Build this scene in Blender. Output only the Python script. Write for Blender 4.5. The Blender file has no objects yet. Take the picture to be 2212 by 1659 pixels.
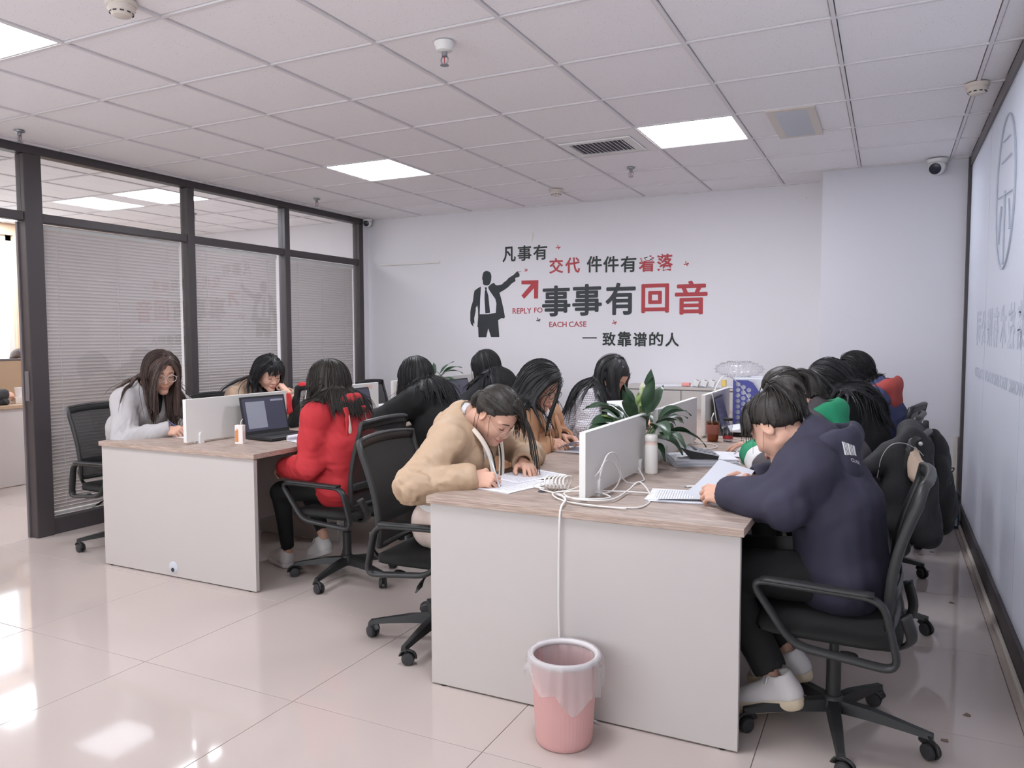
import bpy, bmesh, math, random
import numpy as np
from mathutils import Vector, Matrix, Euler

# ------------------------------------------------------------------ camera, world, exposure
SC = bpy.context.scene
COL = SC.collection
CAM_H, CEIL = 1.35, 2.62
cam_data = bpy.data.cameras.new('camera')
cam_data.sensor_width = 36.0
cam_data.lens = 36.0 * 1656.6 / 2212.0
cam_data.clip_start = 0.05
cam = bpy.data.objects.new('camera', cam_data)
COL.objects.link(cam)
cam.location = (3.8334, -2.19993, CAM_H)
cam.rotation_mode = 'XYZ'
_R = (Matrix.Rotation(0.456988, 3, 'Z') @ Matrix.Rotation(-0.06119, 3, 'X') @ Matrix.Rotation(0.00253, 3, 'Y')
      @ Matrix.Rotation(math.pi / 2, 3, 'X'))
cam.rotation_euler = _R.to_euler('XYZ')
SC.camera = cam
SC.view_settings.view_transform = 'Standard'
SC.view_settings.look = 'None'
SC.view_settings.gamma = 1.0
SC.view_settings.use_curve_mapping = False
SC.view_settings.exposure = 0.93
world = bpy.data.worlds.new('daylight')
SC.world = world
world.use_nodes = True
_bg = world.node_tree.nodes['Background']
_bg.inputs[0].default_value = (0.91, 0.945, 1.0, 1)
_bg.inputs[1].default_value = 3.0
PANEL_STRENGTH = 18.0
SC.cycles.max_bounces = 6
SC.cycles.diffuse_bounces = 4
SC.cycles.transmission_bounces = 4
SC.cycles.glossy_bounces = 3
SC.cycles.transparent_max_bounces = 12
SC.cycles.adaptive_threshold = 0.05
SC.cycles.use_light_tree = False
SC.cycles.use_denoising = True
SC.cycles.caustics_reflective = False
SC.cycles.caustics_refractive = False
random.seed(7)
rng = np.random.default_rng(11)

# ------------------------------------------------------------------ materials
def lin(c):
    out = []
    for v in c[:3]:
        v = v / 255.0
        out.append(v / 12.92 if v <= 0.04045 else ((v + 0.055) / 1.055) ** 2.4)
    return out
MATS = {}
def mat(name, rgb, rough=0.6, metal=0.0, spec=0.5, alpha=1.0, trans=0.0, ior=1.45, sheen=0.0, coat=0.0,
        noise=None, bump=None, emit=None, estr=0.0):
    """noise=(scale, amount) mottles the colour; bump=(scale, strength, stretch xyz) gives fine relief"""
    m = bpy.data.materials.new(name); m.use_nodes = True
    nt = m.node_tree; b = nt.nodes['Principled BSDF']
    col = lin(rgb)
    b.inputs['Base Color'].default_value = (*col, 1)
    b.inputs['Roughness'].default_value = rough
    b.inputs['Metallic'].default_value = metal
    b.inputs['Specular IOR Level'].default_value = spec
    b.inputs['Alpha'].default_value = alpha
    b.inputs['Transmission Weight'].default_value = trans
    b.inputs['IOR'].default_value = ior
    b.inputs['Coat Weight'].default_value = coat
    if sheen: b.inputs['Sheen Weight'].default_value = sheen
    if emit:
        b.inputs['Emission Color'].default_value = (*lin(emit), 1); b.inputs['Emission Strength'].default_value = estr
    if bump and bump[0] >= 150: bump = None          # finer than any pixel
    if noise or bump:
        tc = nt.nodes.new('ShaderNodeTexCoord')
    if noise:
        n = nt.nodes.new('ShaderNodeTexNoise'); n.inputs['Scale'].default_value = noise[0]; n.inputs['Detail'].default_value = 2
        mp = nt.nodes.new('ShaderNodeMapping')
        if len(noise) > 2: mp.inputs['Scale'].default_value = noise[2]
        nt.links.new(tc.outputs['Object'], mp.inputs['Vector']); nt.links.new(mp.outputs[0], n.inputs['Vector'])
        mx = nt.nodes.new('ShaderNodeMix'); mx.data_type = 'RGBA'
        a = noise[1]
        mx.inputs['A'].default_value = (*[min(1, c * (1 - a)) for c in col], 1)
        mx.inputs['B'].default_value = (*[min(1, c * (1 + a)) for c in col], 1)
        nt.links.new(n.outputs['Fac'], mx.inputs['Factor']); nt.links.new(mx.outputs['Result'], b.inputs['Base Color'])
    if bump:
        n2 = nt.nodes.new('ShaderNodeTexNoise'); n2.inputs['Scale'].default_value = bump[0]; n2.inputs['Detail'].default_value = 3
        mp2 = nt.nodes.new('ShaderNodeMapping')
        if len(bump) > 2: mp2.inputs['Scale'].default_value = bump[2]
        nt.links.new(tc.outputs['Object'], mp2.inputs['Vector']); nt.links.new(mp2.outputs[0], n2.inputs['Vector'])
        bp = nt.nodes.new('ShaderNodeBump'); bp.inputs['Strength'].default_value = bump[1]; bp.inputs['Distance'].default_value = 0.01
        nt.links.new(n2.outputs['Fac'], bp.inputs['Height']); nt.links.new(bp.outputs[0], b.inputs['Normal'])
    MATS[name] = m
    return m

def nodes_of(m): return m.node_tree, m.node_tree.nodes['Principled BSDF']
mat('wall_white', (226, 223, 227), 0.7, spec=0.25)
mat('pilaster_white', (212, 210, 215), 0.7, spec=0.25)
mat("tile_porcelain", (190, 177, 170), 0.06, spec=0.36, noise=(1.3, 0.035))
mat('grout', (120, 102, 92), 0.8)
mat('plenum', (70, 66, 66), 0.9)
mat('tee_white', (226, 222, 224), 0.5)
mat('frame_dark', (70, 64, 66), 0.45, noise=(6, .08))
mat('frame_edge', (104, 98, 100), 0.4)
mat('laminate_white', (194, 187, 183), 0.45, noise=(3, .015))
mat('divider_white', (228, 226, 222), 0.45)
mat('blind', (214, 204, 202), 0.45)
mat('cord_white', (225, 220, 216), 0.6)
mat('plastic_white', (228, 226, 224), 0.4)
mat('plastic_cream', (216, 206, 196), 0.45)
mat('metal_grey', (150, 150, 154), 0.35, metal=0.6)
mat('black_plastic', (46, 46, 46), 0.42, noise=(8, .06))
mat('black_soft', (34, 34, 34), 0.75, sheen=0.1, bump=(400, .15))
mat('caster', (52, 52, 54), 0.5)
mat('seat_fabric', (36, 36, 35), 0.9, bump=(500, .2))
mat('vinyl_dark', (48, 52, 56), 0.5)
mat('vinyl_ink', (34, 42, 38), 0.5)
mat('vinyl_red', (176, 60, 66), 0.5)
mat('vinyl_white', (226, 224, 230), 0.5)
mat('peach_wall', (232, 206, 178), 0.7)
mat('tan_board', (176, 150, 124), 0.7)
mat('rubber_black', (24, 24, 25), 0.6)
mat('screen_dark', (44, 46, 58), 0.25)
mat('paper', (236, 236, 242), 0.6)
mat('paper_grey', (200, 202, 210), 0.6)
mat('ink_grey', (120, 122, 130), 0.7)
mat('ink_dark', (58, 60, 66), 0.7)

def glass_mat(name, tint, gloss_rough, base_gloss):
    m = bpy.data.materials.new(name); m.use_nodes = True; nt = m.node_tree
    nt.nodes.remove(nt.nodes['Principled BSDF']); out = nt.nodes['Material Output']
    tr = nt.nodes.new('ShaderNodeBsdfTransparent'); tr.inputs[0].default_value = (*tint, 1)
    gl = nt.nodes.new('ShaderNodeBsdfGlossy'); gl.inputs['Roughness'].default_value = gloss_rough
    fr = nt.nodes.new('ShaderNodeLayerWeight'); fr.inputs[0].default_value = 0.5      # 'Facing' = 1 - |cos|, the same from both sides
    pw = nt.nodes.new('ShaderNodeMath'); pw.operation = 'POWER'; pw.inputs[1].default_value = 5.0
    ma = nt.nodes.new('ShaderNodeMath'); ma.operation = 'MULTIPLY_ADD'; ma.inputs[1].default_value = 0.9; ma.inputs[2].default_value = base_gloss
    ma.use_clamp = True
    nt.links.new(fr.outputs['Facing'], pw.inputs[0])
    mx = nt.nodes.new('ShaderNodeMixShader')
    nt.links.new(pw.outputs[0], ma.inputs[0]); nt.links.new(ma.outputs[0], mx.inputs[0])
    nt.links.new(tr.outputs[0], mx.inputs[1]); nt.links.new(gl.outputs[0], mx.inputs[2]); nt.links.new(mx.outputs[0], out.inputs[0])
    MATS[name] = m; return m
glass_mat('pane_glass', (0.97, 0.98, 0.98), 0.0, 0.07)
glass_mat('clear_glass', (0.93, 0.94, 0.95), 0.02, 0.06)
glass_mat('amber_glass', (0.86, 0.66, 0.52), 0.02, 0.05)
glass_mat('bubble_film', (0.985, 0.985, 0.99), 0.2, 0.06)

def mesh_mat(name, rgb, cover):
    m = bpy.data.materials.new(name); m.use_nodes = True; nt, b = nodes_of(m)
    out = nt.nodes['Material Output']
    b.inputs['Base Color'].default_value = (*lin(rgb), 1); b.inputs['Roughness'].default_value = 0.7
    tr = nt.nodes.new('ShaderNodeBsdfTransparent'); mx = nt.nodes.new('ShaderNodeMixShader'); mx.inputs[0].default_value = cover
    nt.links.new(tr.outputs[0], mx.inputs[1]); nt.links.new(b.outputs[0], mx.inputs[2]); nt.links.new(mx.outputs[0], out.inputs[0])
    MATS[name] = m
mesh_mat('chair_mesh', (38, 38, 38), 0.86)
mesh_mat('film_bag', (206, 200, 200), 0.40); MATS['film_bag'].node_tree.nodes['Principled BSDF'].inputs['Roughness'].default_value = .25
mesh_mat('chair_mesh_grey', (104, 100, 104), 0.85)

# mineral-fibre ceiling tile: white with scattered pinholes
m = mat('ceiling_tile', (208, 204, 207), 0.85, spec=0.2); nt, b = nodes_of(m)
tc = nt.nodes.new('ShaderNodeTexCoord'); vo = nt.nodes.new('ShaderNodeTexVoronoi'); vo.inputs['Scale'].default_value = 62
rp = nt.nodes.new('ShaderNodeValToRGB'); rp.color_ramp.elements[0].position = 0.0; rp.color_ramp.elements[1].position = 0.17
rp.color_ramp.elements[0].color = (*lin((176, 172, 174)), 1); rp.color_ramp.elements[1].color = (*lin((246, 243, 245)), 1)
nt.links.new(tc.outputs['Object'], vo.inputs['Vector']); nt.links.new(vo.outputs['Distance'], rp.inputs[0]); nt.links.new(rp.outputs[0], b.inputs['Base Color'])

# greyish oak laminate worktop, grain along x
def wood(name, c0, c1, stretch):
    m = mat(name, c0, 0.5, spec=0.35); nt, b = nodes_of(m)
    tc = nt.nodes.new('ShaderNodeTexCoord'); mp = nt.nodes.new('ShaderNodeMapping'); mp.inputs['Scale'].default_value = stretch
    n = nt.nodes.new('ShaderNodeTexNoise'); n.inputs['Scale'].default_value = 7; n.inputs['Detail'].default_value = 8; n.inputs['Distortion'].default_value = 1.2
    rp = nt.nodes.new('ShaderNodeValToRGB'); rp.color_ramp.elements[0].position = 0.32; rp.color_ramp.elements[1].position = 0.68
    rp.color_ramp.elements[0].color = (*lin(c0), 1); rp.color_ramp.elements[1].color = (*lin(c1), 1)
    nt.links.new(tc.outputs['Object'], mp.inputs[0]); nt.links.new(mp.outputs[0], n.inputs['Vector']); nt.links.new(n.outputs['Fac'], rp.inputs[0]); nt.links.new(rp.outputs[0], b.inputs['Base Color'])
wood('oak_top', (146, 129, 119), (182, 164, 153), (1.2, 7, 7))
wood('oak_edge', (156, 135, 122), (196, 175, 162), (1.2, 7, 30))

# frosted privacy glass
m = mat('frosted_glass', (216, 217, 221), 0.3, spec=0.5); nt, b = nodes_of(m)
tl = nt.nodes.new('ShaderNodeBsdfTranslucent'); tl.inputs[0].default_value = (*lin((212, 215, 221)), 1); mx = nt.nodes.new('ShaderNodeMixShader'); mx.inputs[0].default_value = .5
nt.links.new(b.outputs[0], mx.inputs[1]); nt.links.new(tl.outputs[0], mx.inputs[2]); nt.links.new(mx.outputs[0], nt.nodes['Material Output'].inputs[0])
m = mat('frost_print', (186, 192, 204), 0.4, spec=0.5)
m = mat('panel_light', (255, 255, 255), 0.5, emit=(244, 247, 255), estr=PANEL_STRENGTH)
# ------------------------------------------------------------------ object helpers
def tag(o, label=None, cat=None, group=None, kind=None):
    if label: o['label'] = label
    if cat: o['category'] = cat
    if group: o['group'] = group
    if kind: o['kind'] = kind
    return o
def thing(name, label, cat, loc=(0, 0, 0), rz=0.0, group=None, kind=None):
    o = bpy.data.objects.new(name, None); COL.objects.link(o)
    o.empty_display_size = 0.05
    o.location = loc; o.rotation_euler = (0, 0, rz)
    return tag(o, label, cat, group, kind)
def root_matrix(o):
    M = Matrix.Translation(o.location) @ o.rotation_euler.to_matrix().to_4x4()
    return M if o.parent is None else root_matrix(o.parent) @ o.matrix_parent_inverse @ M
def attach(o, parent, world=True):
    o.parent = parent
    if world: o.matrix_parent_inverse = root_matrix(parent).inverted()
def copy_tree(o, parent=None, link_parent_inverse=True):
    c = o.copy(); COL.objects.link(c)
    if parent is not None:
        c.parent = parent; c.matrix_parent_inverse = o.matrix_parent_inverse.copy()
    for ch in o.children: copy_tree(ch, c)
    return c
def mesh_obj(name, verts, faces, m=None, parent=None, smooth=False, world=True, mats=None, fmat=None):
    me = bpy.data.meshes.new(name)
    me.from_pydata([tuple(v) for v in verts], [], [tuple(f) for f in faces]); me.update()
    for mm in (mats or [m]):
        me.materials.append(MATS[mm] if isinstance(mm, str) else mm)
    if fmat is not None: me.polygons.foreach_set('material_index', np.asarray(fmat, dtype=np.int32))
    if smooth: me.polygons.foreach_set('use_smooth', np.ones(len(me.polygons), dtype=bool))
    o = bpy.data.objects.new(name, me); COL.objects.link(o)
    if parent is not None: attach(o, parent, world)
    return o
def np_obj(name, V, Q, mats, parent=None, fmat=None, smooth=True, world=True):
    """fast build from numpy verts (n,3) and quads (m,4)"""
    me = bpy.data.meshes.new(name)
    V = np.asarray(V, dtype=np.float32); Q = np.asarray(Q, dtype=np.int32); k = Q.shape[1]
    me.vertices.add(len(V)); me.vertices.foreach_set('co', V.ravel())
    me.loops.add(Q.size); me.loops.foreach_set('vertex_index', Q.ravel())
    me.polygons.add(len(Q)); me.polygons.foreach_set('loop_start', np.arange(0, Q.size, k, dtype=np.int32))
    me.polygons.foreach_set('loop_total', np.full(len(Q), k, dtype=np.int32))
    if fmat is not None: me.polygons.foreach_set('material_index', np.asarray(fmat, dtype=np.int32))
    if smooth: me.polygons.foreach_set('use_smooth', np.ones(len(Q), dtype=bool))
    me.update(calc_edges=True); me.validate()
    for mm in ([mats] if isinstance(mats, str) else mats): me.materials.append(MATS[mm])
    o = bpy.data.objects.new(name, me); COL.objects.link(o)
    if parent is not None: attach(o, parent, world)
    return o

class MB:
    """collects simple shapes and links them as ONE mesh object"""
    def __init__(s): s.v = []; s.f = []; s.fm = []; s.mi = 0
    def _add(s, v, f, M=None):
        n = len(s.v)
        if M is not None: v = [M @ Vector(p) for p in v]
        s.v += [tuple(p) for p in v]; s.f += [tuple(i + n for i in q) for q in f]; s.fm += [s.mi] * len(f)
        return s
    def box(s, a, b, M=None, bev=0.0):
        x0, x1 = sorted((a[0], b[0])); y0, y1 = sorted((a[1], b[1])); z0, z1 = sorted((a[2], b[2]))
        if bev <= 0:
            v = [(x0, y0, z0), (x1, y0, z0), (x1, y1, z0), (x0, y1, z0), (x0, y0, z1), (x1, y0, z1), (x1, y1, z1), (x0, y1, z1)]
            f = [(0, 3, 2, 1), (4, 5, 6, 7), (0, 1, 5, 4), (1, 2, 6, 5), (2, 3, 7, 6), (3, 0, 4, 7)]
            return s._add(v, f, M)
        bev = min(bev, (x1 - x0) * .49, (y1 - y0) * .49, (z1 - z0) * .49)
        bm = bmesh.new(); bmesh.ops.create_cube(bm, size=1.0)
        for v in bm.verts:
            v.co = Vector(((x0 + x1) / 2 + v.co.x * (x1 - x0), (y0 + y1) / 2 + v.co.y * (y1 - y0), (z0 + z1) / 2 + v.co.z * (z1 - z0)))
        bmesh.ops.bevel(bm, geom=list(bm.edges), offset=bev, segments=2, profile=0.5, affect='EDGES')
        bm.verts.index_update()
        v = [p.co.copy() for p in bm.verts]; f = [[q.index for q in fc.verts] for fc in bm.faces]; bm.free()
        return s._add(v, f, M)
    def tube(s, pts, r, n=8, caps=True, closed=False, flat=None, up=None):
        pts = [Vector(p) for p in pts]; k = len(pts)
        rs = r if isinstance(r, (list, tuple)) else [r] * k
        v = []; f = []; N = None
        for i, p in enumerate(pts):
            if closed: t = (pts[(i + 1) % k] - pts[i - 1])
            else: t = (pts[min(i + 1, k - 1)] - pts[max(i - 1, 0)])
            t = t.normalized() if t.length > 1e-9 else Vector((0, 0, 1))
            if up is not None: N = Vector(up) - t * Vector(up).dot(t)
            elif N is None:
                N = Vector((0, 0, 1)) if abs(t.z) < 0.9 else Vector((1, 0, 0)); N = N - t * N.dot(t)
            else: N = N - t * N.dot(t)
            if N.length < 1e-6: N = t.orthogonal()
            N = N.normalized(); B = t.cross(N)
            a, b = (rs[i], rs[i]) if flat is None else (rs[i] * flat[0], rs[i] * flat[1])
            for j in range(n):
                th = 2 * math.pi * j / n
                v.append(p + N * (a * math.cos(th)) + B * (b * math.sin(th)))
        for i in range(k if closed else k - 1):
            for j in range(n):
                a0 = i * n; b0 = ((i + 1) % k) * n
                f.append((a0 + j, a0 + (j + 1) % n, b0 + (j + 1) % n, b0 + j))
        if caps and not closed:
            f.append(tuple(range(n - 1, -1, -1))); f.append(tuple((k - 1) * n + j for j in range(n)))
        return s._add(v, f)
    def lathe(s, prof, n=32, M=None, cap0=True, cap1=True):
        v = []; f = []
        for r, z in prof:
            for j in range(n):
                th = 2 * math.pi * j / n; v.append((r * math.cos(th), r * math.sin(th), z))
        for i in range(len(prof) - 1):
            for j in range(n): f.append((i * n + j, i * n + (j + 1) % n, (i + 1) * n + (j + 1) % n, (i + 1) * n + j))
        if cap0: f.append(tuple(range(n - 1, -1, -1)))
        if cap1: f.append(tuple((len(prof) - 1) * n + j for j in range(n)))
        return s._add(v, f, M)
    def prism(s, poly, M, th):
        """flat polygon (list of xy) extruded th along local +z, placed by M"""
        bm = bmesh.new()
        vs = [bm.verts.new((x, y, 0)) for x, y in poly]
        es = [bm.edges.new((vs[i], vs[(i + 1) % len(vs)])) for i in range(len(vs))]
        r = bmesh.ops.triangle_fill(bm, use_beauty=True, use_dissolve=False, edges=es)
        bmesh.ops.recalc_face_normals(bm, faces=bm.faces)
        bm.normal_update()
        if sum(fc.normal.z for fc in bm.faces) < 0: bmesh.ops.reverse_faces(bm, faces=bm.faces)
        bm.verts.index_update(); n = len(vs)
        v = [(p.co.x, p.co.y, th) for p in bm.verts] + [(p.co.x, p.co.y, 0) for p in bm.verts]
        f = [tuple(q.index for q in fc.verts) for fc in bm.faces]
        f += [tuple(q + n for q in reversed(t)) for t in list(f)]
        area = sum(poly[i][0] * poly[(i + 1) % n][1] - poly[(i + 1) % n][0] * poly[i][1] for i in range(n))
        for i in range(n):
            a, b = i, (i + 1) % n
            f.append((a + n, b + n, b, a) if area > 0 else (b + n, a + n, a, b))
        bm.free()
        return s._add(v, f, M)
    def ball(s, c, r, n=12, M=None):
        rx, ry, rz = r if isinstance(r, (tuple, list)) else (r, r, r)
        v = []; f = []; h = n // 2
        for i in range(h + 1):
            ph = math.pi * i / h
            for j in range(n):
                th = 2 * math.pi * j / n
                v.append((c[0] + rx * math.sin(ph) * math.cos(th), c[1] + ry * math.sin(ph) * math.sin(th), c[2] + rz * math.cos(ph)))
        for i in range(h):
            for j in range(n): f.append((i * n + j, (i + 1) * n + j, (i + 1) * n + (j + 1) % n, i * n + (j + 1) % n))
        return s._add(v, f, M)
    def build(s, name, m, parent=None, smooth=False, world=True):
        o = mesh_obj(name, s.v, s.f, parent=parent, smooth=smooth, world=world, mats=m if isinstance(m, list) else [m],
                     fmat=s.fm if isinstance(m, list) else None)
        return o
def autosmooth(o, ang=40):
    """smooth shading with sharp edges where faces meet at more than ang degrees"""
    me = o.data
    bm = bmesh.new(); bm.from_mesh(me)
    bmesh.ops.remove_doubles(bm, verts=bm.verts, dist=1e-6)
    for e in bm.edges:
        e.smooth = not (len(e.link_faces) == 2 and e.calc_face_angle(0) > math.radians(ang))
    for f in bm.faces: f.smooth = True
    bm.to_mesh(me); bm.free(); return o
def spline(pts, n=8, closed=False):
    """Catmull-Rom through pts"""
    P = [Vector(p) for p in pts]; out = []; k = len(P)
    segs = k if closed else k - 1
    for i in range(segs):
        p0 = P[(i - 1) % k] if closed or i > 0 else P[0] * 2 - P[1]
        p1, p2 = P[i], P[(i + 1) % k]
        p3 = P[(i + 2) % k] if closed or i + 2 < k else p2 * 2 - p1
        for j in range(n):
            t = j / n
            out.append(0.5 * ((2 * p1) + (p2 - p0) * t + (2 * p0 - 5 * p1 + 4 * p2 - p3) * t * t + (3 * p1 - p0 - 3 * p2 + p3) * t ** 3))
    if not closed: out.append(P[-1])
    return out
def round_poly(pts, r, n=5):
    """round the corners of a 3-D closed polyline"""
    P = [Vector(p) for p in pts]; out = []; k = len(P)
    for i in range(k):
        a, b, c = P[i - 1], P[i], P[(i + 1) % k]
        d0 = (a - b); d1 = (c - b); rr = min(r, d0.length * .45, d1.length * .45)
        p0 = b + d0.normalized() * rr; p1 = b + d1.normalized() * rr
        for j in range(n + 1):
            t = j / n; out.append(p0 * (1 - t) ** 2 + b * 2 * t * (1 - t) + p1 * t * t)
    return out
_dg = None
def text_geo(s, size, bold=0.0, extrude=0.001, mirror=False):
    """triangulated outline of a character string; returns verts, faces, (width, ymin, ymax)"""
    c = bpy.data.curves.new('glyph', 'FONT'); c.body = s; c.size = size; c.offset = bold; c.extrude = extrude; c.resolution_u = 3
    o = bpy.data.objects.new('glyph', c); COL.objects.link(o)
    dg = bpy.context.evaluated_depsgraph_get(); dg.update()
    me = bpy.data.meshes.new_from_object(o.evaluated_get(dg))
    v = [p.co.copy() for p in me.vertices]; f = [tuple(p.vertices) for p in me.polygons]
    bpy.data.objects.remove(o); bpy.data.curves.remove(c); bpy.data.meshes.remove(me)
    if mirror: v = [Vector((-p.x, p.y, p.z)) for p in v]; f = [tuple(reversed(q)) for q in f]
    xs = [p.x for p in v]; ys = [p.y for p in v]
    return v, f, (min(xs), max(xs), min(ys), max(ys))
# ------------------------------------------------------------------ the room shell
XL, XR, YB, YF = -1.33, 4.33, 4.68, -4.2       # glazed partition, frosted partition, back wall, wall behind the camera
XC = 5.6                                        # far wall of the corridor behind the frosted glass
XW = -5.0                                       # far wall of the neighbouring room
def struct(name, mb, m, smooth=False):
    o = mb.build(name, m, smooth=smooth); o['kind'] = 'structure'; return o

floor = struct('floor', MB().box((XW - .1, YF - .1, -0.12), (XC + .1, YB + .1, -0.003)), 'grout')
def floor_tile_mesh():
    mb = MB().box((0.0012, 0.0012, -0.012), (0.7988, 0.7988, 0.0), bev=0.0012)
    o = mb.build('floor_tile', 'tile_porcelain', floor); return o
FX0, FY0 = 1.075 - 0.8 * 9, -0.07 - 0.8 * 6
proto = None
for i in range(17):
    for j in range(13):
        x, y = FX0 + .8 * i, FY0 + .8 * j
        if x > XC or y > YB or x < XW - .8 or y < YF - .8: continue
        if proto is None: proto = floor_tile_mesh(); t = proto
        else: t = proto.copy(); COL.objects.link(t)
        t.location = (x, y, 0)

ceiling = struct('ceiling', MB().box((XW - .1, YF - .1, CEIL + .035), (XC + .1, YB + .1, CEIL + .15)), 'plenum')
LIGHT_TILES = {(0, 4), (4, 4), (0, -1), (4, -1), (-4, 4), (-4, -1), (-8, 4), (-8, -1), (8, 2), (8, -2), (8, 6), (8, 0)}
cache = {}
for j in range(-7, 8):
    y0, y1 = max(.6 * j, YF), min(.6 * (j + 1), YB)
    MB().box((XR + .06, y0 + .009, CEIL + .006), (4.79, y1 - .009, CEIL + .024)).build('ceiling_tile', 'ceiling_tile', ceiling)
for i in range(-9, 10):
    for j in range(-7, 8):
        x0, x1 = max(.6 * i, XW), min(.6 * (i + 1), XR if i < 8 else XC); y0, y1 = max(.6 * j, YF), min(.6 * (j + 1), YB)
        if x1 - x0 < .03 or y1 - y0 < .03 or (i, j) in LIGHT_TILES: continue
        w, h = round(x1 - x0, 3), round(y1 - y0, 3)
        if (w, h) not in cache:
            cache[(w, h)] = MB().box((.0115, .0115, .006), (w - .0115, h - .0115, .024), bev=.003).build('ceiling_tile', 'ceiling_tile', ceiling)
            t = cache[(w, h)]
        else:
            t = cache[(w, h)].copy(); COL.objects.link(t)
        t.location = (x0, y0, CEIL)
for i in range(-8, 10):
    x = .6 * i
    MB().box((x - .008, YF, CEIL - .001), (x + .008, YB, CEIL + .03)).build('ceiling_tee', 'tee_white', ceiling)
for j in range(-7, 8):
    y = .6 * j
    MB().box((XW, y - .008, CEIL - .0005), (XC, y + .008, CEIL + .03)).build('ceiling_tee', 'tee_white', ceiling)
MB().box((XL, YB - .02, CEIL - .002), (3.34, YB, CEIL + .03)).build('edge_trim', 'tee_white', ceiling)
MB().box((3.34, 4.23, CEIL - .002), (XR, 4.25, CEIL + .03)).build('edge_trim', 'tee_white', ceiling)
MB().box((XL + .05, YF, CEIL - .002), (XL + .07, YB, CEIL + .03)).build('edge_trim', 'tee_white', ceiling)

struct('wall_back', MB().box((XW - .1, YB, 0), (XC + .1, YB + .12, CEIL + .1)), 'wall_white')
FW = (-1.0, 4.15, .75, 2.5)      # window band behind the camera
struct('wall_front', MB().box((XW - .1, YF - .12, 0), (FW[0], YF, CEIL + .1)).box((FW[1], YF - .12, 0), (XC + .1, YF, CEIL + .1)).box((FW[0], YF - .12, 0), (FW[1], YF, FW[2])).box((FW[0], YF - .12, FW[3]), (FW[1], YF, CEIL + .1)), 'wall_white')
w2 = thing('window_2', None, None, (1.6, YF, FW[2]), kind='structure')
MB().box((FW[0], YF - .1, FW[2]), (FW[1], YF - .05, FW[2] + .05)).box((FW[0], YF - .1, FW[3] - .05), (FW[1], YF - .05, FW[3])).box((FW[0], YF - .1, FW[2]), (FW[0] + .05, YF - .05, FW[3])).box((FW[1] - .05, YF - .1, FW[2]), (FW[1], YF - .05, FW[3])).build('window_frame', 'plastic_white', w2)
for k in range(4):
    a = FW[0] + (FW[1] - FW[0]) * k / 4; b = FW[0] + (FW[1] - FW[0]) * (k + 1) / 4
    if k: MB().box((a - .025, YF - .1, FW[2] + .05), (a + .025, YF - .05, FW[3] - .05)).build('mullion', 'plastic_white', w2)
    MB().box((a + .026, YF - .078, FW[2] + .05), (b - .026, YF - .074, FW[3] - .05)).build('pane', 'pane_glass', w2)
MB().box((FW[0] - .05, YF - .05, FW[2] - .03), (FW[1] + .05, YF + .06, FW[2]), bev=.004).build('window_sill', 'plastic_white', w2)
struct('wall_corridor', MB().box((XC, YF - .12, 0), (XC + .12, YB + .12, CEIL + .1)), 'wall_white')
struct('wall_pilaster', MB().box((3.34, 4.25, 0), (XR + .1, YB, CEIL + .1)), 'pilaster_white')
struct('wall_end_strip', MB().box((XL - .06, 4.585, 0), (XL + .035, YB, CEIL)), 'wall_white')

# frosted glass partition on the right
wr = struct('wall_right', MB().box((XR, YF, .13), (XR + .012, 4.2, 2.56)), 'frosted_glass')
MB().box((XR - .012, YF, 2.555), (XR + .05, 4.25, CEIL)).build('top_rail', 'frame_edge', wr)
MB().box((XR - .02, 4.19, 0), (XR + .05, 4.25, CEIL)).build('corner_post', 'frame_dark', wr)
MB().box((XR - .016, YF, .0), (XR + .05, 4.19, .13)).build('base_rail', 'frame_dark', wr)
for yj in (3.02, 1.62, .2, -1.2): MB().box((XR - .0006, yj - .002, .13), (XR, yj + .002, 2.555)).build('glass_joint', 'frost_print', wr)
bb = struct('baseboard_right', MB().box((XR - .034, YF, 0), (XR - .0165, 4.19, .03), bev=.004), 'plastic_cream')

# glazed partition on the left, with its door opening
wl = thing('wall_left', None, None, (XL, 2.5, 0), kind='structure')
def frame(y0, y1, z0, z1, name='frame_bar', dx=.045):
    MB().box((XL - dx, y0, z0), (XL + dx, y1, z1), bev=.006).build(name, 'frame_dark', wl)
frame(YF, 4.585, 2.565, CEIL, 'top_beam')
posts = [(.965, 1.085), (2.275, 2.345), (3.39, 3.455), (4.515, 4.585)]
for a, b in posts: frame(a, b, 0, 2.565, 'post')
frame(-.16, -.06, 0, 2.565, 'post')
bays = [(1.085, 2.275), (2.345, 3.39), (3.455, 4.515)]
for a, b in bays:
    frame(a, b, 2.125, 2.185, 'transom', .035); frame(a, b, 0, .115, 'base_beam', .035)
frame(-.06, .965, 2.125, 2.185, 'transom', .035)
for a, b in bays:
    MB().box((XL + .004, a, .115), (XL + .01, b, 2.125)).build('pane', 'pane_glass', wl)
    MB().box((XL + .004, a, 2.185), (XL + .01, b, 2.565)).build('pane', 'pane_glass', wl)
MB().box((XL + .004, -.06, 2.185), (XL + .01, .965, 2.565)).build('pane', 'pane_glass', wl)
# door jamb edges: a lighter aluminium lip with latch plate
MB().box((XL - .05, .955, 0), (XL - .03, .967, 2.12)).build('door_stop', 'frame_edge', wl)
MB().box((XL - .02, .958, .93), (XL + .02, .966, 1.13), bev=.002).build('strike_plate', 'frame_edge', wl)
struct('wall_left_rear', MB().box((XL - .05, YF, 0), (XL + .05, -.16, 2.565)), 'wall_white')

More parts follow.
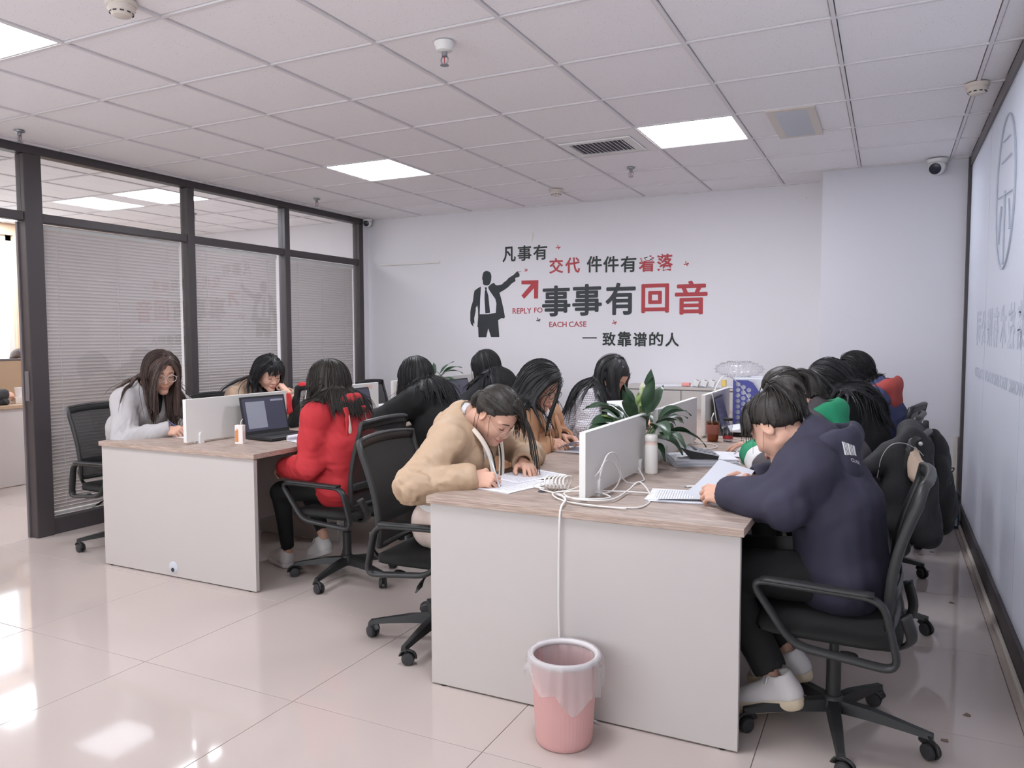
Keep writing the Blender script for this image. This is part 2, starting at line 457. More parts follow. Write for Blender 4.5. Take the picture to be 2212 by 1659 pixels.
# far wall of the neighbouring room with its bright window
WY0, WY1, WZ0, WZ1 = .4, 3.12, .85, 2.5
wf = MB()
wf.box((XW - .12, YF, 0), (XW, WY0, CEIL + .1)); wf.box((XW - .12, WY1, 0), (XW, YB, CEIL + .1))
wf.box((XW - .12, WY0, 0), (XW, WY1, WZ0)); wf.box((XW - .12, WY0, WZ1), (XW, WY1, CEIL + .1))
struct('wall_far_room', wf, 'peach_wall')
wn = thing('window_1', None, None, (XW, 1.76, WZ0), kind='structure')
MB().box((XW - .1, WY0, WZ0), (XW - .05, WY0 + .06, WZ1)).box((XW - .1, WY1 - .06, WZ0), (XW - .05, WY1, WZ1)).box((XW - .1, WY0, WZ1 - .06), (XW - .05, WY1, WZ1)).box((XW - .1, WY0, WZ0), (XW - .05, WY1, WZ0 + .06)).build('window_frame', 'plastic_white', wn)
MB().box((XW - .1, 1.73, WZ0 + .06), (XW - .05, 1.79, WZ1 - .06)).build('mullion', 'plastic_white', wn)
for a, b in ((WY0 + .06, 1.73), (1.79, WY1 - .06)): MB().box((XW - .078, a, WZ0 + .06), (XW - .072, b, WZ1 - .06)).build('pane', 'pane_glass', wn)
MB().box((XW - .02, WY0 - .05, WZ0 - .03), (XW + .06, WY1 + .05, WZ0), bev=.004).build('window_sill', 'plastic_white', wn)

# venetian blinds in the three bays
def blind(a, b, label, chord):
    th = thing('venetian_blind', label, 'blind', (XL - .02, (a + b) / 2, 2.1), group='venetian blinds in the glazed partition')
    xb = XL - .022
    MB().box((xb - .012, a, 2.085), (xb + .012, b, 2.118), bev=.002).build('head_rail', 'cord_white', th)
    slat = None; z = 2.07; n = 0
    while z > .15:
        if slat is None:
            t = math.radians(70); hw = .0125; v = []; f = []
            for k in range(4):
                u = -hw + 2 * hw * k / 3; bow = .0022 * (1 - (u / hw) ** 2)
                px, pz = u * math.cos(t) - bow * math.sin(t), -u * math.sin(t) * -1 + bow * math.cos(t)
                v += [(px, a, pz), (px, b, pz)]
            for k in range(3): f.append((2 * k, 2 * k + 1, 2 * k + 3, 2 * k + 2))
            slat = mesh_obj('slat', v, f, 'blind', th, smooth=True); s = slat
        else:
            s = slat.copy(); COL.objects.link(s)
        s.location = (xb, 0, z); z -= .0242; n += 1
    MB().box((xb - .01, a, .122), (xb + .01, b, .142), bev=.003).build('bottom_rail', 'cord_white', th)
    for q in chord:
        y = a + (b - a) * q
        MB().tube([(xb + .0125, y, 2.09), (xb + .0125, y, .14)], .0016, 6).build('ladder_cord', 'cord_white', th)
blind(1.095, 2.235, 'wide closed venetian blind in the glazed bay beside the open doorway', (.1, .5, .9))
blind(2.365, 3.33, 'closed venetian blind in the middle glazed bay, mirroring the wall figure', (.14, .55, .88))
blind(3.475, 4.47, 'closed venetian blind in the glazed bay nearest the back wall', (.14, .5, .86))

# ------------------------------------------------------------------ ceiling fittings
def panel_light(i, j, label):
    x, y = .6 * i, .6 * j
    th = thing('ceiling_light', label, 'light', (x + .3, y + .3, CEIL), group='square ceiling light panels')
    fr = MB()
    for a, b in (((.008, .008), (.592, .02)), ((.008, .58), (.592, .592)), ((.008, .02), (.02, .58)), ((.58, .02), (.592, .58))):
        fr.box((x + a[0], y + a[1], CEIL + .001), (x + b[0], y + b[1], CEIL + .02))
    fr.build('light_frame', 'plastic_white', th)
    mesh_obj('diffuser', [(x + .02, y + .02, CEIL + .003), (x + .58, y + .02, CEIL + .003), (x + .58, y + .58, CEIL + .003), (x + .02, y + .58, CEIL + .003)], [(3, 2, 1, 0)], 'panel_light', th)
LL = {(0, 4): 'lit square ceiling panel left of the wall lettering, near the glazed partition', (4, 4): 'lit square ceiling panel between the two ceiling vents',
      (0, -1): 'lit square ceiling panel cut by the upper left corner', (4, -1): 'lit square ceiling panel above the camera, out of view',
            (-4, 4): 'lit square ceiling panel of the neighbouring room seen through the glass', (-4, -1): 'lit square ceiling panel of the neighbouring room beyond the doorway',
      (-8, 4): 'lit square ceiling panel near the far window, right end', (-8, -1): 'lit square ceiling panel near the far window, left end',
      (8, 2): 'lit square ceiling panel in the corridor behind the frosted glass, middle', (8, -2): 'lit square ceiling panel in the corridor behind the frosted glass, near end', (8, 6): 'lit square ceiling panel in the corridor behind the frosted glass, far end',
      (8, 0): 'extra lit ceiling panel added in the corridor, second from the near end'}  # unseen extra panel, added to brighten the frosted glass and the aisle
for k, l in LL.items(): panel_light(k[0], k[1], l)

def smoke_detector(x, y, label):
    th = thing('smoke_detector', label, 'smoke detector', (x, y, CEIL), group='smoke detectors')
    T = Matrix.Translation((x, y, CEIL))
    autosmooth(MB().lathe([(.056, 0), (.056, -.012), (.052, -.016)], 32, T).build('base_plate', 'plastic_cream', th))
    autosmooth(MB().lathe([(.048, -.014), (.05, -.03), (.044, -.036), (.034, -.05), (.03, -.053)], 32, T).build('sensor_head', 'plastic_cream', th))
    for k in range(10):
        a = 2 * math.pi * k / 10
        M = T @ Matrix.Rotation(a, 4, 'Z') @ Matrix.Translation((.0405, 0, -.042)) @ Matrix.Rotation(math.radians(-35), 4, 'Y')
        MB().box((-.001, -.007, -.0035), (.0015, .007, .0035), M).build('vent_slot', 'ink_dark', th)
smoke_detector(1.19, -.17, 'round smoke detector cut by the top edge of the photo')
smoke_detector(1.215, 4.0, 'small round smoke detector on the ceiling above the wall lettering')
smoke_detector(4.2, 2.39, 'round smoke detector beside the frosted partition')
def sprinkler(x, y, label, cup=False):
    th = thing('fire_sprinkler', label, 'sprinkler', (x, y, CEIL), group='fire sprinklers')
    T = Matrix.Translation((x, y, CEIL))
    if cup:
        autosmooth(MB().lathe([(.045, 0), (.044, -.01), (.034, -.035), (.02, -.04)], 28, T).build('escutcheon', 'plastic_white', th)); z = -.038
    else:
        autosmooth(MB().lathe([(.03, 0), (.029, -.006), (.018, -.01)], 24, T).build('escutcheon', 'metal_grey', th)); z = -.008
    autosmooth(MB().lathe([(.012, z), (.012, z - .02), (.007, z - .024)], 12, T).build('body', 'metal_grey', th))
    for s in (-1, 1):
        MB().tube([(x + s * .009, y, CEIL + z - .018), (x + s * .018, y, CEIL + z - .032), (x + s * .015, y, CEIL + z - .046), (x + s * .003, y, CEIL + z - .056)], .003, 6).build('frame_arm', 'metal_grey', th, smooth=True)
    MB().tube([(x, y, CEIL + z - .022), (x, y, CEIL + z - .05)], .0025, 6).build('glass_bulb', 'vinyl_red', th)
    autosmooth(MB().lathe([(.004, z - .054), (.019, z - .057), (.019, z - .059), (.003, z - .06)], 20, T).build('deflector', 'metal_grey', th))
sprinkler(2.076, .721, 'sprinkler with a large white cup in the middle of the near ceiling', True)
sprinkler(-.992, .77, 'metal sprinkler above the open doorway')
sprinkler(2.051, 3.469, 'metal sprinkler on the ceiling behind the louvred vent')
sprinkler(-.924, 3.416, 'metal sprinkler near the far end of the glazed partition')
sprinkler(-2.6, 3.5, 'metal sprinkler of the neighbouring room, seen through the glass')

v = thing('ceiling_vent', 'white ceiling vent with slanted louvres beside the lit panel', 'vent', (2.08, 2.75, CEIL))
fr = MB(); X0, X1, Y0, Y1 = 1.83, 2.32, 2.57, 2.95
for a, b in (((X0, Y0), (X1, Y0 + .045)), ((X0, Y1 - .045), (X1, Y1)), ((X0, Y0 + .045), (X0 + .06, Y1 - .045)), ((X1 - .06, Y0 + .045), (X1, Y1 - .045))):
    fr.box((*a, CEIL - .006), (*b, CEIL + .004), bev=.002)
fr.build('vent_frame', 'plastic_white', v)
MB().box((X0 + .06, Y0 + .045, CEIL + .0012), (X1 - .06, Y1 - .045, CEIL + .004)).build('backing', 'ink_grey', v)
for k in range(13):
    x = X0 + .075 + k * (X1 - X0 - .15) / 12
    MB().box((-.010, Y0 + .045, -.001), (.010, Y1 - .045, .001), Matrix.Translation((x, 0, CEIL - .004)) @ Matrix.Rotation(math.radians(35), 4, 'Y')).build('louvre', 'tee_white', v)
v = thing('ceiling_vent', 'narrow ceiling vent with a fine grey grille, right of the lit panel', 'vent', (3.3, 2.73, CEIL))
fr = MB(); X0, X1, Y0, Y1 = 3.17, 3.43, 2.4, 3.06
for a, b in (((X0, Y0), (X1, Y0 + .04)), ((X0, Y1 - .04), (X1, Y1)), ((X0, Y0 + .04), (X0 + .045, Y1 - .04)), ((X1 - .045, Y0 + .04), (X1, Y1 - .04))):
    fr.box((*a, CEIL - .007), (*b, CEIL + .004), bev=.002)
fr.build('vent_frame', 'plastic_cream', v)
MB().box((X0 + .045, Y0 + .04, CEIL + .0005), (X1 - .045, Y1 - .04, CEIL + .004)).build('backing', 'ink_grey', v)
for k in range(28):
    y = Y0 + .05 + k * (Y1 - Y0 - .1) / 27
    MB().box((X0 + .045, -.008, -.0008), (X1 - .045, .008, .0008), Matrix.Translation((0, y, CEIL - .004)) @ Matrix.Rotation(math.radians(-35), 4, 'X')).build('louvre', 'paper_grey', v)

def dome_camera(c, wall, label, r=.05, arm=True, look=(0, -1, -.3)):
    th = thing('security_camera', label, 'camera', c, group='dome security cameras')
    T = Matrix.Translation(c)
    autosmooth(MB().lathe([(r * .95, 0), (r * .95, r * -.3), (r * .8, r * -.4)], 28, T).build('mount', 'plastic_white', th))
    o = MB().ball((0, 0, -r * .75), r * .82, 24, T).build('dome', 'plastic_white', th, smooth=True)
    d = Vector(look).normalized(); q = d.to_track_quat('Z', 'Y').to_matrix().to_4x4()
    M = Matrix.Translation(Vector(c) + Vector((0, 0, -r * .75)) + d * r * .5) @ q
    autosmooth(MB().lathe([(r * .56, 0), (r * .56, r * .26), (r * .5, r * .3), (.001, r * .32)], 24, M).build('lens', 'screen_dark', th))
dome_camera((4.11, 4.18, CEIL - .004), 'back', 'white dome camera on the ceiling edge over the pilaster', .07, look=(-.35, -1, -.45))
dome_camera((-1.235, 4.6, 2.615), 'back', 'white dome camera in the corner at the end of the glazed partition', .052, look=(.2, -1, -.25))
tag(MB().box((-1.13, YB - .014, 2.118), (-.377, YB, 2.138), bev=.003).build('cable_cover', 'cord_white'), 'thin horizontal cable strip on the back wall left of the lettering', 'cable cover')
# ------------------------------------------------------------------ desks
DZ = 0.742
def desk_row(x0, x1, y0, y1, seams, label, grommet=None):
    th = thing('workstation_desk', label, 'desk', ((x0 + x1) / 2, (y0 + y1) / 2, 0))
    xc = (x0 + x1) / 2
    ys = [y0 - .012] + list(seams) + [y1 + .012]
    for a, b in zip(ys[:-1], ys[1:]):
        o = MB().box((x0 - .012, a + .0006, DZ - .028), (x1 + .012, b - .0006, DZ), bev=.002).build('worktop', ['oak_top', 'oak_edge'], th)
        for p in o.data.polygons:
            if abs(p.normal.z) < .5: p.material_index = 1
    MB().box((x0, y0, .006), (x1, y0 + .025, DZ - .028), bev=.0015).build('end_panel', 'laminate_white', th)
    MB().box((x0, y1 - .025, .006), (x1, y1, DZ - .028), bev=.0015).build('end_panel', 'laminate_white', th)
    for s in seams:
        MB().box((xc - .34, s - .0125, .006), (xc + .34, s + .0125, DZ - .028), bev=.0015).build('leg_panel', 'laminate_white', th)
    ends = [y0 + .025] + list(seams) + [y1 - .025]
    for a, b in zip(ends[:-1], ends[1:]):
        MB().box((xc - .009, a + .013, .2), (xc + .009, b - .013, DZ - .028)).build('modesty_panel', 'laminate_white', th)
    for yy in (y0, y1 - .025):
        for xx in (x0 + .05, x1 - .05): autosmooth(MB().lathe([(.012, 0), (.012, .006)], 12, Matrix.Translation((xx, yy + .0125, 0))).build('foot', 'rubber_black', th))
    return th
near_desk = desk_row(2.262, 3.424, .28, 4.2, (1.28, 2.28, 3.28), 'long white desk row with oak top in the foreground, pink bin before it')
left_desk = desk_row(-.342, .86, .777, 4.6, (1.777, 2.777, 3.777), 'long white desk row with oak top along the glazed partition')
# cable grommet that looks like an eye on the end panel of the left row
g = thing('cable_grommet', 'round white cable grommet low on the end panel of the left desk', 'grommet', (.238, .777, .058))
M = Matrix.Translation((.238, .777, .058)) @ Matrix.Rotation(math.pi / 2, 4, 'X')
autosmooth(MB().lathe([(.033, -.0005), (.033, .003), (.030, .005), (.001, .006)], 28, M).build('cover', 'paper_grey', g))
autosmooth(MB().lathe([(.012, .0045), (.012, .0075), (.001, .008)], 20, M @ Matrix.Translation((.0, -.014, 0))).build('cable_hole', 'ink_dark', g))

def divider(x, y0, y1, label, top=1.0, clips=None):
    th = thing('desk_divider', label, 'divider', (x, (y0 + y1) / 2, DZ), group='white desk dividers')
    MB().box((x - .0125, y0, DZ + .012), (x + .0125, y1, top), bev=.0015).build('panel', 'divider_white', th)
    for cy in (clips or (y0 + .1, y1 - .1)):
        c = MB()
        for s in (-1, 1):
            c.prism([(-.016, 0), (.016, 0), (.014, .05), (.009, .062), (-.009, .062), (-.014, .05)],
                    Matrix.Translation((x + s * (.0125 if s > 0 else .0245), cy, DZ)) @ Matrix(((0, 0, 1, 0), (1, 0, 0, 0), (0, 1, 0, 0), (0, 0, 0, 1))), .012)
        c.box((x - .022, cy - .014, DZ), (x + .022, cy + .014, DZ + .011))
        c.build('clip_foot', 'plastic_white', th)
    return th
divider(2.832, .42, 1.2, 'white desk divider at the front of the foreground row, cables at its foot', clips=(.56, 1.1))
divider(2.832, 1.4, 2.23, 'white desk divider behind the white flask, second in the foreground row', clips=(1.55, 2.1))
divider(2.84, 2.42, 3.2, 'white desk divider behind the dark laptop, beside the blue file rack')
divider(.25, .87, 1.68, 'white desk divider between the grey hoodie and the milk carton', clips=(.97, 1.58))
divider(.25, 1.88, 2.70, 'white desk divider with red and black cloth hung over its end', clips=(2.0, 2.6))
divider(.25, 2.9, 3.55, 'white desk divider beside the white potted plant, third in the left row')
divider(.25, 3.72, 4.5, 'white desk divider behind the far laptop, last in the left row')

# ------------------------------------------------------------------ office chair (facing +x, origin on the floor under the gas lift)
def make_chair():
    th = thing('office_chair', 'chair', 'chair')
    # five-star base
    hub = MB().lathe([(.0, .075), (.036, .075), (.04, .10), (.032, .125), (.027, .13)], 20).build('base_hub', 'black_plastic', th); autosmooth(hub)
    for k in range(5):
        a = math.radians(72 * k + 18)
        d = Vector((math.cos(a), math.sin(a), 0)); R = Matrix.Rotation(a, 4, 'Z')
        v = []; f = []
        prof = [(.02, .024, .078, .118), (.12, .022, .078, .112), (.22, .017, .072, .096), (.29, .014, .066, .084), (.305, .013, .06, .082)]
        for x, w, z0, z1 in prof:
            v += [R @ Vector(p) for p in ((x, -w, z0), (x, w, z0), (x, w * .7, z1), (x, -w * .7, z1))]
        for i in range(len(prof) - 1):
            for j in range(4): f.append((4 * i + j, 4 * i + (j + 1) % 4, 4 * i + 4 + (j + 1) % 4, 4 * i + 4 + j))
        f += [(3, 2, 1, 0), tuple(4 * (len(prof) - 1) + j for j in range(4))]
        f = [tuple(reversed(q)) for q in f]
        leg = mesh_obj('base_leg', v, f, 'black_plastic', th)
        c = d * .29
        sw = math.radians([20, 65, -40, 110, -15][k]) + a
        Mc = Matrix.Translation((c.x, c.y, 0)) @ Matrix.Rotation(sw, 4, 'Z')
        cs = MB()
        for s in (-1, 1):
            cs.lathe([(.006, 0), (.0265, .002), (.0275, .008), (.024, .016), (.012, .018)], 18, Mc @ Matrix.Translation((.012, s * .004, .0275)) @ Matrix.Rotation(-s * math.pi / 2, 4, 'X'))
        cs.build('caster_wheels', 'caster', leg, smooth=False); autosmooth(cs_o := leg.children[-1])
        hood = MB().tube(spline([Mc @ Vector(p) for p in ((.044, 0, .03), (.038, 0, .05), (.016, 0, .0605), (-.008, 0, .056), (-.02, 0, .038))], 4), .0185, 8, flat=(.28, 1.0)).build('caster_hood', 'black_plastic', leg, smooth=True)
    autosmooth(MB().lathe([(.024, .12), (.024, .26), (.0155, .262), (.0155, .35)], 18).build('gas_lift', 'black_plastic', th))
    # mechanism and lever
    MB().box((-.12, -.07, .335), (.1, .07, .37), bev=.012).build('tilt_mechanism', 'black_plastic', th)
    lv = MB().tube([(.02, -.06, .345), (.03, -.16, .34), (.035, -.21, .325)], .005, 8).build('height_lever', 'black_plastic', th, smooth=True)
    MB().tube([(.034, -.20, .329), (.04, -.235, .316), (.046, -.28, .304)], [.007, .012, .003], 8, flat=(.5, 1)).build('lever_paddle', 'black_plastic', lv, smooth=True)
    # seat
    v = []; f = []; n = 20; m = 14
    for side in (1, 0):
        for i in range(n + 1):
            for j in range(m + 1):
                u = -1 + 2 * i / n; w = -1 + 2 * j / m
                sx = .225 * u; sy = .225 * w
                r = (abs(u) ** 5 + abs(w) ** 5) ** .2
                if r > 1: sx /= r; sy /= r
                e = min(1, max(abs(u), abs(w)))
                drop = .028 * e ** 6 + (.022 * max(0, u) ** 3)
                z = .435 - drop - .012 * (1 - w * w) * (1 - u * u) if side else .372 + .016 * e ** 4
                v.append((sx + .015, sy, z))
    N = (n + 1) * (m + 1)
    for i in range(n):
        for j in range(m):
            a = i * (m + 1) + j; q = (a, a + m + 1, a + m + 2, a + 1)
            f.append(q); f.append(tuple(N + k for k in reversed(q)))
    ring = [i * (m + 1) for i in range(n + 1)] + [n * (m + 1) + j for j in range(1, m + 1)] + [i * (m + 1) + m for i in range(n - 1, -1, -1)] + [j for j in range(m - 1, 0, -1)]
    for i in range(len(ring)):
        a, b = ring[i], ring[(i + 1) % len(ring)]; f.append((b, a, a + N, b + N))
    mesh_obj('seat', v, f, 'seat_fabric', th, smooth=True)
    # arm loops
    for s in (-1, 1):
        y = s * .262
        loop = round_poly([(.235, y, .57), (.10, y - s * .004, .375), (-.205, y - s * .01, .345), (-.155, y, .562)], .055, 6)
        MB().tube(loop, .0165, 8, closed=True, flat=(1.35, .72), up=(0, 1, 0)).build('arm_loop', 'black_plastic', th, smooth=True)
        MB().tube([(-.06, s * .22, .362), (-.06, y - s * .01, .355)], .018, 8, flat=(.6, 1.6)).build('arm_bracket', 'black_plastic', th, smooth=True)
        pad = MB().tube(spline([(.2, y, .578), (.1, y, .577), (-.03, y, .573), (-.13, y, .571)], 4), .017, 8, flat=(.5, 1.5)).build('arm_pad', 'black_plastic', th, smooth=True)
    # back frame and mesh
    def bx(z, y): # sagittal curve of the back, slightly wrapped
        t = (z - .44) / .46
        return -.185 - .085 * t + .03 * math.sin(math.pi * min(1, t * 1.1)) * 0.9 + .35 * y * y
    zb, zt = .455, .905
    hw = lambda z: .205 + .022 * (z - zb) / (zt - zb)
    outer = []
    for k in range(9): z = zb + (zt - zb) * k / 8; outer.append((bx(z, hw(z)), hw(z), z))
    for k in range(1, 8): y = hw(zt) * (1 - 2 * k / 8); outer.append((bx(zt, y) - .004, y, zt + .012 * (1 - (y / hw(zt)) ** 2)))
    for k in range(9): z = zt - (zt - zb) * k / 8; outer.append((bx(z, -hw(z)), -hw(z), z))
    for k in range(1, 8): y = -hw(zb) * (1 - 2 * k / 8); outer.append((bx(zb, y), y, zb))
    MB().tube(outer, .0135, 8, closed=True, flat=(.8, 1.15)).build('back_frame', 'black_plastic', th, smooth=True)
    top = [(bx(zt - .02, hw(zt) * (1 - 2 * k / 10)) - .002, hw(zt) * .97 * (1 - 2 * k / 10), zt - .014 + .012 * (1 - (1 - 2 * k / 10) ** 2)) for k in range(11)]
    MB().tube(top, .026, 8, flat=(1.0, .34), up=(0, 0, 1)).build('top_bar', 'black_plastic', th, smooth=True)
    v = []; f = []
    for i in range(11):
        z = zb + (zt - zb) * i / 10
        for j in range(13):
            y = hw(z) * (-1 + 2 * j / 12); v.append((bx(z, y), y, z + (.012 * (1 - (y / hw(z)) ** 2) if i == 10 else 0)))
    for i in range(10):
        for j in range(12): a = i * 13 + j; f.append((a, a + 1, a + 14, a + 13))
    mesh_obj('back_mesh', v, f, 'chair_mesh', th, smooth=True)
    # lumbar bar and the spine that carries the back
    MB().tube([(bx(.56, y) - .012, y, .56) for y in [hw(.56) * (-1 + 2 * k / 8) for k in range(9)]], .018, 8, flat=(1.2, .35), up=(0, 0, 1)).build('lumbar_bar', 'black_plastic', th, smooth=True)
    for s in (-1, 1):
        MB().tube(spline([(-.07, s * .05, .352), (-.17, s * .09, .355), (-.232, s * .15, .41), (-.215, s * .195, .5)], 6), .017, 8, flat=(.55, 1.2)).build('back_strut', 'black_plastic', th, smooth=True)
    return th
chair0 = make_chair(); chair_used = False
def place_chair(x, y, rz, label, spin=0.0):
    global chair_used
    if chair_used: c = copy_tree(chair0)
    else: c = chair0; chair_used = True
    c.location = (x, y, 0); c.rotation_euler = (0, 0, math.radians(rz))
    tag(c, label, 'chair', 'black mesh office chairs')
    if spin:
        for ch in c.children:
            if ch.name.startswith(('base_leg', 'base_hub')):
                ch.matrix_parent_inverse = Matrix.Rotation(math.radians(spin), 4, 'Z')
    return c
place_chair(3.69, .575, 178, 'black mesh office chair under the navy hoodie in the right foreground', 10)
place_chair(3.72, 1.72, 170, 'black office chair with a dark fleece-lined coat over its back', 20)
place_chair(3.74, 2.66, 175, 'black office chair hidden behind the coat, third on the right side')
place_chair(3.76, 3.36, 168, 'black office chair at the pilaster, high back turned away', 5)
place_chair(2.05, .67, 4, 'black office chair behind the beige jacket, lever hanging at its side', 36)
place_chair(1.98, 1.66, 0, 'black office chair behind the tan blazer')
place_chair(2.0, 2.62, 8, 'black office chair behind the grey checked shirt')
place_chair(1.12, 1.21, 184, 'black office chair under the red hooded top', 2)
place_chair(1.13, 2.24, 182, 'black office chair under the black hooded top', 30)
place_chair(.98, 3.5, 180, 'black office chair behind the black jacket with a white collar')
place_chair(-.60, 1.14, -2, 'black office chair under the grey hoodie, beside the blinds', 10)
place_chair(-.66, 2.12, 4, 'black office chair under the tan sweater')
place_chair(-.62, 4.12, 2, 'empty black office chair at the far end of the left desk row')
# ------------------------------------------------------------------ soft shapes: signed-distance fields meshed with surface nets
def v3(*a): return np.array(a, dtype=np.float64)
def unit(v): v = np.asarray(v, float); n = np.linalg.norm(v); return v / n if n > 1e-12 else v
def smin(a, b, k):
    if k <= 0: return np.minimum(a, b)
    h = np.maximum(k - np.abs(a - b), 0) / k
    return np.minimum(a, b) - h * h * k * .25
def smax(a, b, k): return -smin(-a, -b, k)
def sd_cap(P, a, b, ra, rb, flat=None):
    a = np.asarray(a, float); b = np.asarray(b, float); ba = b - a; L = max(ba @ ba, 1e-12)
    q = P - a; t = np.clip((q @ ba) / L, 0, 1)
    q = q - t[..., None] * ba
    if flat is not None:
        u, f = flat; q = q + np.asarray(u) * ((q @ np.asarray(u)) * (f - 1))[..., None]
    return np.sqrt((q * q).sum(-1)) - (ra + (rb - ra) * t)
def sd_ell(P, c, r, R=None):
    q = P - np.asarray(c, float)
    if R is not None: q = q @ R
    r = np.asarray(r, float)
    a = np.sqrt(((q / r) ** 2).sum(-1)); b = np.sqrt(((q / (r * r)) ** 2).sum(-1))
    return a * (a - 1) / np.maximum(b, 1e-9)
class Wave:
    def __init__(s, seed, freq, n=4):
        g = np.random.default_rng(seed); s.d = g.normal(size=(n, 3)); s.d /= np.linalg.norm(s.d, axis=1)[:, None]
        s.d *= freq * g.uniform(.6, 1.5, size=(n, 1)); s.p = g.uniform(0, 6.28, n); s.w = g.normal(size=(n, 3)) * freq * .35
    def __call__(s, P):
        out = 0; warp = np.sin(P @ s.w[0] + 1.0)
        for d, p in zip(s.d, s.p): out = out + (.64 - np.abs(np.sin(.5 * (P @ d + p + 1.6 * warp))))
        return out / len(s.p) ** .5 * 1.5
class Field:
    def __init__(s, lo, hi, res):
        s.lo = np.asarray(lo, float); s.res = res
        n = np.ceil((np.asarray(hi, float) - s.lo) / res).astype(int) + 1
        s.ax = [s.lo[i] + res * np.arange(n[i]) for i in range(3)]
        s.D = np.full(n, .3, dtype=np.float32)
    def win(s, lo, hi):
        sl = []
        for i in range(3):
            a = int(np.clip(np.floor((lo[i] - s.lo[i]) / s.res), 0, len(s.ax[i]))); b = int(np.clip(np.ceil((hi[i] - s.lo[i]) / s.res) + 1, 0, len(s.ax[i])))
            if b <= a: return None, None
            sl.append(slice(a, b))
        g = np.stack(np.meshgrid(s.ax[0][sl[0]], s.ax[1][sl[1]], s.ax[2][sl[2]], indexing='ij'), -1)
        return tuple(sl), g
    def put(s, fn, lo, hi, k, op='add'):
        m = k + 3 * s.res + .004
        sl, g = s.win(np.asarray(lo) - m, np.asarray(hi) + m)
        if sl is None: return s
        d = fn(g).astype(np.float32)
        s.D[sl] = smin(s.D[sl], d, k) if op == 'add' else smax(s.D[sl], -d, k)
        return s
    def cap(s, a, b, ra, rb=None, k=.02, flat=None, op='add'):
        rb = ra if rb is None else rb; a = np.asarray(a, float); b = np.asarray(b, float)
        R = max(ra, rb) / (min(1, flat[1]) if flat is not None else 1)
        return s.put(lambda P: sd_cap(P, a, b, ra, rb, flat), np.minimum(a, b) - R, np.maximum(a, b) + R, k, op)
    def ell(s, c, r, R=None, k=.02, op='add'):
        c = np.asarray(c, float); m = max(r); return s.put(lambda P: sd_ell(P, c, r, R), c - m, c + m, k, op)
    def chain(s, pts, rs, k=.02, flat=None, op='add'):
        for i in range(len(pts) - 1): s.cap(pts[i], pts[i + 1], rs[i], rs[i + 1], k, flat, op)
        return s
    def cut(s, n, c, k=.004):
        """keep only the side n.p < c"""
        n = unit(n); g = s.ax[0][:, None, None] * n[0] + s.ax[1][None, :, None] * n[1] + s.ax[2][None, None, :] * n[2] - c
        s.D = smax(s.D, g.astype(np.float32), k); return s
    def wrinkle(s, amp, freq, seed, mask=None):
        idx = np.nonzero(np.abs(s.D) < amp * 2.5 + s.res * 2)
        P = np.stack([s.ax[0][idx[0]], s.ax[1][idx[1]], s.ax[2][idx[2]]], -1)
        w = Wave(seed, freq)(P); a = amp if mask is None else amp * mask(P)
        s.D[idx] += (a * w).astype(np.float32); return s
    def mesh(s):
        D = s.D; S = D < 0
        n = D.shape
        cnt = np.zeros((n[0] - 1, n[1] - 1, n[2] - 1), np.int8)
        offs = [(i, j, k) for i in (0, 1) for j in (0, 1) for k in (0, 1)]
        for i, j, k in offs: cnt += S[i:n[0] - 1 + i, j:n[1] - 1 + j, k:n[2] - 1 + k]
        act = (cnt > 0) & (cnt < 8); ai, aj, ak = np.nonzero(act)
        if len(ai) == 0: return np.zeros((0, 3)), np.zeros((0, 4), int)
        vals = {o: D[ai + o[0], aj + o[1], ak + o[2]].astype(np.float64) for o in offs}
        acc = np.zeros((len(ai), 3)); num = np.zeros(len(ai))
        for o in offs:
            for ax in range(3):
                if o[ax]: continue
                p = list(o); p[ax] = 1; p = tuple(p)
                a, b = vals[o], vals[p]; m = (a < 0) != (b < 0)
                t = np.where(m, a / np.where(np.abs(a - b) < 1e-12, 1, a - b), 0)
                pos = np.tile(np.array(o, float), (len(ai), 1)); pos[:, ax] = t
                acc += pos * m[:, None]; num += m
        V = s.lo + s.res * (np.stack([ai, aj, ak], -1) + acc / np.maximum(num, 1)[:, None])
        idx = -np.ones(act.shape, np.int64); idx[ai, aj, ak] = np.arange(len(ai))
        Q = []
        for ax in range(3):
            o1, o2 = [(1, 2), (2, 0), (0, 1)][ax]
            sl0 = [slice(None)] * 3; sl1 = [slice(None)] * 3; sl0[ax] = slice(0, -1); sl1[ax] = slice(1, None)
            for q in (o1, o2): sl0[q] = slice(1, -1); sl1[q] = slice(1, -1)
            A = S[tuple(sl0)]; B = S[tuple(sl1)]
            e = np.stack(np.nonzero(A != B), -1); inside = A[tuple(e.T)]
            e[:, o1] += 1; e[:, o2] += 1
            def cell(d1, d2):
                c = e.copy(); c[:, o1] -= d1; c[:, o2] -= d2; return idx[c[:, 0], c[:, 1], c[:, 2]]
            q = np.stack([cell(1, 1), cell(0, 1), cell(0, 0), cell(1, 0)], -1)
            q[~inside] = q[~inside][:, ::-1]; Q.append(q)
        Q = np.concatenate(Q); Q = Q[(Q >= 0).all(1)]
        return V, Q
def relax(V, Q, it=2, f=.5):
    """light Laplacian smoothing"""
    E = np.concatenate([Q[:, [i, (i + 1) % 4]] for i in range(4)]); n = len(V)
    deg = np.bincount(E[:, 0], minlength=n).astype(float)
    deg += np.bincount(E[:, 1], minlength=n); deg = np.maximum(deg, 1)
    for _ in range(it):
        S = np.stack([np.bincount(E[:, 0], V[E[:, 1], c], n) + np.bincount(E[:, 1], V[E[:, 0], c], n) for c in range(3)], -1)
        V = V + f * (S / deg[:, None] - V)
    return V
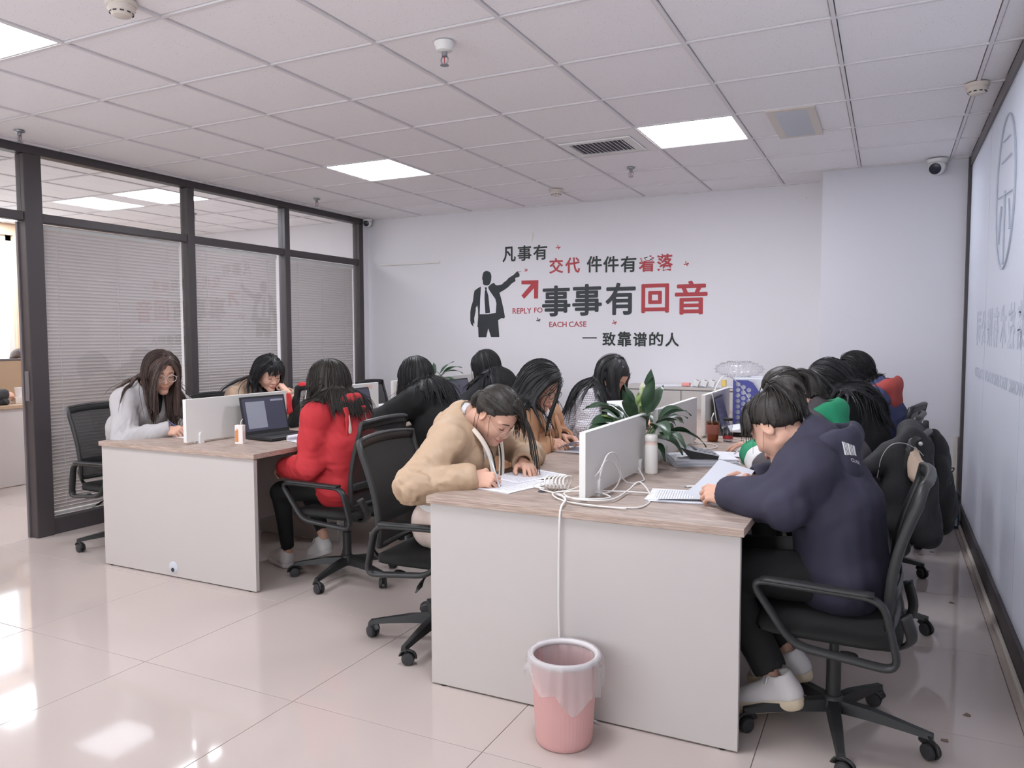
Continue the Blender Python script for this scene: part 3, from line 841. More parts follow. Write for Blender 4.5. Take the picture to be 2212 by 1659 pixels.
class Merge:
    """several meshed pieces joined into one mesh with material slots"""
    def __init__(s): s.V = []; s.Q = []; s.F = []; s.n = 0; s.names = []
    def add(s, V, Q, m, M=None):
        if len(V) == 0: return s
        V = np.asarray(V, float); Q = np.asarray(Q)
        if Q.shape[1] == 3: Q = np.concatenate([Q, Q[:, 2:3]], 1)
        if M is not None: M = np.array(M); V = V @ M[:3, :3].T + M[:3, 3]
        if m not in s.names: s.names.append(m)
        s.V.append(V); s.Q.append(Q + s.n); s.F.append(np.full(len(Q), s.names.index(m))); s.n += len(V); return s
    def mb(s, mb, m, M=None):
        quads = [q for q in mb.f if len(q) == 4]
        for q in mb.f:
            if len(q) > 4:
                for i in range(1, len(q) - 1, 2): quads.append((q[0], q[i], q[i + 1], q[min(i + 2, len(q) - 1)]))
            elif len(q) == 3: quads.append((q[0], q[1], q[2], q[2]))
        return s.add(np.array([tuple(v) for v in mb.v]), np.array(quads), m, M)
    def build(s, name, parent):
        V = np.concatenate(s.V); Q = np.concatenate(s.Q); F = np.concatenate(s.F)
        tri = Q[:, 2] == Q[:, 3]
        if tri.any():
            faces = [tuple(q[:3]) if t else tuple(q) for q, t in zip(Q.tolist(), tri)]
            return mesh_obj(name, V.tolist(), faces, parent=parent, smooth=True, mats=s.names, fmat=F)
        return np_obj(name, V, Q, s.names, parent, F)
# ------------------------------------------------------------------ people
mat('skin', (214, 168, 146), 0.55, spec=0.35, noise=(30, .05))
mat('skin_pale', (222, 178, 158), 0.55, spec=0.35, noise=(30, .05))
mat('lips', (196, 128, 116), 0.45)
mat('brow', (58, 46, 42), 0.8)
def hair_mat(name, c0, c1):
    m = mat(name, c0, 0.5, spec=0.4); nt, b = nodes_of(m)
    tc = nt.nodes.new('ShaderNodeTexCoord'); mp = nt.nodes.new('ShaderNodeMapping'); mp.inputs['Scale'].default_value = (90, 90, 6)
    n = nt.nodes.new('ShaderNodeTexNoise'); n.inputs['Scale'].default_value = 1.6; n.inputs['Detail'].default_value = 5
    rp = nt.nodes.new('ShaderNodeValToRGB'); rp.color_ramp.elements[0].position = .35; rp.color_ramp.elements[1].position = .75
    rp.color_ramp.elements[0].color = (*lin(c0), 1); rp.color_ramp.elements[1].color = (*lin(c1), 1)
    bp = nt.nodes.new('ShaderNodeBump'); bp.inputs['Strength'].default_value = .2; bp.inputs['Distance'].default_value = .002
    nt.links.new(tc.outputs['Object'], mp.inputs[0]); nt.links.new(mp.outputs[0], n.inputs['Vector']); nt.links.new(n.outputs['Fac'], rp.inputs[0])
    nt.links.new(rp.outputs[0], b.inputs['Base Color']); nt.links.new(n.outputs['Fac'], bp.inputs['Height']); nt.links.new(bp.outputs[0], b.inputs['Normal'])
hair_mat('hair_black', (30, 30, 31), (48, 47, 49)); hair_mat('hair_dark', (38, 35, 32), (62, 55, 50)); hair_mat('hair_brown', (58, 46, 42), (92, 74, 66))

UP = v3(0, 0, 1)
# ---- hands -----------------------------------------------------------------------------------
POSES = {
    'flat':  ([(20, 14, 8), (16, 14, 8), (16, 14, 8), (20, 16, 10)], (.12, .03, -.06, -.16), [(.048, .052, -.012), (.072, .062, -.022), (.09, .062, -.028)]),
    'type':  ([(28, 28, 16), (24, 30, 16), (26, 30, 18), (30, 30, 18)], (.12, .03, -.06, -.16), [(.048, .050, -.014), (.07, .058, -.03), (.088, .054, -.04)]),
    'write': ([(46, 52, 26), (52, 66, 36), (60, 74, 42), (64, 76, 44)], (.02, 0, -.02, -.05), [(.046, .048, -.016), (.066, .040, -.038), (.088, .026, -.046)]),
    'hold':  ([(34, 40, 22), (38, 44, 26), (42, 50, 28), (46, 52, 30)], (.05, .01, -.03, -.08), [(.046, .05, -.016), (.068, .044, -.036), (.09, .034, -.042)]),
    'fist':  ([(68, 84, 50), (70, 86, 50), (72, 86, 50), (72, 84, 50)], (.0, 0, 0, 0), [(.044, .046, -.02), (.066, .032, -.036), (.08, .014, -.04)]),
}
KN = [(.084, .028, .002), (.089, .009, .004), (.085, -.011, .003), (.076, -.029, 0)]
FL = [(.034, .022, .019), (.038, .024, .020), (.035, .023, .019), (.027, .018, .017)]
_hands = {}
def hand_mesh(pose, res=.003):
    if (pose, res) in _hands: return _hands[(pose, res)]
    curls, spread, thumb = POSES[pose]
    F = Field((-.06, -.06, -.10), (.2, .085, .04), res)
    F.cap((-.05, 0, -.002), (.005, 0, -.001), .020, .019, .01, (v3(0, 1, 0), .8))
    F.ell((.042, -.001, -.001), (.05, .039, .0155), k=.015)
    F.ell((.03, .024, -.009), (.026, .016, .014), k=.012); F.ell((.032, -.026, -.008), (.03, .014, .013), k=.012)
    for f in range(4):
        k = v3(*KN[f]); F.cap(v3(.02, k[1] * .5, 0), k, .010, .0098, .008)
        p = k; a = 0; rr = [.0093, .0086, .0078, .0066] if f < 3 else [.0082, .0075, .0068, .0058]
        for q in range(3):
            a += math.radians(curls[f][q]); d = unit(v3(math.cos(a), spread[f] * math.cos(a), -math.sin(a)))
            e = p + d * FL[f][q]; F.cap(p, e, rr[q], rr[q + 1], .0025); p = e
    T = [v3(.018, .028, -.008)] + [v3(*t) for t in thumb]
    F.chain(T, [.0135, .0115, .0098, .0078], .005)
    V, Q = F.mesh(); _hands[(pose, res)] = (V, Q); return V, Q
def frame_from(fwd, up):
    x = unit(fwd); z = unit(np.asarray(up, float) - x * (x @ np.asarray(up, float))); y = np.cross(z, x); return x, y, z
def put_hand(mg, wrist, fwd, dorsal, right, pose, m, scale=1.0, res=.003):
    x, y, z = frame_from(fwd, dorsal)
    if not right: y = -y
    V, Q = hand_mesh(pose, res)
    W = np.asarray(wrist) + scale * (V[:, :1] * x + V[:, 1:2] * y + V[:, 2:] * z)
    mg.add(W, Q if right else Q[:, ::-1], m)

# ---- head (head space: x forward, y left, z up, origin between the ears) ----------------------
def head_field(neck_local, res, ears=True):
    lo = np.minimum(v3(-.125, -.1, -.135), neck_local - .075); hi = np.maximum(v3(.13, .1, .145), neck_local + .075)
    F = Field(lo, hi, res)
    F.ell((-.008, 0, .035), (.091, .0725, .089), k=.01)
    F.ell((.022, 0, -.012), (.062, .0615, .092), k=.03)
    for s in (-1, 1):
        F.cap((-.004, s * .046, -.058), (.060, s * .009, -.098), .017, .016, .03)
        F.ell((.050, s * .036, -.03), (.028, .026, .03), k=.025)
        F.cap((.080, s * .013, .031), (.066, s * .05, .030), .0075, .006, .012)
    F.ell((.071, 0, -.098), (.018, .02, .016), k=.02)
    F.cap((.079, 0, .014), (.096, 0, -.024), .0065, .0095, .012); F.ell((.0985, 0, -.029), (.0105, .0105, .0095), k=.008)
    for s in (-1, 1):
        F.ell((.089, s * .0125, -.034), (.0085, .0072, .0068), k=.008)
        F.ell((.1, s * .031, .012), (.02, .02, .0125), k=.014, op='sub')
        F.ell((.0700, s * .031, .0105), (.0145, .0175, .0115), k=.005)
    F.ell((.083, 0, -.060), (.012, .024, .011), k=.012)
    F.cap(v3(-.022, 0, -.045), neck_local, .047, .053, .03)
    if ears:
        for s in (-1, 1):
            c, sn = math.cos(s * .35), math.sin(s * .35)
            R = np.array([[c, -sn, 0], [sn, c, 0], [0, 0, 1]]) @ np.array([[math.cos(.2), 0, math.sin(.2)], [0, 1, 0], [-math.sin(.2), 0, math.cos(.2)]])
            F.ell((-.012, s * .0765, .0), (.0185, .0075, .0315), R, k=.006)
            F.ell((-.009, s * .0835, .003), (.0105, .0055, .020), R, k=.004, op='sub')
    return F
def face_marks(mg, Mh, lash='brow'):
    for s in (-1, 1):
        mg.mb(MB().tube(spline([(.0745, s * .0145, .0045), (.0835, s * .024, .0008), (.0840, s * .034, .0005), (.0735, s * .0475, .004)], 4), [.0009] + [.0015] * 11 + [.0008], 6), lash, Mh)
        mg.mb(MB().tube(spline([(.0905, s * .014, .0335), (.0880, s * .028, .0365), (.0745, s * .048, .0325)], 5), [.0022] + [.0030] * 9 + [.0012], 6, flat=(.45, 1.0)), lash, Mh)
    mg.mb(MB().tube(spline([(.0830, -.0225, -.0645), (.0930, -.010, -.0580), (.0958, 0, -.0585), (.0930, .010, -.0580), (.0830, .0225, -.0645)], 4), [.0012] + [.0034] * 15 + [.0012], 8), 'lips', Mh)
    mg.mb(MB().tube(spline([(.0825, -.021, -.0660), (.0925, -.009, -.0675), (.0945, 0, -.0685), (.0925, .009, -.0675), (.0825, .021, -.0660)], 4), [.0012] + [.0042] * 15 + [.0012], 8), 'lips', Mh)
def make_glasses(person, Mh, rim='glasses_rim', rr=.0245, drop=0.0, fwd=0.0, wide=.0335):
    fr = MB(); M = Mh
    tr = lambda p: (M @ Vector(p))
    for s in (-1, 1):
        c = Vector((.0985 + fwd, s * wide, .006 - drop)); tilt = .12
        ring = [tr((c.x - abs(0) - s * 0 - .10 * rr * 0 + math.cos(t) * rr * math.sin(-.18) * s * -1 * s, c.y + rr * math.cos(t), c.z + rr * .94 * math.sin(t))) for t in [2 * math.pi * k / 28 for k in range(28)]]
        fr.tube(ring, .0015, 6, closed=True)
        fr.tube([tr(p) for p in ((c.x - .002, s * (wide + rr), c.z + .008), (.088, s * .070, .012 - drop * .7), (.03, s * .077, .018 - drop * .2), (-.012, s * .079, .02), (-.024, s * .078, .004))], .0014, 6)
    fr.tube(spline([tr((.0985 + fwd, -wide + rr - .001, .010 - drop)), tr((.1025 + fwd, 0, .014 - drop)), tr((.0985 + fwd, wide - rr + .001, .010 - drop))], 4), .0013, 6)
    g = fr.build('eyeglasses', rim, person, smooth=True)
    ln = MB()
    for s in (-1, 1):
        c = (.0985 + fwd, s * wide, .006 - drop); n = len(ln.v)
        pts = [tr((c[0], c[1] + rr * .97 * math.cos(t), c[2] + rr * .91 * math.sin(t))) for t in [2 * math.pi * k / 24 for k in range(24)]]
        ln._add(pts, [tuple(range(24))])
    o = ln.build('lens', 'clear_glass', g)
mat('glasses_rim', (206, 176, 160), 0.3, metal=0.5); mat('glasses_clear', (210, 206, 204), 0.25); mat('glasses_dark', (70, 62, 60), 0.35)

# ---- hair ------------------------------------------------------------------------------------
SK_C, SK_R = v3(-.008, 0, .035), v3(.095, .0765, .0935)
def scalp_roots(n, seed):
    g = np.random.default_rng(seed); i = np.arange(n * 3) + .5
    ph = np.arccos(1 - 2 * i / (n * 3)); th = math.pi * (1 + 5 ** .5) * i
    u = np.stack([np.cos(th) * np.sin(ph), np.sin(th) * np.sin(ph), np.cos(ph)], -1)
    hl = np.interp(u[:, 0], [-1, -.35, .05, .45, .78, 1.0], [-.62, -.60, -.12, .22, .50, .62])
    hl = hl + .05 * np.sin(u[:, 1] * 17 + seed) + .05 * g.normal(size=len(u))
    u = u[u[:, 2] > hl]
    return u[g.permutation(len(u))[:n]]
def numgrad(fn, P, e=.002):
    d0 = fn(P); g = np.stack([fn(P + e * np.eye(3)[k]) - d0 for k in range(3)], -1)
    return d0, g / np.maximum(np.linalg.norm(g, axis=1), 1e-9)[:, None]
def ribbons(paths, nrm, w, th, taper=.25, sides=5):
    """paths (n,k,3) -> flattened tubes"""
    n, k, _ = paths.shape
    T = np.gradient(paths, axis=1); T /= np.maximum(np.linalg.norm(T, axis=2, keepdims=True), 1e-9)
    N = nrm - T * (nrm * T).sum(-1, keepdims=True); N /= np.maximum(np.linalg.norm(N, axis=2, keepdims=True), 1e-9)
    B = np.cross(T, N); t = np.linspace(0, 1, k)
    prof = np.interp(t, [0, .08, .7, .92, 1], [.55, 1, 1, .7, taper])
    w = np.asarray(w).reshape(-1, 1, 1); V = []
    for s in range(sides):
        a = 2 * math.pi * s / sides + .3
        V.append(paths + B * (w * prof[None, :, None] * math.cos(a)) + N * (th * prof[None, :, None] * math.sin(a)))
    V = np.stack(V, 2).reshape(-1, 3)
    base = (np.arange(n)[:, None, None] * k + np.arange(k - 1)[None, :, None]) * sides
    s0 = np.arange(sides)[None, None, :]; s1 = (s0 + 1) % sides
    Q = np.stack([base + s0, base + sides + s0, base + sides + s1, base + s1], -1).reshape(-1, 4)
    return V, Q
def body_sdf(J):
    caps = J['caps']
    def fn(P):
        d = np.full(len(P), 9.0)
        for a, b, ra, rb, fl in caps: d = np.minimum(d, sd_cap(P, a, b, ra, rb, fl))
        return d
    return fn
def make_hair(person, Mh, J, m, style, length, n=300, seed=1, part=0.0, guard=True, pull=(0, 0, 0), tie=None, fringe=0.0, w=.0085, flare=0.0, back=.5, tail_push=(0, 0, 0), grav=.28, side_bias=1.0, fine=.0024, gather=0.0, bangs=0.0):
    Ma = np.array(Mh); R = Ma[:3, :3]; O = Ma[:3, 3]
    tow = lambda p: p @ R.T + O
    tol = lambda p: (p - O) @ R
    bsd = body_sdf(J)
    def coll(P):
        q = tol(P); d = sd_ell(q, SK_C, SK_R * .985)
        d = smin(d, sd_ell(q, v3(.022, 0, -.012), v3(.064, .066, .094)), .02)
        if guard: d = np.minimum(d, sd_ell(q, v3(.088, 0, -.052), v3(.07, .056, .088)))
        return smin(d, bsd(P) - .004, .015)
    mg = Merge()
    # scalp cap
    F = Field(SK_C - SK_R - .02, SK_C + SK_R + .02, .0045); F.ell(SK_C, SK_R * 1.0)
    F.cut((.66, 0, -.75), -.012); F.cut((0, 0, -1), .066); V, Q = F.mesh(); mg.add(V, Q, m, Ma)
    g = np.random.default_rng(seed)
    u = scalp_roots(int(n * 1.4), seed); n = len(u)
    root = SK_C + u * SK_R
    nl = unit_rows(u / SK_R)
    n = len(u); ng = min(170, n)                      # guides that carry the mass; all strands draw the surface
    if style == 'tail':
        tdir = unit((v3(*tie) - SK_C) / SK_R); k1 = 10; P = np.zeros((n, k1, 3)); N = np.zeros((n, k1, 3))
        off = g.uniform(.006, .009, n)
        for q in range(k1):
            t = q / (k1 - 1); d = unit_rows(u * (1 - t) + tdir * t + 1e-6)
            P[:, q] = SK_C + d * (SK_R + (off + .004 * t)[:, None]); N[:, q] = unit_rows(d / SK_R)
        W = tow(P)
        V, Q = hair_mass(W[:ng] - (N @ R.T)[:ng] * .007, .010, .0055); mg.add(V, Q, m)
        V, Q = ribbons(W + (N @ R.T) * g.uniform(0, .003, n)[:, None, None], N @ R.T, g.uniform(.7, 1.3, n) * fine, .0016, .8, 3); mg.add(V, Q, m)
        if bangs > 0:
            sel = (u[:, 0] > .35) & (u[:, 2] > .2) & ((root[:, 1] > part) | (part > -.02)); ub, rb, nb = u[sel], root[sel], nl[sel]; sg = np.where(rb[:, 1] > part, 1.0, -1.0)
            d = np.stack([.25 * np.ones(len(ub)), sg * .9, -.15 * np.ones(len(ub))], -1); d = d - nb * (d * nb).sum(1, keepdims=True)
            P, N = march(tow(rb + nb * .009), unit_rows(d) @ R.T, coll, bangs * g.uniform(.75, 1.1, len(ub)), 12, g, .2, np.zeros(3), w, O, 0)
            V, Q = hair_mass(P[::2], .0075, .0052); mg.add(V, Q, m)
            V, Q = ribbons(P + N * g.uniform(.004, .009, len(ub))[:, None, None], N, fine * g.uniform(.7, 1.2, len(ub)), .0016, .2, 3); mg.add(V, Q, m)
        nt_ = 260; a = g.uniform(0, 2 * math.pi, nt_); r = .016 * np.sqrt(g.uniform(0, 1, nt_))
        e1 = unit(np.cross(tdir, v3(0, 1, 0))); e2 = np.cross(tdir, e1)
        start = (SK_C + tdir * (SK_R + .010)) + r[:, None] * (np.cos(a)[:, None] * e1 + np.sin(a)[:, None] * e2)
        p = tow(start); t = unit_rows((tdir + v3(-.5, 0, .15)) @ R.T + .22 * g.normal(size=(nt_, 3)) + np.asarray(tail_push))
        P, N = march(p, t, coll, length * g.uniform(.8, 1.05, nt_), 22, g, .14, np.asarray(tail_push), w, O, gather)
        V, Q = hair_mass(P[:50], .011, .0055); mg.add(V, Q, m)
        V, Q = ribbons(P + .011 * unit_rows(g.normal(size=(nt_, 1, 3))), N, fine * g.uniform(.7, 1.2, nt_), .0017, .2, 3); mg.add(V, Q, m)
        V, Q = ring_mesh(tow((SK_C + tdir * (SK_R + .010))[None])[0], tdir @ R.T, .018, .006); mg.add(V, Q, 'rubber_black')
    else:
        sgn = np.where(root[:, 1] - part > 0, 1.0, -1.0) * side_bias
        d = np.stack([-back * np.ones(n) * (.4 + .6 * (u[:, 0] < .5)), sgn * np.clip(.35 + np.abs(root[:, 1] - part) * 12, .35, 1.0), -.35 * np.ones(n)], -1)
        bk = u[:, 0] < -.45
        d[bk] = np.stack([-.7 * np.ones(bk.sum()), root[bk, 1] * 6, -.9 * np.ones(bk.sum())], -1)
        d = d - nl * (d * nl).sum(1, keepdims=True)
        L = length * g.uniform(.86, 1.04, n); short = np.zeros(n, bool)
        if fringe > 0:
            fz = (u[:, 0] > .62) & (np.abs(u[:, 1]) < .45); d[fz] = np.stack([.9 * np.ones(fz.sum()), .5 * root[fz, 1] / .07 + .25 * sgn[fz], -.6 * np.ones(fz.sum())], -1); L[fz] = fringe * g.uniform(.85, 1.1, fz.sum()); short = fz
        t = unit_rows(d) @ R.T
        p = tow(root + nl * .006)
        P, N = march(p, t, coll, L, 18, g, grav, np.asarray(pull), w, O, gather)
        V, Q = hair_mass(P[:ng], .0125, .0072, .016); mg.add(V, Q, m)
        V, Q = ribbons(P + N * g.uniform(.011, .0165, n)[:, None, None], N, fine * g.uniform(.7, 1.3, n), .0017, .15, 3); mg.add(V, Q, m)
    return mg.build('hair', person)
def unit_rows(a): return a / np.maximum(np.linalg.norm(a, axis=-1, keepdims=True), 1e-9)
def ring_mesh(c, axis, R, r, n=18, m=7):
    axis = unit(axis); e1 = unit(np.cross(axis, v3(.3, .9, .2))); e2 = np.cross(axis, e1); V = []
    for i in range(n):
        a = 2 * math.pi * i / n; d = e1 * math.cos(a) + e2 * math.sin(a)
        for j in range(m): b = 2 * math.pi * j / m; V.append(c + d * (R + r * math.cos(b)) + axis * r * math.sin(b))
    Q = [(i * m + j, i * m + (j + 1) % m, ((i + 1) % n) * m + (j + 1) % m, ((i + 1) % n) * m + j) for i in range(n) for j in range(m)]
    return np.array(V), np.array(Q)
def march(p, t, coll, L, k, g, alpha, pull, w, axis, gather):
    n = len(p); P = np.zeros((n, k, 3)); N = np.zeros((n, k, 3)); thick = g.uniform(.009, .015, n)
    step = (L / (k - 1))[:, None]; wob = g.normal(size=(n, 3)) * .03
    for q in range(k):
        d, nr = numgrad(coll, p)
        pen = np.maximum(thick - d, 0)
        if q: p = p + nr * np.minimum(pen, .02)[:, None]
        P[:, q] = p; N[:, q] = nr
        fall = np.array([0, 0, -1.0]) + pull * max(0, 1 - q / (k * .55)) + wob
        to = axis - p; to[:, 2] = 0; fall = fall + gather * np.clip(to / .08, -1.5, 1.5)
        t = unit_rows(t * (1 - alpha) + alpha * unit_rows(np.broadcast_to(fall, t.shape)))
        if q < k * .35: t = unit_rows(t - nr * (np.clip((d - thick) / .02, 0, 1) * np.clip((.05 - d) / .02, 0, 1) * .2)[:, None])
        near = (d < thick + .012)
        tn = (t * nr).sum(1, keepdims=True)
        t = np.where(near[:, None] & (tn < 0), unit_rows(t - nr * tn), t)
        p = p + t * step
    dm = np.max(np.stack([coll(P[:, q]) for q in range(0, int(k * .7), 2)]), 0); ok = dm < .075     # drop strands that strayed off the head
    if ok.sum() > 40: P[~ok] = P[ok][g.integers(0, ok.sum(), (~ok).sum())] + .002 * g.normal(size=((~ok).sum(), 1, 3)); N[~ok] = N[ok][0]
    # smooth the paths a little, ends fixed
    for _ in range(2): P[:, 1:-1] = .25 * P[:, :-2] + .5 * P[:, 1:-1] + .25 * P[:, 2:]
    return P, N
def hair_mass(P, r, res=.006, k=.010):
    """smooth body of hair grown from guide paths: point-splatted distance field, blurred a little"""
    n, kk, _ = P.shape; sub = 3
    t = np.linspace(0, kk - 1, (kk - 1) * sub + 1); i0 = np.minimum(t.astype(int), kk - 2); w = (t - i0)[None, :, None]
    D = P[:, i0] * (1 - w) + P[:, i0 + 1] * w; tt = t / (kk - 1)
    rad = np.broadcast_to(r * (1 - .72 * np.maximum(0, tt - .55) / .45), D.shape[:2]).ravel(); pts = D.reshape(-1, 3)
    F = Field(pts.min(0) - r * 3, pts.max(0) + r * 3, res); sh = F.D.shape; flat = F.D.ravel()
    base = np.round((pts - F.lo) / res).astype(int); m = int(np.ceil((r + .008) / res))
    for dx in range(-m, m + 1):
        for dy in range(-m, m + 1):
            for dz in range(-m, m + 1):
                if dx * dx + dy * dy + dz * dz > (m + .5) ** 2: continue
                c = base + (dx, dy, dz); d = np.sqrt((((F.lo + c * res) - pts) ** 2).sum(1)) - rad
                np.minimum.at(flat, (c[:, 0] * sh[1] + c[:, 1]) * sh[2] + c[:, 2], d.astype(np.float32))
    G = np.minimum(flat.reshape(sh), .02)
    for ax in (0, 1, 2):
        G = .25 * np.roll(G, 1, ax) + .5 * G + .25 * np.roll(G, -1, ax)
    F.D = G - .0012
    V, Q = F.mesh(); return relax(V, Q, 3, .5), Q

# ---- joints ----------------------------------------------------------------------------------
def elbow(S, W, hint, l1=.275, l2=.245):
    d = W - S; L = np.linalg.norm(d)
    if L > (l1 + l2) * .985: f = L / ((l1 + l2) * .985); l1 *= f; l2 *= f
    a = (l1 * l1 - l2 * l2 + L * L) / (2 * L); h = math.sqrt(max(l1 * l1 - a * a, 0))
    hd = np.asarray(hint, float); hd = unit(hd - d * (hd @ d) / (L * L))
    return S + d * (a / L) + hd * h
def joints(face, hip, neck, WL, WR, hintL=None, hintR=None, sh=.165, shfwd=.03, twist=0.0, knees=None, ankles=None, tilt=0.0, EL=None, ER=None):
    """face = +1 when the person faces +x, -1 when facing -x; all positions in the room"""
    f = v3(face, 0, 0); l = v3(0, face, 0)
    H, N = v3(*hip), v3(*neck); sp = unit(N - H)
    M = H * .5 + N * .5 - f * .035
    SC = N - sp * .055
    tw = math.radians(twist); lx = l * math.cos(tw) + f * math.sin(tw) + UP * math.sin(math.radians(tilt))
    SL = SC + lx * sh + f * shfwd - UP * .015; SR = SC - lx * sh + f * shfwd - UP * .015
    WL, WR = v3(*WL), v3(*WR)
    if EL is not None: EL = v3(*EL)
    else: EL = elbow(SL, WL, hintL if hintL is not None else l * .8 - UP * .6 - f * .2)
    if ER is not None: ER = v3(*ER)
    else: ER = elbow(SR, WR, hintR if hintR is not None else -l * .8 - UP * .6 - f * .2)
    kn = knees or ((H[0] + face * .40, H[1] + face * .11, .50), (H[0] + face * .40, H[1] - face * .11, .50))
    an = ankles or ((H[0] + face * .36, H[1] + face * .10, .09), (H[0] + face * .36, H[1] - face * .10, .09))
    J = dict(f=f, l=lx, face=face, H=H, N=N, M=M, SC=SC, SL=SL, SR=SR, EL=EL, ER=ER, WL=WL, WR=WR, sp=sp, KL=v3(*kn[0]), KR=v3(*kn[1]), AL=v3(*an[0]), AR=v3(*an[1]))
    return J
def torso(F, J, o, k=.035):
    l = J['l']
    F.cap(J['H'], J['M'], .118 + o, .106 + o, k, (l, .78)); F.cap(J['M'], J['SC'], .106 + o, .082 + o, k, (l, .70))
    F.cap(J['SL'], J['SR'], .05 + o, None, k)
    F.ell(J['SC'] + J['f'] * .062 - J['sp'] * .10, (.062 + o, .115 + o, .07 + o), k=.05)
def set_colliders(J, o):
    l = J['l']
    J['caps'] = [(J['H'], J['M'], .118 + o, .106 + o, (l, .78)), (J['M'], J['SC'], .106 + o, .082 + o, (l, .70)), (J['SL'], J['SR'], .05 + o, .05 + o, None),
                 (J['SL'], J['EL'], .05 + o, .043 + o, None), (J['SR'], J['ER'], .05 + o, .043 + o, None), (J['SC'], J['N'], .06, .055, None)] + J.get('extra_caps', [])
def bounds(J, keys, pad): A = np.stack([J[k] for k in keys]); return A.min(0) - pad, A.max(0) + pad
def under_body(mg, J, m):
    lo, hi = bounds(J, ['H', 'N', 'M', 'SL', 'SR', 'EL', 'ER', 'WL', 'WR', 'KL', 'KR', 'AL', 'AR'], .16)
    F = Field(lo, hi, .017); torso(F, J, -.02)
    F.cap(J['SC'], J['N'] + J['sp'] * .03, .05, .048, .02)
    for s in 'LR':
        F.cap(J['S' + s], J['E' + s], .042, .034, .03); F.cap(J['E' + s], J['W' + s], .034, .022, .02)
        hj = J['H'] + J['l'] * (.08 if s == 'L' else -.08)
        F.cap(hj, J['K' + s], .075, .05, .03); F.cap(J['K' + s], J['A' + s] - UP * .02, .048, .030, .02)
    V, Q = F.mesh(); mg.add(V, Q, m)
def top_garment(person, name, J, m, o, res, amp=.004, freq=34, seed=1, neck_r=.06, open_front=None, hem=.425, cuff=True, folds=None, sleeve=1.0, extra=None):
    lo, hi = bounds(J, ['H', 'N', 'M', 'SL', 'SR', 'EL', 'ER', 'WL', 'WR'], .21)
    F = Field(lo, hi, res); torso(F, J, o)
    F.cap(J['SC'], J['N'] + J['sp'] * .012, .075 + o * .5, .062 + o * .5, .03)
    for s in 'LR':
        S, E, W = J['S' + s], J['E' + s], J['W' + s]; d = unit(W - E)
        F.cap(S, E, (.050 + o) * sleeve, (.044 + o) * sleeve, .03); F.cap(E, W - d * .02, (.044 + o) * sleeve, .033 + o * .8, .02)
    if extra: extra(F)
    if amp:
        el = np.stack([J['EL'], J['ER'], J['M']])
        def mask(P):
            dd = np.min(np.linalg.norm(P[:, None, :] - el[None], axis=2), axis=1); return .45 + .9 * np.exp(-(dd / .13) ** 2)
        F.wrinkle(amp, freq, seed, mask); F.wrinkle(amp * .45, freq * 2.1, seed + 5, mask)
    if folds:
        for a, b, r in folds: F.cap(a, b, r, r * .6, .012, op='sub')
    for s in 'LR':
        W = J['W' + s]; d = unit(W - J['E' + s])
        F.ell(W + d * .064, (.062, .062, .062), k=.004, op='sub'); F.cap(W - d * .045, W + d * .03, .0285, .029, .004, op='sub')
    nk = J['N'] + (J['head'] - J['N']) * .55
    F.cap(J['N'] - J['sp'] * .01, nk, neck_r, neck_r * 1.15, .01, op='sub')
    if open_front:
        for a, b, ra, rb in open_front: F.cap(a, b, ra, rb, .006, op='sub')
    F.cut((0, 0, -1), -hem, .012)
    V, Q = F.mesh(); V = relax(V, Q, 1, .4)
    return np_obj(name, V, Q, m, person)
def trousers(person, J, m, res=.009, wide=0.0, seed=3, amp=.003, hem_up=.03, name='trousers'):
    lo, hi = bounds(J, ['H', 'KL', 'KR', 'AL', 'AR'], .18)
    F = Field(lo, hi, res); l = J['l']
    F.cap(J['H'] - l * .06, J['H'] + l * .06, .115, None, .03)
    for s in 'LR':
        hj = J['H'] + l * (.085 if s == 'L' else -.085); K, A = J['K' + s], J['A' + s]; d = unit(A - K)
        F.cap(hj, K, .088 + wide * .5, .064 + wide, .03); F.cap(K, A - d * hem_up, .062 + wide, .046 + wide, .02)
    F.wrinkle(amp, 40, seed)
    for s in 'LR':
        A = J['A' + s]; d = unit(A - J['K' + s]); r = .05 + wide
        F.ell(A - d * hem_up + d * (r + .012), (r + .014,) * 3, k=.003, op='sub'); F.cap(A - d * (hem_up + .05), A + d * .03, .032 + wide * .9, None, .003, op='sub')
    F.cut((0, 0, 1), J['H'][2] + .1, .01)
    V, Q = F.mesh(); return np_obj(name, V, Q, m, person)
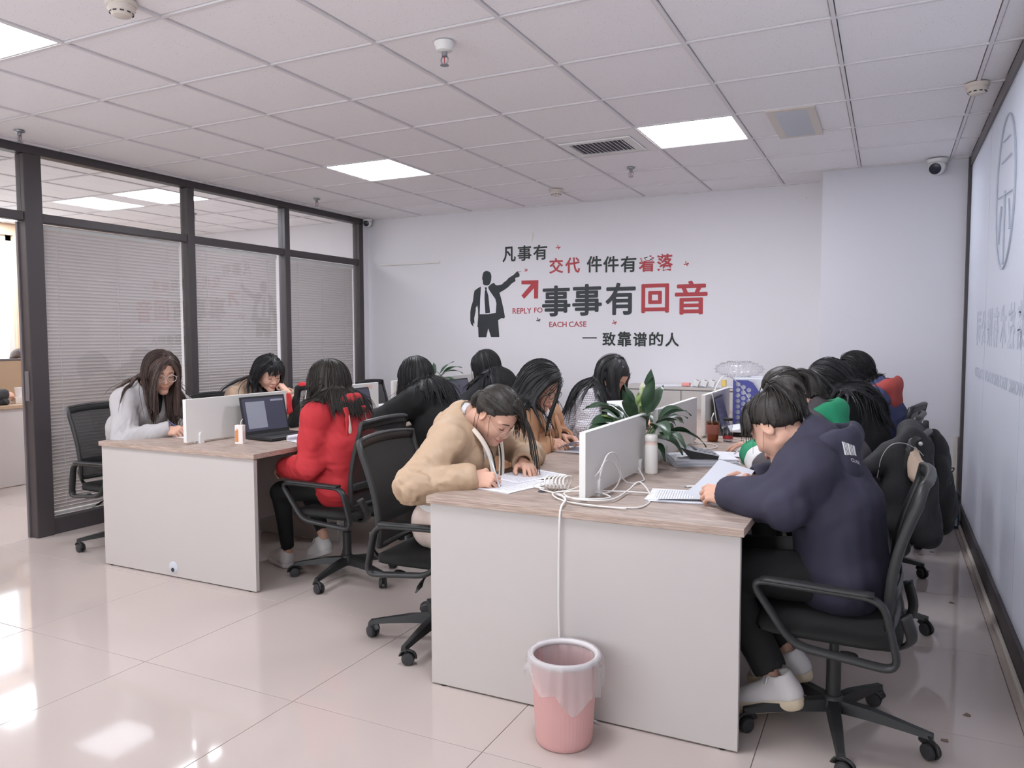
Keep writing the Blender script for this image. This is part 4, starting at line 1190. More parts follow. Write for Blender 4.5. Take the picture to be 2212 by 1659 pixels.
def make_shoe(person, heel, ang, m, ms, pitch=0.0, thick=.03, laces=None, scale=1.0):
    """low sneaker: heel = floor point under the heel, ang = heading"""
    M = Matrix.Translation(heel) @ Matrix.Rotation(ang, 4, 'Z') @ Matrix.Rotation(pitch, 4, 'Y') @ Matrix.Scale(scale, 4)
    F = Field((-.02, -.07, -.02), (.27, .07, .14), .0042)
    F.cap((.042, 0, .05), (.19, 0, .035), .037, .037, .03); F.cap((.045, 0, .05), (.062, 0, .088), .036, .033, .03); F.cap((.08, 0, .085), (.16, 0, .055), .022, .022, .03)
    F.cap((.04, 0, .045), (.05, 0, .1), .034, .034, .02)
    F.cap((.056, 0, .082), (.06, 0, .15), .027, .03, .008, op='sub'); F.cut((0, 0, -1), -thick * .8); V, Q = F.mesh(); mg = Merge().add(V, Q, m, M)
    sh = mg.build('shoe', person)
    F = Field((-.02, -.07, -.02), (.27, .07, .06), .0042); F.cap((.040, 0, thick * .5), (.195, 0, thick * .5), .0395, .0425, .01)
    F.cut((0, 0, 1), thick, .006); F.cut((0, 0, -1), 0, .004); V, Q = F.mesh(); Merge().add(V, Q, ms, M).build('sole', sh)
    lc = MB()
    for i in range(4):
        x = .105 + .022 * i; z = .098 - .012 * i
        lc.tube(spline([(x, -.022, z - .012), (x + .006, 0, z + .004), (x, .022, z - .012)], 5), .0032, 6)
    for s in (-1, 1): lc.tube(spline([(.1, 0, .104), (.092, s * .022, .112), (.1, s * .034, .094), (.108, s * .02, .1), (.1, 0, .104)], 5), .0028, 6)
    Merge().mb(lc, laces or m, M).build('laces', sh)
    return sh
def arc_hood(person, J, m, res, r0=.03, r1=.055, drop=.09, back=.075, up=.02, seed=4, name='hood', open_r=.05, width=.105, amp=.004, collide=False):
    """hood lying on the shoulders, around the back of the neck"""
    N, f, l = J['N'], J['f'], J['l']
    pts = []; rs = []
    for i in range(13):
        a = math.pi * (-.62 + 1.24 * i / 12)      # 0 = straight behind
        c = N - f * (math.cos(a) * back - .012) + l * math.sin(a) * width + UP * (up - .05 * (1 - math.cos(a * .9)))
        pts.append(c); rs.append(r0 + (r1 - r0) * max(0, math.cos(a)) ** 1.2)
    A = np.stack(pts); F = Field(A.min(0) - .17, A.max(0) + .12, res)
    F.chain(pts, rs, .015)
    sp = J['sp']; bx_ = unit(-f - sp * ((-f) @ sp)); R = np.stack([bx_, np.cross(sp, bx_), sp], -1)
    c = N + bx_ * (back * .72) - sp * (drop * .55)
    F.ell(c, (r1 * 1.05, width * 1.12, drop * .62 + .035), R, k=.03)
    F.wrinkle(amp, 46, seed)
    if collide: J['caps'] = J['caps'] + [(pts[i], pts[i + 2], rs[i], rs[i + 2], None) for i in range(0, 11, 2)] + [(c - l * width * .6, c + l * width * .6, r1 * .95, r1 * .95, None), (c, c - sp * drop * .4, r1 * .9, r1 * .6, (l, .7))]
    F.ell(c + sp * (drop * .55 + .05) + bx_ * .004, (r1 * .62, width * .74, drop * .5 + .03), R, k=.014, op='sub')
    F.cap(N, N + (J['head'] - N) * .6, .058, .062, .008, op='sub')
    V, Q = F.mesh(); V = relax(V, Q, 1, .4)
    return np_obj(name, V, Q, m, person)

def make_person(label, J, head, pitch, yaw=0, roll=0, skin='skin', hand_l=None, hand_r=None, res=.0034):
    """empty + continuous skin body; returns (empty, head matrix)"""
    P = thing('person', label, 'person', (J['H'][0], J['H'][1], 0))
    base = 0 if J['face'] > 0 else 180
    Mh = Matrix.Translation(head) @ Matrix.Rotation(math.radians(base + yaw), 4, 'Z') @ Matrix.Rotation(math.radians(pitch), 4, 'Y') @ Matrix.Rotation(math.radians(roll), 4, 'X')
    J['head'] = v3(*head)
    mg = Merge()
    nl = np.array(Mh.inverted() @ Vector(J['N']))
    F = head_field(nl, res); V, Q = F.mesh(); mg.add(V, Q, skin, Mh)
    under_body(mg, J, skin)
    for hd, s in ((hand_l, 'L'), (hand_r, 'R')):
        if hd is None: continue
        fw, up, pose = hd; put_hand(mg, J['W' + s], fw, up, s == 'R', pose, skin, .94, .003 if res < .0045 else .004)
    face_marks(mg, Mh)
    mg.build('body', P)
    return P, Mh
mat('beige_shell', (184, 157, 130), 0.6, bump=(60, .12)); mat('cream_cloth', (230, 219, 204), 0.75); mat('shirt_white', (228, 226, 226), 0.75)
mat('cream_trousers', (228, 208, 198), 0.75); mat('camel_wool', (186, 140, 106), 0.8, bump=(300, .2)); mat('grey_marl', (178, 174, 174), 0.85, noise=(220, .10))
mat('tan_knit', (172, 146, 124), 0.85, bump=(200, .2)); mat('red_fleece', (184, 46, 52), 0.8, bump=(300, .12)); mat('black_fleece', (30, 31, 31), 0.85, bump=(300, .12))
mat('black_suit', (28, 30, 34), 0.8); mat('navy_fleece', (58, 56, 72), 0.85, bump=(300, .15)); mat('black_denim', (38, 38, 38), 0.85); mat('charcoal_knit', (88, 83, 86), 0.85)
mat('green_fleece', (40, 146, 104), 0.8); mat('blue_fleece', (76, 82, 118), 0.85); mat('brick_fleece', (170, 74, 68), 0.8); mat('shoe_white', (224, 218, 216), 0.5); mat('sole_cream', (222, 204, 176), 0.6)
mat('sole_white', (214, 206, 204), 0.55); mat('fleece_pile', (206, 182, 160), 0.95, bump=(160, .9)); mat('dark_jacket', (52, 52, 54), .7)
# small check of the shirt: crossing grey lines on white cloth
m = mat('check_cloth', (206, 204, 206), 0.8); nt, b = nodes_of(m)
tc = nt.nodes.new('ShaderNodeTexCoord'); mxs = []
for ax, rot in (('Z', 0), ('X', 1), ('Y', 2)):
    wv = nt.nodes.new('ShaderNodeTexWave'); wv.bands_direction = ax; wv.inputs['Scale'].default_value = 26; wv.inputs['Distortion'].default_value = .6; wv.inputs['Detail'].default_value = 1
    nt.links.new(tc.outputs['Object'], wv.inputs['Vector']); rp = nt.nodes.new('ShaderNodeValToRGB'); rp.color_ramp.elements[0].position = .1; rp.color_ramp.elements[1].position = .3
    rp.color_ramp.elements[0].color = (*lin((200, 196, 200)), 1); rp.color_ramp.elements[1].color = (1, 1, 1, 1); nt.links.new(wv.outputs['Fac'], rp.inputs[0]); mxs.append(rp)
mu = nt.nodes.new('ShaderNodeMix'); mu.data_type = 'RGBA'; mu.blend_type = 'MULTIPLY'; mu.inputs['Factor'].default_value = 1
mu2 = nt.nodes.new('ShaderNodeMix'); mu2.data_type = 'RGBA'; mu2.blend_type = 'MULTIPLY'; mu2.inputs['Factor'].default_value = .8
mu3 = nt.nodes.new('ShaderNodeMix'); mu3.data_type = 'RGBA'; mu3.blend_type = 'MULTIPLY'; mu3.inputs['Factor'].default_value = 1
nt.links.new(mxs[0].outputs[0], mu.inputs['A']); nt.links.new(mxs[1].outputs[0], mu.inputs['B']); nt.links.new(mu.outputs['Result'], mu2.inputs['A']); nt.links.new(mxs[2].outputs[0], mu2.inputs['B'])
nt.links.new(mu2.outputs['Result'], mu3.inputs['A']); mu3.inputs['B'].default_value = (*lin((208, 205, 208)), 1); nt.links.new(mu3.outputs['Result'], b.inputs['Base Color'])

def sleeve_shell(P, J, side, t0, t1, r, m, name, res=.0075):
    """tube of cloth around a forearm between fractions t0..t1 of elbow->wrist, open at the wrist"""
    E, W = J['E' + side], J['W' + side]; a, b = E + (W - E) * t0, E + (W - E) * t1; d = unit(W - E)
    F = Field(np.minimum(a, b) - r * 2.2, np.maximum(a, b) + r * 2.2, res); F.cap(a, b, r, r * .9, .01); F.wrinkle(.003, 70, 4)
    F.cut(d, d @ b, .004); F.cut(-d, -d @ a, .004); F.cap(b - d * .06, b + d * .05, .029, .03, .003, op='sub')
    V, Q = F.mesh(); return np_obj(name, V, Q, m, P)
def wisps(P, Mh, m, roots, seed=1, w=.0022):
    """loose single strands: list of (head-space root, length, start direction)"""
    g = np.random.default_rng(seed); mb = MB()
    for r, L, d in roots:
        p = Mh @ Vector(r); t = (Mh.to_3x3() @ Vector(d)).normalized(); pts = []; n = 10
        for i in range(n):
            pts.append(p.copy()); t = (t * .78 + Vector((g.normal() * .04, g.normal() * .04, -1)) * .22).normalized(); p = p + t * (L / n)
        mb.tube(spline(pts, 2), w, 5)
    o = mb.build('loose_strands', m, P, smooth=True); o['kind'] = 'stuff'; return o
RN = .0074; RF = .0105

# 1 -- beige hooded jacket, near end of the foreground row
J = joints(1, (2.06, .73, .53), (2.155, .735, .985), (2.375, .885, .79), (2.335, .485, .785), hintR=(-.6, -.75, -.35), hintL=(.1, .9, -.3), sh=.17)
P, Mh = make_person('woman in a beige hooded jacket and glasses writing at the near desk end', J, (2.308, .745, 1.012), 44, -12, 4,
                    hand_r=((1, .25, -.1), (-.05, -.75, .65), 'write'), hand_l=((.75, -.8, -.25), (.1, .1, 1), 'flat'), res=.0034)
set_colliders(J, .03); f = J['f']; N = J['N']
ch = N + f * .10 - UP * .03
top_garment(P, 'shirt', J, 'shirt_white', .008, .008, 0, neck_r=.056, sleeve=.75)
top_garment(P, 'jacket', J, 'beige_shell', .034, RN, .0085, 90, 2, neck_r=.075, hem=.63, sleeve=.92, open_front=[(N + f * .05 + UP * .02, N + f * .12 - UP * .13, .075, .04), (N + f * .12 - UP * .13, N + f * .15 - UP * .3, .04, .025)])
arc_hood(P, J, 'cream_cloth', .006, .014, .022, .03, .07, .012, 5, 'collar_lining', width=.088, amp=.002)
arc_hood(P, J, 'beige_shell', .006, .020, .036, .09, .092, .0, 4, 'hood', width=.112, amp=.004)
for s in (-1, 1):      # cream facing along the open front
    l = J['l']; pts = [N + f * .04 + l * s * .085 + UP * .01, N + f * .115 + l * s * .085 - UP * .05, N + f * .155 + l * s * .055 - UP * .14, N + f * .165 + l * s * .035 - UP * .26]
    MB().tube(spline([tuple(p) for p in pts], 6), .02, 8, flat=(.35, 1.0)).build('front_facing', 'cream_cloth', P, smooth=True)
    MB().tube(spline([tuple(p + f * .006 - l * s * .017) for p in pts[1:]], 6), .0028, 6).build('zip', 'rubber_black', P, smooth=True)
trousers(P, J, 'cream_trousers', .01, wide=.03, amp=.009)
make_hair(P, Mh, J, 'hair_dark', 'tail', .085, 380, 3, tie=(-.092, 0, .012), w=.0075, bangs=.15, part=-.022)
wisps(P, Mh, 'hair_dark', [((.078, .02 + .003 * k, .085), .20 + .012 * k, (.8, .25, -.1)) for k in np.linspace(0, 9, 26)] + [((.02, -.074, .03), .1, (.4, -.2, -.8)), ((-.03, -.076, .0), .12, (.2, -.2, -.8)), ((-.05, -.07, -.02), .1, (.3, -.2, -.8))], 2, .0011)
make_glasses(P, Mh, 'glasses_rim', drop=.014, fwd=.008)

# 2 -- camel blazer
J = joints(1, (1.99, 1.64, .52), (2.075, 1.62, .975), (2.20, 1.78, .79), (2.195, 1.56, .785), hintR=(-.3, -1, -.3), sh=.165)
P, Mh = make_person('woman in a camel blazer over a white turtleneck, holding papers', J, (2.135, 1.615, 1.075), 28, -8, 0, 'skin',
                    hand_r=((1, -.2, -.12), (-.1, -.5, .8), 'hold'), hand_l=((1, -.25, -.1), (0, .4, .9), 'hold'))
set_colliders(J, .025); f = J['f']; N = J['N']; l = J['l']
top_garment(P, 'turtleneck', J, 'shirt_white', .012, .008, .002, 70, 3, neck_r=.05)
a = N + (J['head'] - N) * .5; F = Field(np.minimum(N, a) - .1, np.maximum(N, a) + .1, .006); F.cap(N - UP * .01, a, .062, .058, .01); F.cap(N, a + (a - N), .05, .05, .004, op='sub'); V, Q = F.mesh(); np_obj('turtleneck_collar', V, Q, 'shirt_white', P)
top_garment(P, 'blazer', J, 'camel_wool', .03, .007, .008, 60, 6, neck_r=.078, open_front=[(N + f * .05 + UP * .02, N + f * .16 - UP * .16, .07, .05), (N + f * .16 - UP * .16, N + f * .2 - UP * .33, .05, .03)])
for s in (-1, 1):
    pts = [N - f * .02 + l * s * .078 + UP * .015, N + f * .08 + l * s * .092 - UP * .035, N + f * .135 + l * s * .075 - UP * .14, N + f * .15 + l * s * .045 - UP * .26]
    MB().tube(spline([tuple(p) for p in pts], 6), [.018] * 7 + [.028] * 6 + [.016] * 6, 8, flat=(.3, 1.0)).build('lapel', 'camel_wool', P, smooth=True)
sleeve_shell(P, J, 'R', .9, 1.08, .042, 'shirt_white', 'cuff'); sleeve_shell(P, J, 'L', .9, 1.05, .042, 'shirt_white', 'cuff')
trousers(P, J, 'black_denim', .018)
make_hair(P, Mh, J, 'hair_black', 'long', .50, 320, 8, part=.03, back=.9, pull=(-.75, 0, 0), grav=.2, gather=.05)
make_glasses(P, Mh, 'glasses_dark', rr=.022)

# 3 -- checked shirt, face hidden by hair
J = joints(1, (2.02, 2.55, .52), (2.12, 2.53, 1.0), (2.40, 2.72, .79), (2.38, 2.32, .79), hintR=(-.4, -1, -.4), sh=.165)
P, Mh = make_person('woman in a grey checked shirt bowed so that black hair hides the face', J, (2.225, 2.54, 1.095), 48, 0, 0, 'skin',
                    hand_r=((1, .1, -.1), (0, -.3, 1), 'hold'), hand_l=((1, -.2, -.1), (0, .2, 1), 'flat'), res=.0058)
set_colliders(J, .025)
top_garment(P, 'shirt', J, 'check_cloth', .03, .0085, .010, 66, 9, neck_r=.066)
arc_hood(P, J, 'check_cloth', .007, .016, .022, .02, .07, .0, 6, 'collar', width=.085, amp=.001)
trousers(P, J, 'black_denim', .018)
make_hair(P, Mh, J, 'hair_black', 'long', .54, 340, 14, part=.0, guard=False, back=-.12, pull=(.3, 0, 0), grav=.26, w=.009)

# 4 -- grey hoodie by the blinds
J = joints(1, (-.57, 1.17, .52), (-.425, 1.155, 1.03), (-.20, 1.28, .785), (-.15, 1.085, .785), hintR=(-.4, -.8, -.6), hintL=(0, 1, -.4), sh=.165)
P, Mh = make_person('woman in a light grey hoodie and clear glasses writing beside the blinds', J, (-.295, 1.17, 1.128), 20, -22, 0, 'skin',
                    hand_r=((1, .15, -.08), (-.05, -.6, .8), 'write'), hand_l=((1, -.3, -.05), (0, .2, 1), 'flat'), res=.0038)
set_colliders(J, .025); f = J['f']; N = J['N']
top_garment(P, 'undershirt', J, 'black_fleece', .008, .009, 0, neck_r=.058)
top_garment(P, 'hoodie', J, 'grey_marl', .028, .007, .009, 64, 12, neck_r=.07, open_front=[(N + f * .06 + UP * .02, N + f * .15 - UP * .2, .07, .045)])
arc_hood(P, J, 'grey_marl', .007, .02, .034, .07, .08, .0, 7, 'hood', width=.105)
trousers(P, J, 'black_denim', .018)
make_hair(P, Mh, J, 'hair_brown', 'long', .42, 340, 21, part=.02, back=.45, pull=(-.1, 0, 0))
make_glasses(P, Mh, 'glasses_clear', rr=.0255, drop=.004)

# 5 -- tan sweater, chin on hand
J = joints(1, (-.62, 2.12, .52), (-.475, 2.10, .985), (-.215, 2.215, .945), (-.2, 1.98, .785), hintL=(1, .1, -1.2), hintR=(-.2, -1, -.4), sh=.165)
P, Mh = make_person('woman in a tan sweater resting the chin on one hand', J, (-.325, 2.135, 1.08), 26, -14, 4, 'skin_pale',
                    hand_l=((-.55, -.25, .6), (.7, .2, .5), 'fist'), hand_r=((1, .1, -.1), (0, 0, 1), 'flat'), res=.0042)
set_colliders(J, .022)
top_garment(P, 'sweater', J, 'tan_knit', .024, .0085, .010, 66, 15, neck_r=.064)
trousers(P, J, 'black_denim', .018)
make_hair(P, Mh, J, 'hair_black', 'long', .50, 320, 27, part=-.01, back=.7, fringe=.085, pull=(-.5, 0, 0))

# 6 -- red hooded top with rabbit-ear flaps
J = joints(-1, (1.10, 1.22, .53), (1.05, 1.235, .985), (.80, 1.07, .62), (.72, 1.40, .68), hintL=(.8, -.35, -.6), hintR=(.5, .5, -.8), sh=.17, shfwd=.015,
           knees=((.74, 1.10, .475), (.72, 1.33, .48)), ankles=((.68, 1.215, .10), (.87, 1.31, .2)))
P, Mh = make_person('woman in a red hooded top with rabbit-ear flaps, seen from behind', J, (.985, 1.245, 1.083), 18, 0, 0, 'skin',
                    hand_l=((-1, .4, -.2), (0, -.5, 1), 'hold'), hand_r=((-1, -.2, 0), (0, .3, 1), 'hold'), res=.0058)
set_colliders(J, .03); f = J['f']; N = J['N']; l = J['l']
top_garment(P, 'hooded_top', J, 'red_fleece', .034, RN, .009, 48, 19, neck_r=.068, hem=.405)
arc_hood(P, J, 'red_fleece', .0065, .03, .05, .13, .10, .012, 8, 'hood', width=.105)
for s, dx in ((1, 0), (-1, .012)):
    b0 = N - f * (.136 if s > 0 else .152) + l * (.105 if s > 0 else -.03) - UP * .015
    pts = [b0, b0 - f * (.018 - dx) - UP * .06, b0 - f * .022 - UP * .14, b0 - f * .012 - UP * .235]
    ear = MB().tube(spline([tuple(p) for p in pts], 6), [.02] * 6 + [.027] * 8 + [.031, .031, .03, .026, .016], 10, flat=(.32, 1.0), up=tuple(-f)).build('ear_flap', 'red_fleece', P, smooth=True)
    q = [p - f * .0065 for p in pts]
    MB().tube(spline([tuple(q[1] + UP * .02), tuple(q[2] + UP * .02), tuple(q[3] + UP * .06)], 6), [.002, .004, .006, .008, .0105, .013, .015, .0155, .0155, .014, .012, .008, .002], 8, flat=(.3, 1.0), up=tuple(-f)).build('ear_lining', 'cream_cloth', ear, smooth=True)
trousers(P, J, 'black_fleece', .0085, wide=-.008, hem_up=.03)
make_shoe(P, (.715, 1.195, .001), math.radians(160), 'shoe_white', 'sole_white'); make_shoe(P, (.93, 1.295, .09), math.radians(165), 'shoe_white', 'sole_white', math.radians(22))
make_hair(P, Mh, J, 'hair_dark', 'long', .30, 330, 33, part=0, back=.4, pull=(-.05, -.1, 0), gather=0)

# 7 -- black hooded top
J = joints(-1, (1.12, 2.25, .52), (1.0, 2.27, .99), (.63, 2.19, .79), (.62, 2.44, .79), hintL=(.1, -1, -.35), sh=.185, shfwd=.01)
P, Mh = make_person('woman in a black hooded top typing on a laptop, seen from behind', J, (.905, 2.258, 1.075), 18, 0, 0, 'skin',
                    hand_l=((-1, .25, -.08), (0, 0, 1), 'type'), hand_r=((-1, -.25, -.08), (0, 0, 1), 'type'), res=.0058)
set_colliders(J, .035)
top_garment(P, 'hooded_top', J, 'black_fleece', .045, .009, .006, 45, 23, neck_r=.07)
arc_hood(P, J, 'black_fleece', .008, .03, .052, .11, .09, .012, 9, 'hood', width=.12)
trousers(P, J, 'black_denim', .018)
make_hair(P, Mh, J, 'hair_black', 'long', .34, 300, 39, part=0, back=.3)

# 8 -- black jacket with white collar, far
J = joints(-1, (.98, 3.5, .52), (.88, 3.51, 1.005), (.58, 3.4, .79), (.57, 3.64, .79), hintL=(.1, -1, -.4), sh=.165)
P, Mh = make_person('woman in a black jacket with a white collar, far end of the left row', J, (.785, 3.5, 1.10), 16, 0, 0, 'skin',
                    hand_l=((-1, .2, -.08), (0, 0, 1), 'type'), hand_r=((-1, -.2, -.08), (0, 0, 1), 'type'), res=.0065)
set_colliders(J, .028)
top_garment(P, 'jacket', J, 'black_suit', .03, RF, .004, 50, 27, neck_r=.066)
arc_hood(P, J, 'shirt_white', .007, .012, .018, .015, .066, .012, 10, 'collar', width=.08, amp=.001)
trousers(P, J, 'black_denim', .018)
make_hair(P, Mh, J, 'hair_black', 'long', .46, 280, 45, part=0, back=.7, pull=(.2, 0, 0))

# 9 -- navy hoodie, right foreground
J = joints(-1, (3.70, .67, .53), (3.60, .69, .975), (3.335, .535, .80), (3.39, .83, .80), EL=(3.52, .46, .795), ER=(3.56, .93, .79), sh=.18, shfwd=.02,
           knees=((3.30, .57, .51), (3.30, .80, .51)), ankles=((3.505, .535, .165), (3.535, .70, .2)))
P, Mh = make_person('woman in a navy hoodie with a high ponytail turning a page in the right foreground', J, (3.475, .70, 1.018), 38, -24, 0, 'skin',
                    hand_l=((-1, .25, -.12), (.0, -.75, .65), 'hold'), hand_r=((-.95, -.15, .1), (0, .6, .75), 'hold'), res=.0034)
set_colliders(J, .04); f = J['f']; N = J['N']; l = J['l']
top_garment(P, 'hoodie', J, 'navy_fleece', .042, RN, .009, 40, 31, neck_r=.066, hem=.40, sleeve=1.0)
J['N'] = N + v3(.012, 0, .0)
hood = arc_hood(P, J, 'navy_fleece', .006, .03, .05, .15, .115, .03, 11, 'hood', width=.125, amp=.004)
trousers(P, J, 'black_denim', .0085, wide=.012, hem_up=.045)
make_shoe(P, (3.61, .525, .088), math.radians(181), 'shoe_white', 'sole_cream', math.radians(15), thick=.046, laces='shoe_white', scale=1.08); make_shoe(P, (3.62, .70, .115), math.radians(178), 'shoe_white', 'sole_cream', math.radians(16), thick=.042)
make_hair(P, Mh, J, 'hair_dark', 'tail', .20, 420, 51, tie=(-.055, 0, .125), w=.0078, tail_push=(.35, 0, -.35), gather=.0, bangs=.085, part=.01)
wisps(P, Mh, 'hair_dark', [((.082, -.03 + .006 * k, .08), .04 + .05 * ((k * 37 % 11) / 11), (.5, .1 * ((k * 13 % 7) - 3), -.5)) for k in range(10)] + [((.04, .070, .03), .10, (.6, .1, -.8)), ((.0, .076, .012), .10, (.7, .02, -.9))], 5, .00055)
# 10 -- green-hooded top behind
J = joints(-1, (3.70, 1.74, .52), (3.51, 1.745, .985), (3.255, 1.64, .785), (3.22, 1.95, .79), hintL=(.35, -1, -.25), sh=.165)
P, Mh = make_person('woman with a green hood and green cuff behind the navy hoodie', J, (3.385, 1.75, 1.065), 36, 0, 0, 'skin',
                    hand_l=((-.5, 1, 0), (-.6, -.4, .7), 'write'), hand_r=((-1, -.2, -.1), (0, 0, 1), 'flat'), res=.0058)
set_colliders(J, .028)
top_garment(P, 'sweatshirt', J, 'charcoal_knit', .03, .009, .005, 55, 35, neck_r=.066)
arc_hood(P, J, 'green_fleece', .0065, .028, .05, .15, .12, .02, 12, 'hood', width=.125)
sleeve_shell(P, J, 'L', .05, .55, .086, 'shirt_white', 'sleeve_band'); sleeve_shell(P, J, 'L', .55, 1.02, .078, 'green_fleece', 'cuff')
trousers(P, J, 'black_denim', .018)
make_hair(P, Mh, J, 'hair_dark', 'tail', .20, 300, 57, tie=(-.095, 0, .05), tail_push=(.4, 0, -.3), gather=0)

# 11 -- long black hair, dark coat
J = joints(-1, (3.73, 2.63, .52), (3.62, 2.63, 1.0), (3.28, 2.48, .79), (3.27, 2.8, .79), sh=.165)
P, Mh = make_person('woman in black with very long black hair down the back', J, (3.515, 2.635, 1.07), 30, 0, 0, 'skin',
                    hand_l=((-1, .2, -.08), (0, 0, 1), 'flat'), hand_r=((-1, -.2, -.08), (0, 0, 1), 'flat'), res=.0065)
set_colliders(J, .03)
top_garment(P, 'coat', J, 'black_fleece', .035, RF, .005, 45, 39, neck_r=.066)
arc_hood(P, J, 'fleece_pile', .008, .02, .034, .06, .085, .0, 13, 'fleece_collar', width=.1, amp=.004)
trousers(P, J, 'black_denim', .018)
make_hair(P, Mh, J, 'hair_black', 'long', .48, 320, 63, part=0, back=.95, pull=(.75, 0, 0), grav=.14, gather=.3)

# 12 -- blue top with brick-red hood at the pilaster
J = joints(-1, (3.84, 3.33, .52), (3.765, 3.33, 1.01), (3.36, 3.2, .79), (3.36, 3.5, .79), sh=.165)
P, Mh = make_person('woman in a blue top with a brick-red hood, last on the right', J, (3.645, 3.335, 1.105), 34, 0, 0, 'skin',
                    hand_l=((-1, .2, -.08), (0, 0, 1), 'flat'), hand_r=((-1, -.2, -.08), (0, 0, 1), 'flat'), res=.0065)
set_colliders(J, .03)
top_garment(P, 'hooded_top', J, 'blue_fleece', .035, .0095, .010, 66, 43, neck_r=.066)
arc_hood(P, J, 'brick_fleece', .0075, .036, .058, .15, .112, .026, 14, 'hood', width=.135, collide=True)
arc_hood(P, J, 'grey_marl', .0075, .016, .02, .01, .075, .034, 15, 'collar', width=.088, amp=.001)
trousers(P, J, 'black_denim', .018)
make_hair(P, Mh, J, 'hair_black', 'long', .17, 280, 69, part=0, back=.95, pull=(.5, 0, 0), grav=.16, gather=.4)

# 13, 14 -- people of the neighbouring room
J = joints(1, (-4.52, 2.66, .52), (-4.36, 2.66, 1.0), (-4.1, 2.8, .79), (-4.1, 2.5, .79), sh=.17)
P, Mh = make_person('person with brown hair behind the tan screen in the neighbouring room', J, (-4.25, 2.68, 1.105), 22, -10, 0, 'skin', hand_l=((1, -.2, -.08), (0, 0, 1), 'flat'), hand_r=((1, .2, -.08), (0, 0, 1), 'flat'), res=.0075)
set_colliders(J, .028); top_garment(P, 'shirt', J, 'tan_knit', .03, .01, .004, 50, 47, neck_r=.066); trousers(P, J, 'black_denim', .02)
make_hair(P, Mh, J, 'hair_brown', 'tail', .06, 260, 75, tie=(-.09, 0, .0))
J = joints(-1, (-2.92, 1.30, .52), (-3.04, 1.32, 1.02), (-3.4, 1.15, .79), (-3.46, 2.05, .835), ER=(-3.36, 1.78, .825), sh=.175)
P, Mh = make_person('person in a black sleeve reaching for a cup beyond the doorway', J, (-3.1, 1.31, 1.13), 15, 0, 0, 'skin', hand_l=((-1, .2, -.08), (0, 0, 1), 'flat'), hand_r=((-.15, 1, -.1), (.6, 0, .8), 'hold'), res=.0075)
set_colliders(J, .028); top_garment(P, 'jacket', J, 'dark_jacket', .03, .01, .004, 50, 51, neck_r=.066); trousers(P, J, 'black_denim', .02)
MB().ball(tuple(J['WR'] + (J['ER'] - J['WR']) * .12 + v3(.04, 0, .012)), (.008, .008, .008), 10).build('cuff_button', 'plastic_white', P)
make_hair(P, Mh, J, 'hair_dark', 'long', .1, 240, 81, part=.02, back=.6)
# ------------------------------------------------------------------ vinyl lettering on the back wall
WALLM = Matrix(((1, 0, 0, 0), (0, 0, -1, YB), (0, 1, 0, 0), (0, 0, 0, 1)))      # local x right, y up, z out of the wall
def wall_chars(label, chars, m, bold, z=.0012):
    th = thing('wall_lettering', label, 'lettering', ((chars[0][1] + chars[-1][3]) / 2, YB, min(c[2] for c in chars)), group='vinyl wall lettering')
    for ch, x0, z0, x1, z1 in chars:
        v, f, (a, b, c, d) = text_geo(ch, 1.0, 0.0, .004)
        V = []; Fc = []; h = bold * (.5 if len(ch) == 1 else .3)      # thickened by a ring of slightly shifted outlines
        for k, (dx, dy) in enumerate([(0, 0)] + [(h * math.cos(t), h * math.sin(t)) for t in [math.pi * q / 4 for q in range(8)]] if h > .008 else [(0, 0)]):
            n = len(V); V += [WALLM @ Vector((x0 + (p.x + dx - a + h) / (b - a + 2 * h) * (x1 - x0), z0 + (p.y + dy - c + h) / (d - c + 2 * h) * (z1 - z0), z + p.z * .2 + k * .00012)) for p in v]; Fc += [tuple(i + n for i in q) for q in f]
        mesh_obj('word' if len(ch) > 1 else 'character', V, Fc, m, th)
K, D_, Rr = 'vinyl_ink', 'vinyl_dark', 'vinyl_red'
wall_chars('dark characters at the upper left of the wall slogan', [('凡', .35, 2.093, .496, 2.245), ('事', .517, 2.097, .667, 2.248), ('有', .687, 2.099, .835, 2.247)], K, .04, .0016)
wall_chars('two red characters in the second line of the wall slogan', [('交', .857, 1.962, 1.002, 2.109), ('代', 1.025, 1.959, 1.173, 2.107)], Rr, .04, .0016)
wall_chars('three dark characters in the second line of the wall slogan', [('件', 1.243, 1.956, 1.393, 2.111), ('件', 1.408, 1.95, 1.559, 2.101), ('有', 1.577, 1.945, 1.728, 2.093)], K, .04, .0016)
wall_chars('two worn, partly peeled red characters ending the second line', [('着', 1.751, 1.942, 1.898, 2.09), ('落', 1.922, 1.943, 2.066, 2.096)], Rr, .04, .0016)
wall_chars('three very large dark characters in the middle of the wall slogan', [('事', .781, 1.548, 1.077, 1.845), ('事', 1.097, 1.55, 1.395, 1.85), ('有', 1.432, 1.553, 1.724, 1.853)], D_, .045, .0016)
wall_chars('two very large red characters at the right of the wall slogan', [('回', 1.778, 1.567, 2.035, 1.831), ('音', 2.088, 1.547, 2.38, 1.848)], Rr, .045, .0016)
wall_chars('small red words REPLY FO under the red arrow', [('REPLY', .46, 1.581, .666, 1.635), ('FO', .696, 1.588, .785, 1.637)], Rr, .03, .0008)
wall_chars('small red words EACH CASE under the large characters', [('EACH', .857, 1.445, 1.039, 1.497), ('CASE', 1.062, 1.446, 1.242, 1.497)], Rr, .03, .0008)
wall_chars('dark signature line with a dash at the bottom of the wall slogan', [('致', 1.403, 1.264, 1.533, 1.394), ('靠', 1.551, 1.259, 1.685, 1.399), ('谱', 1.703, 1.259, 1.834, 1.392), ('的', 1.855, 1.266, 1.984, 1.392), ('人', 2.004, 1.26, 2.13, 1.385)], K, .04, .0016)
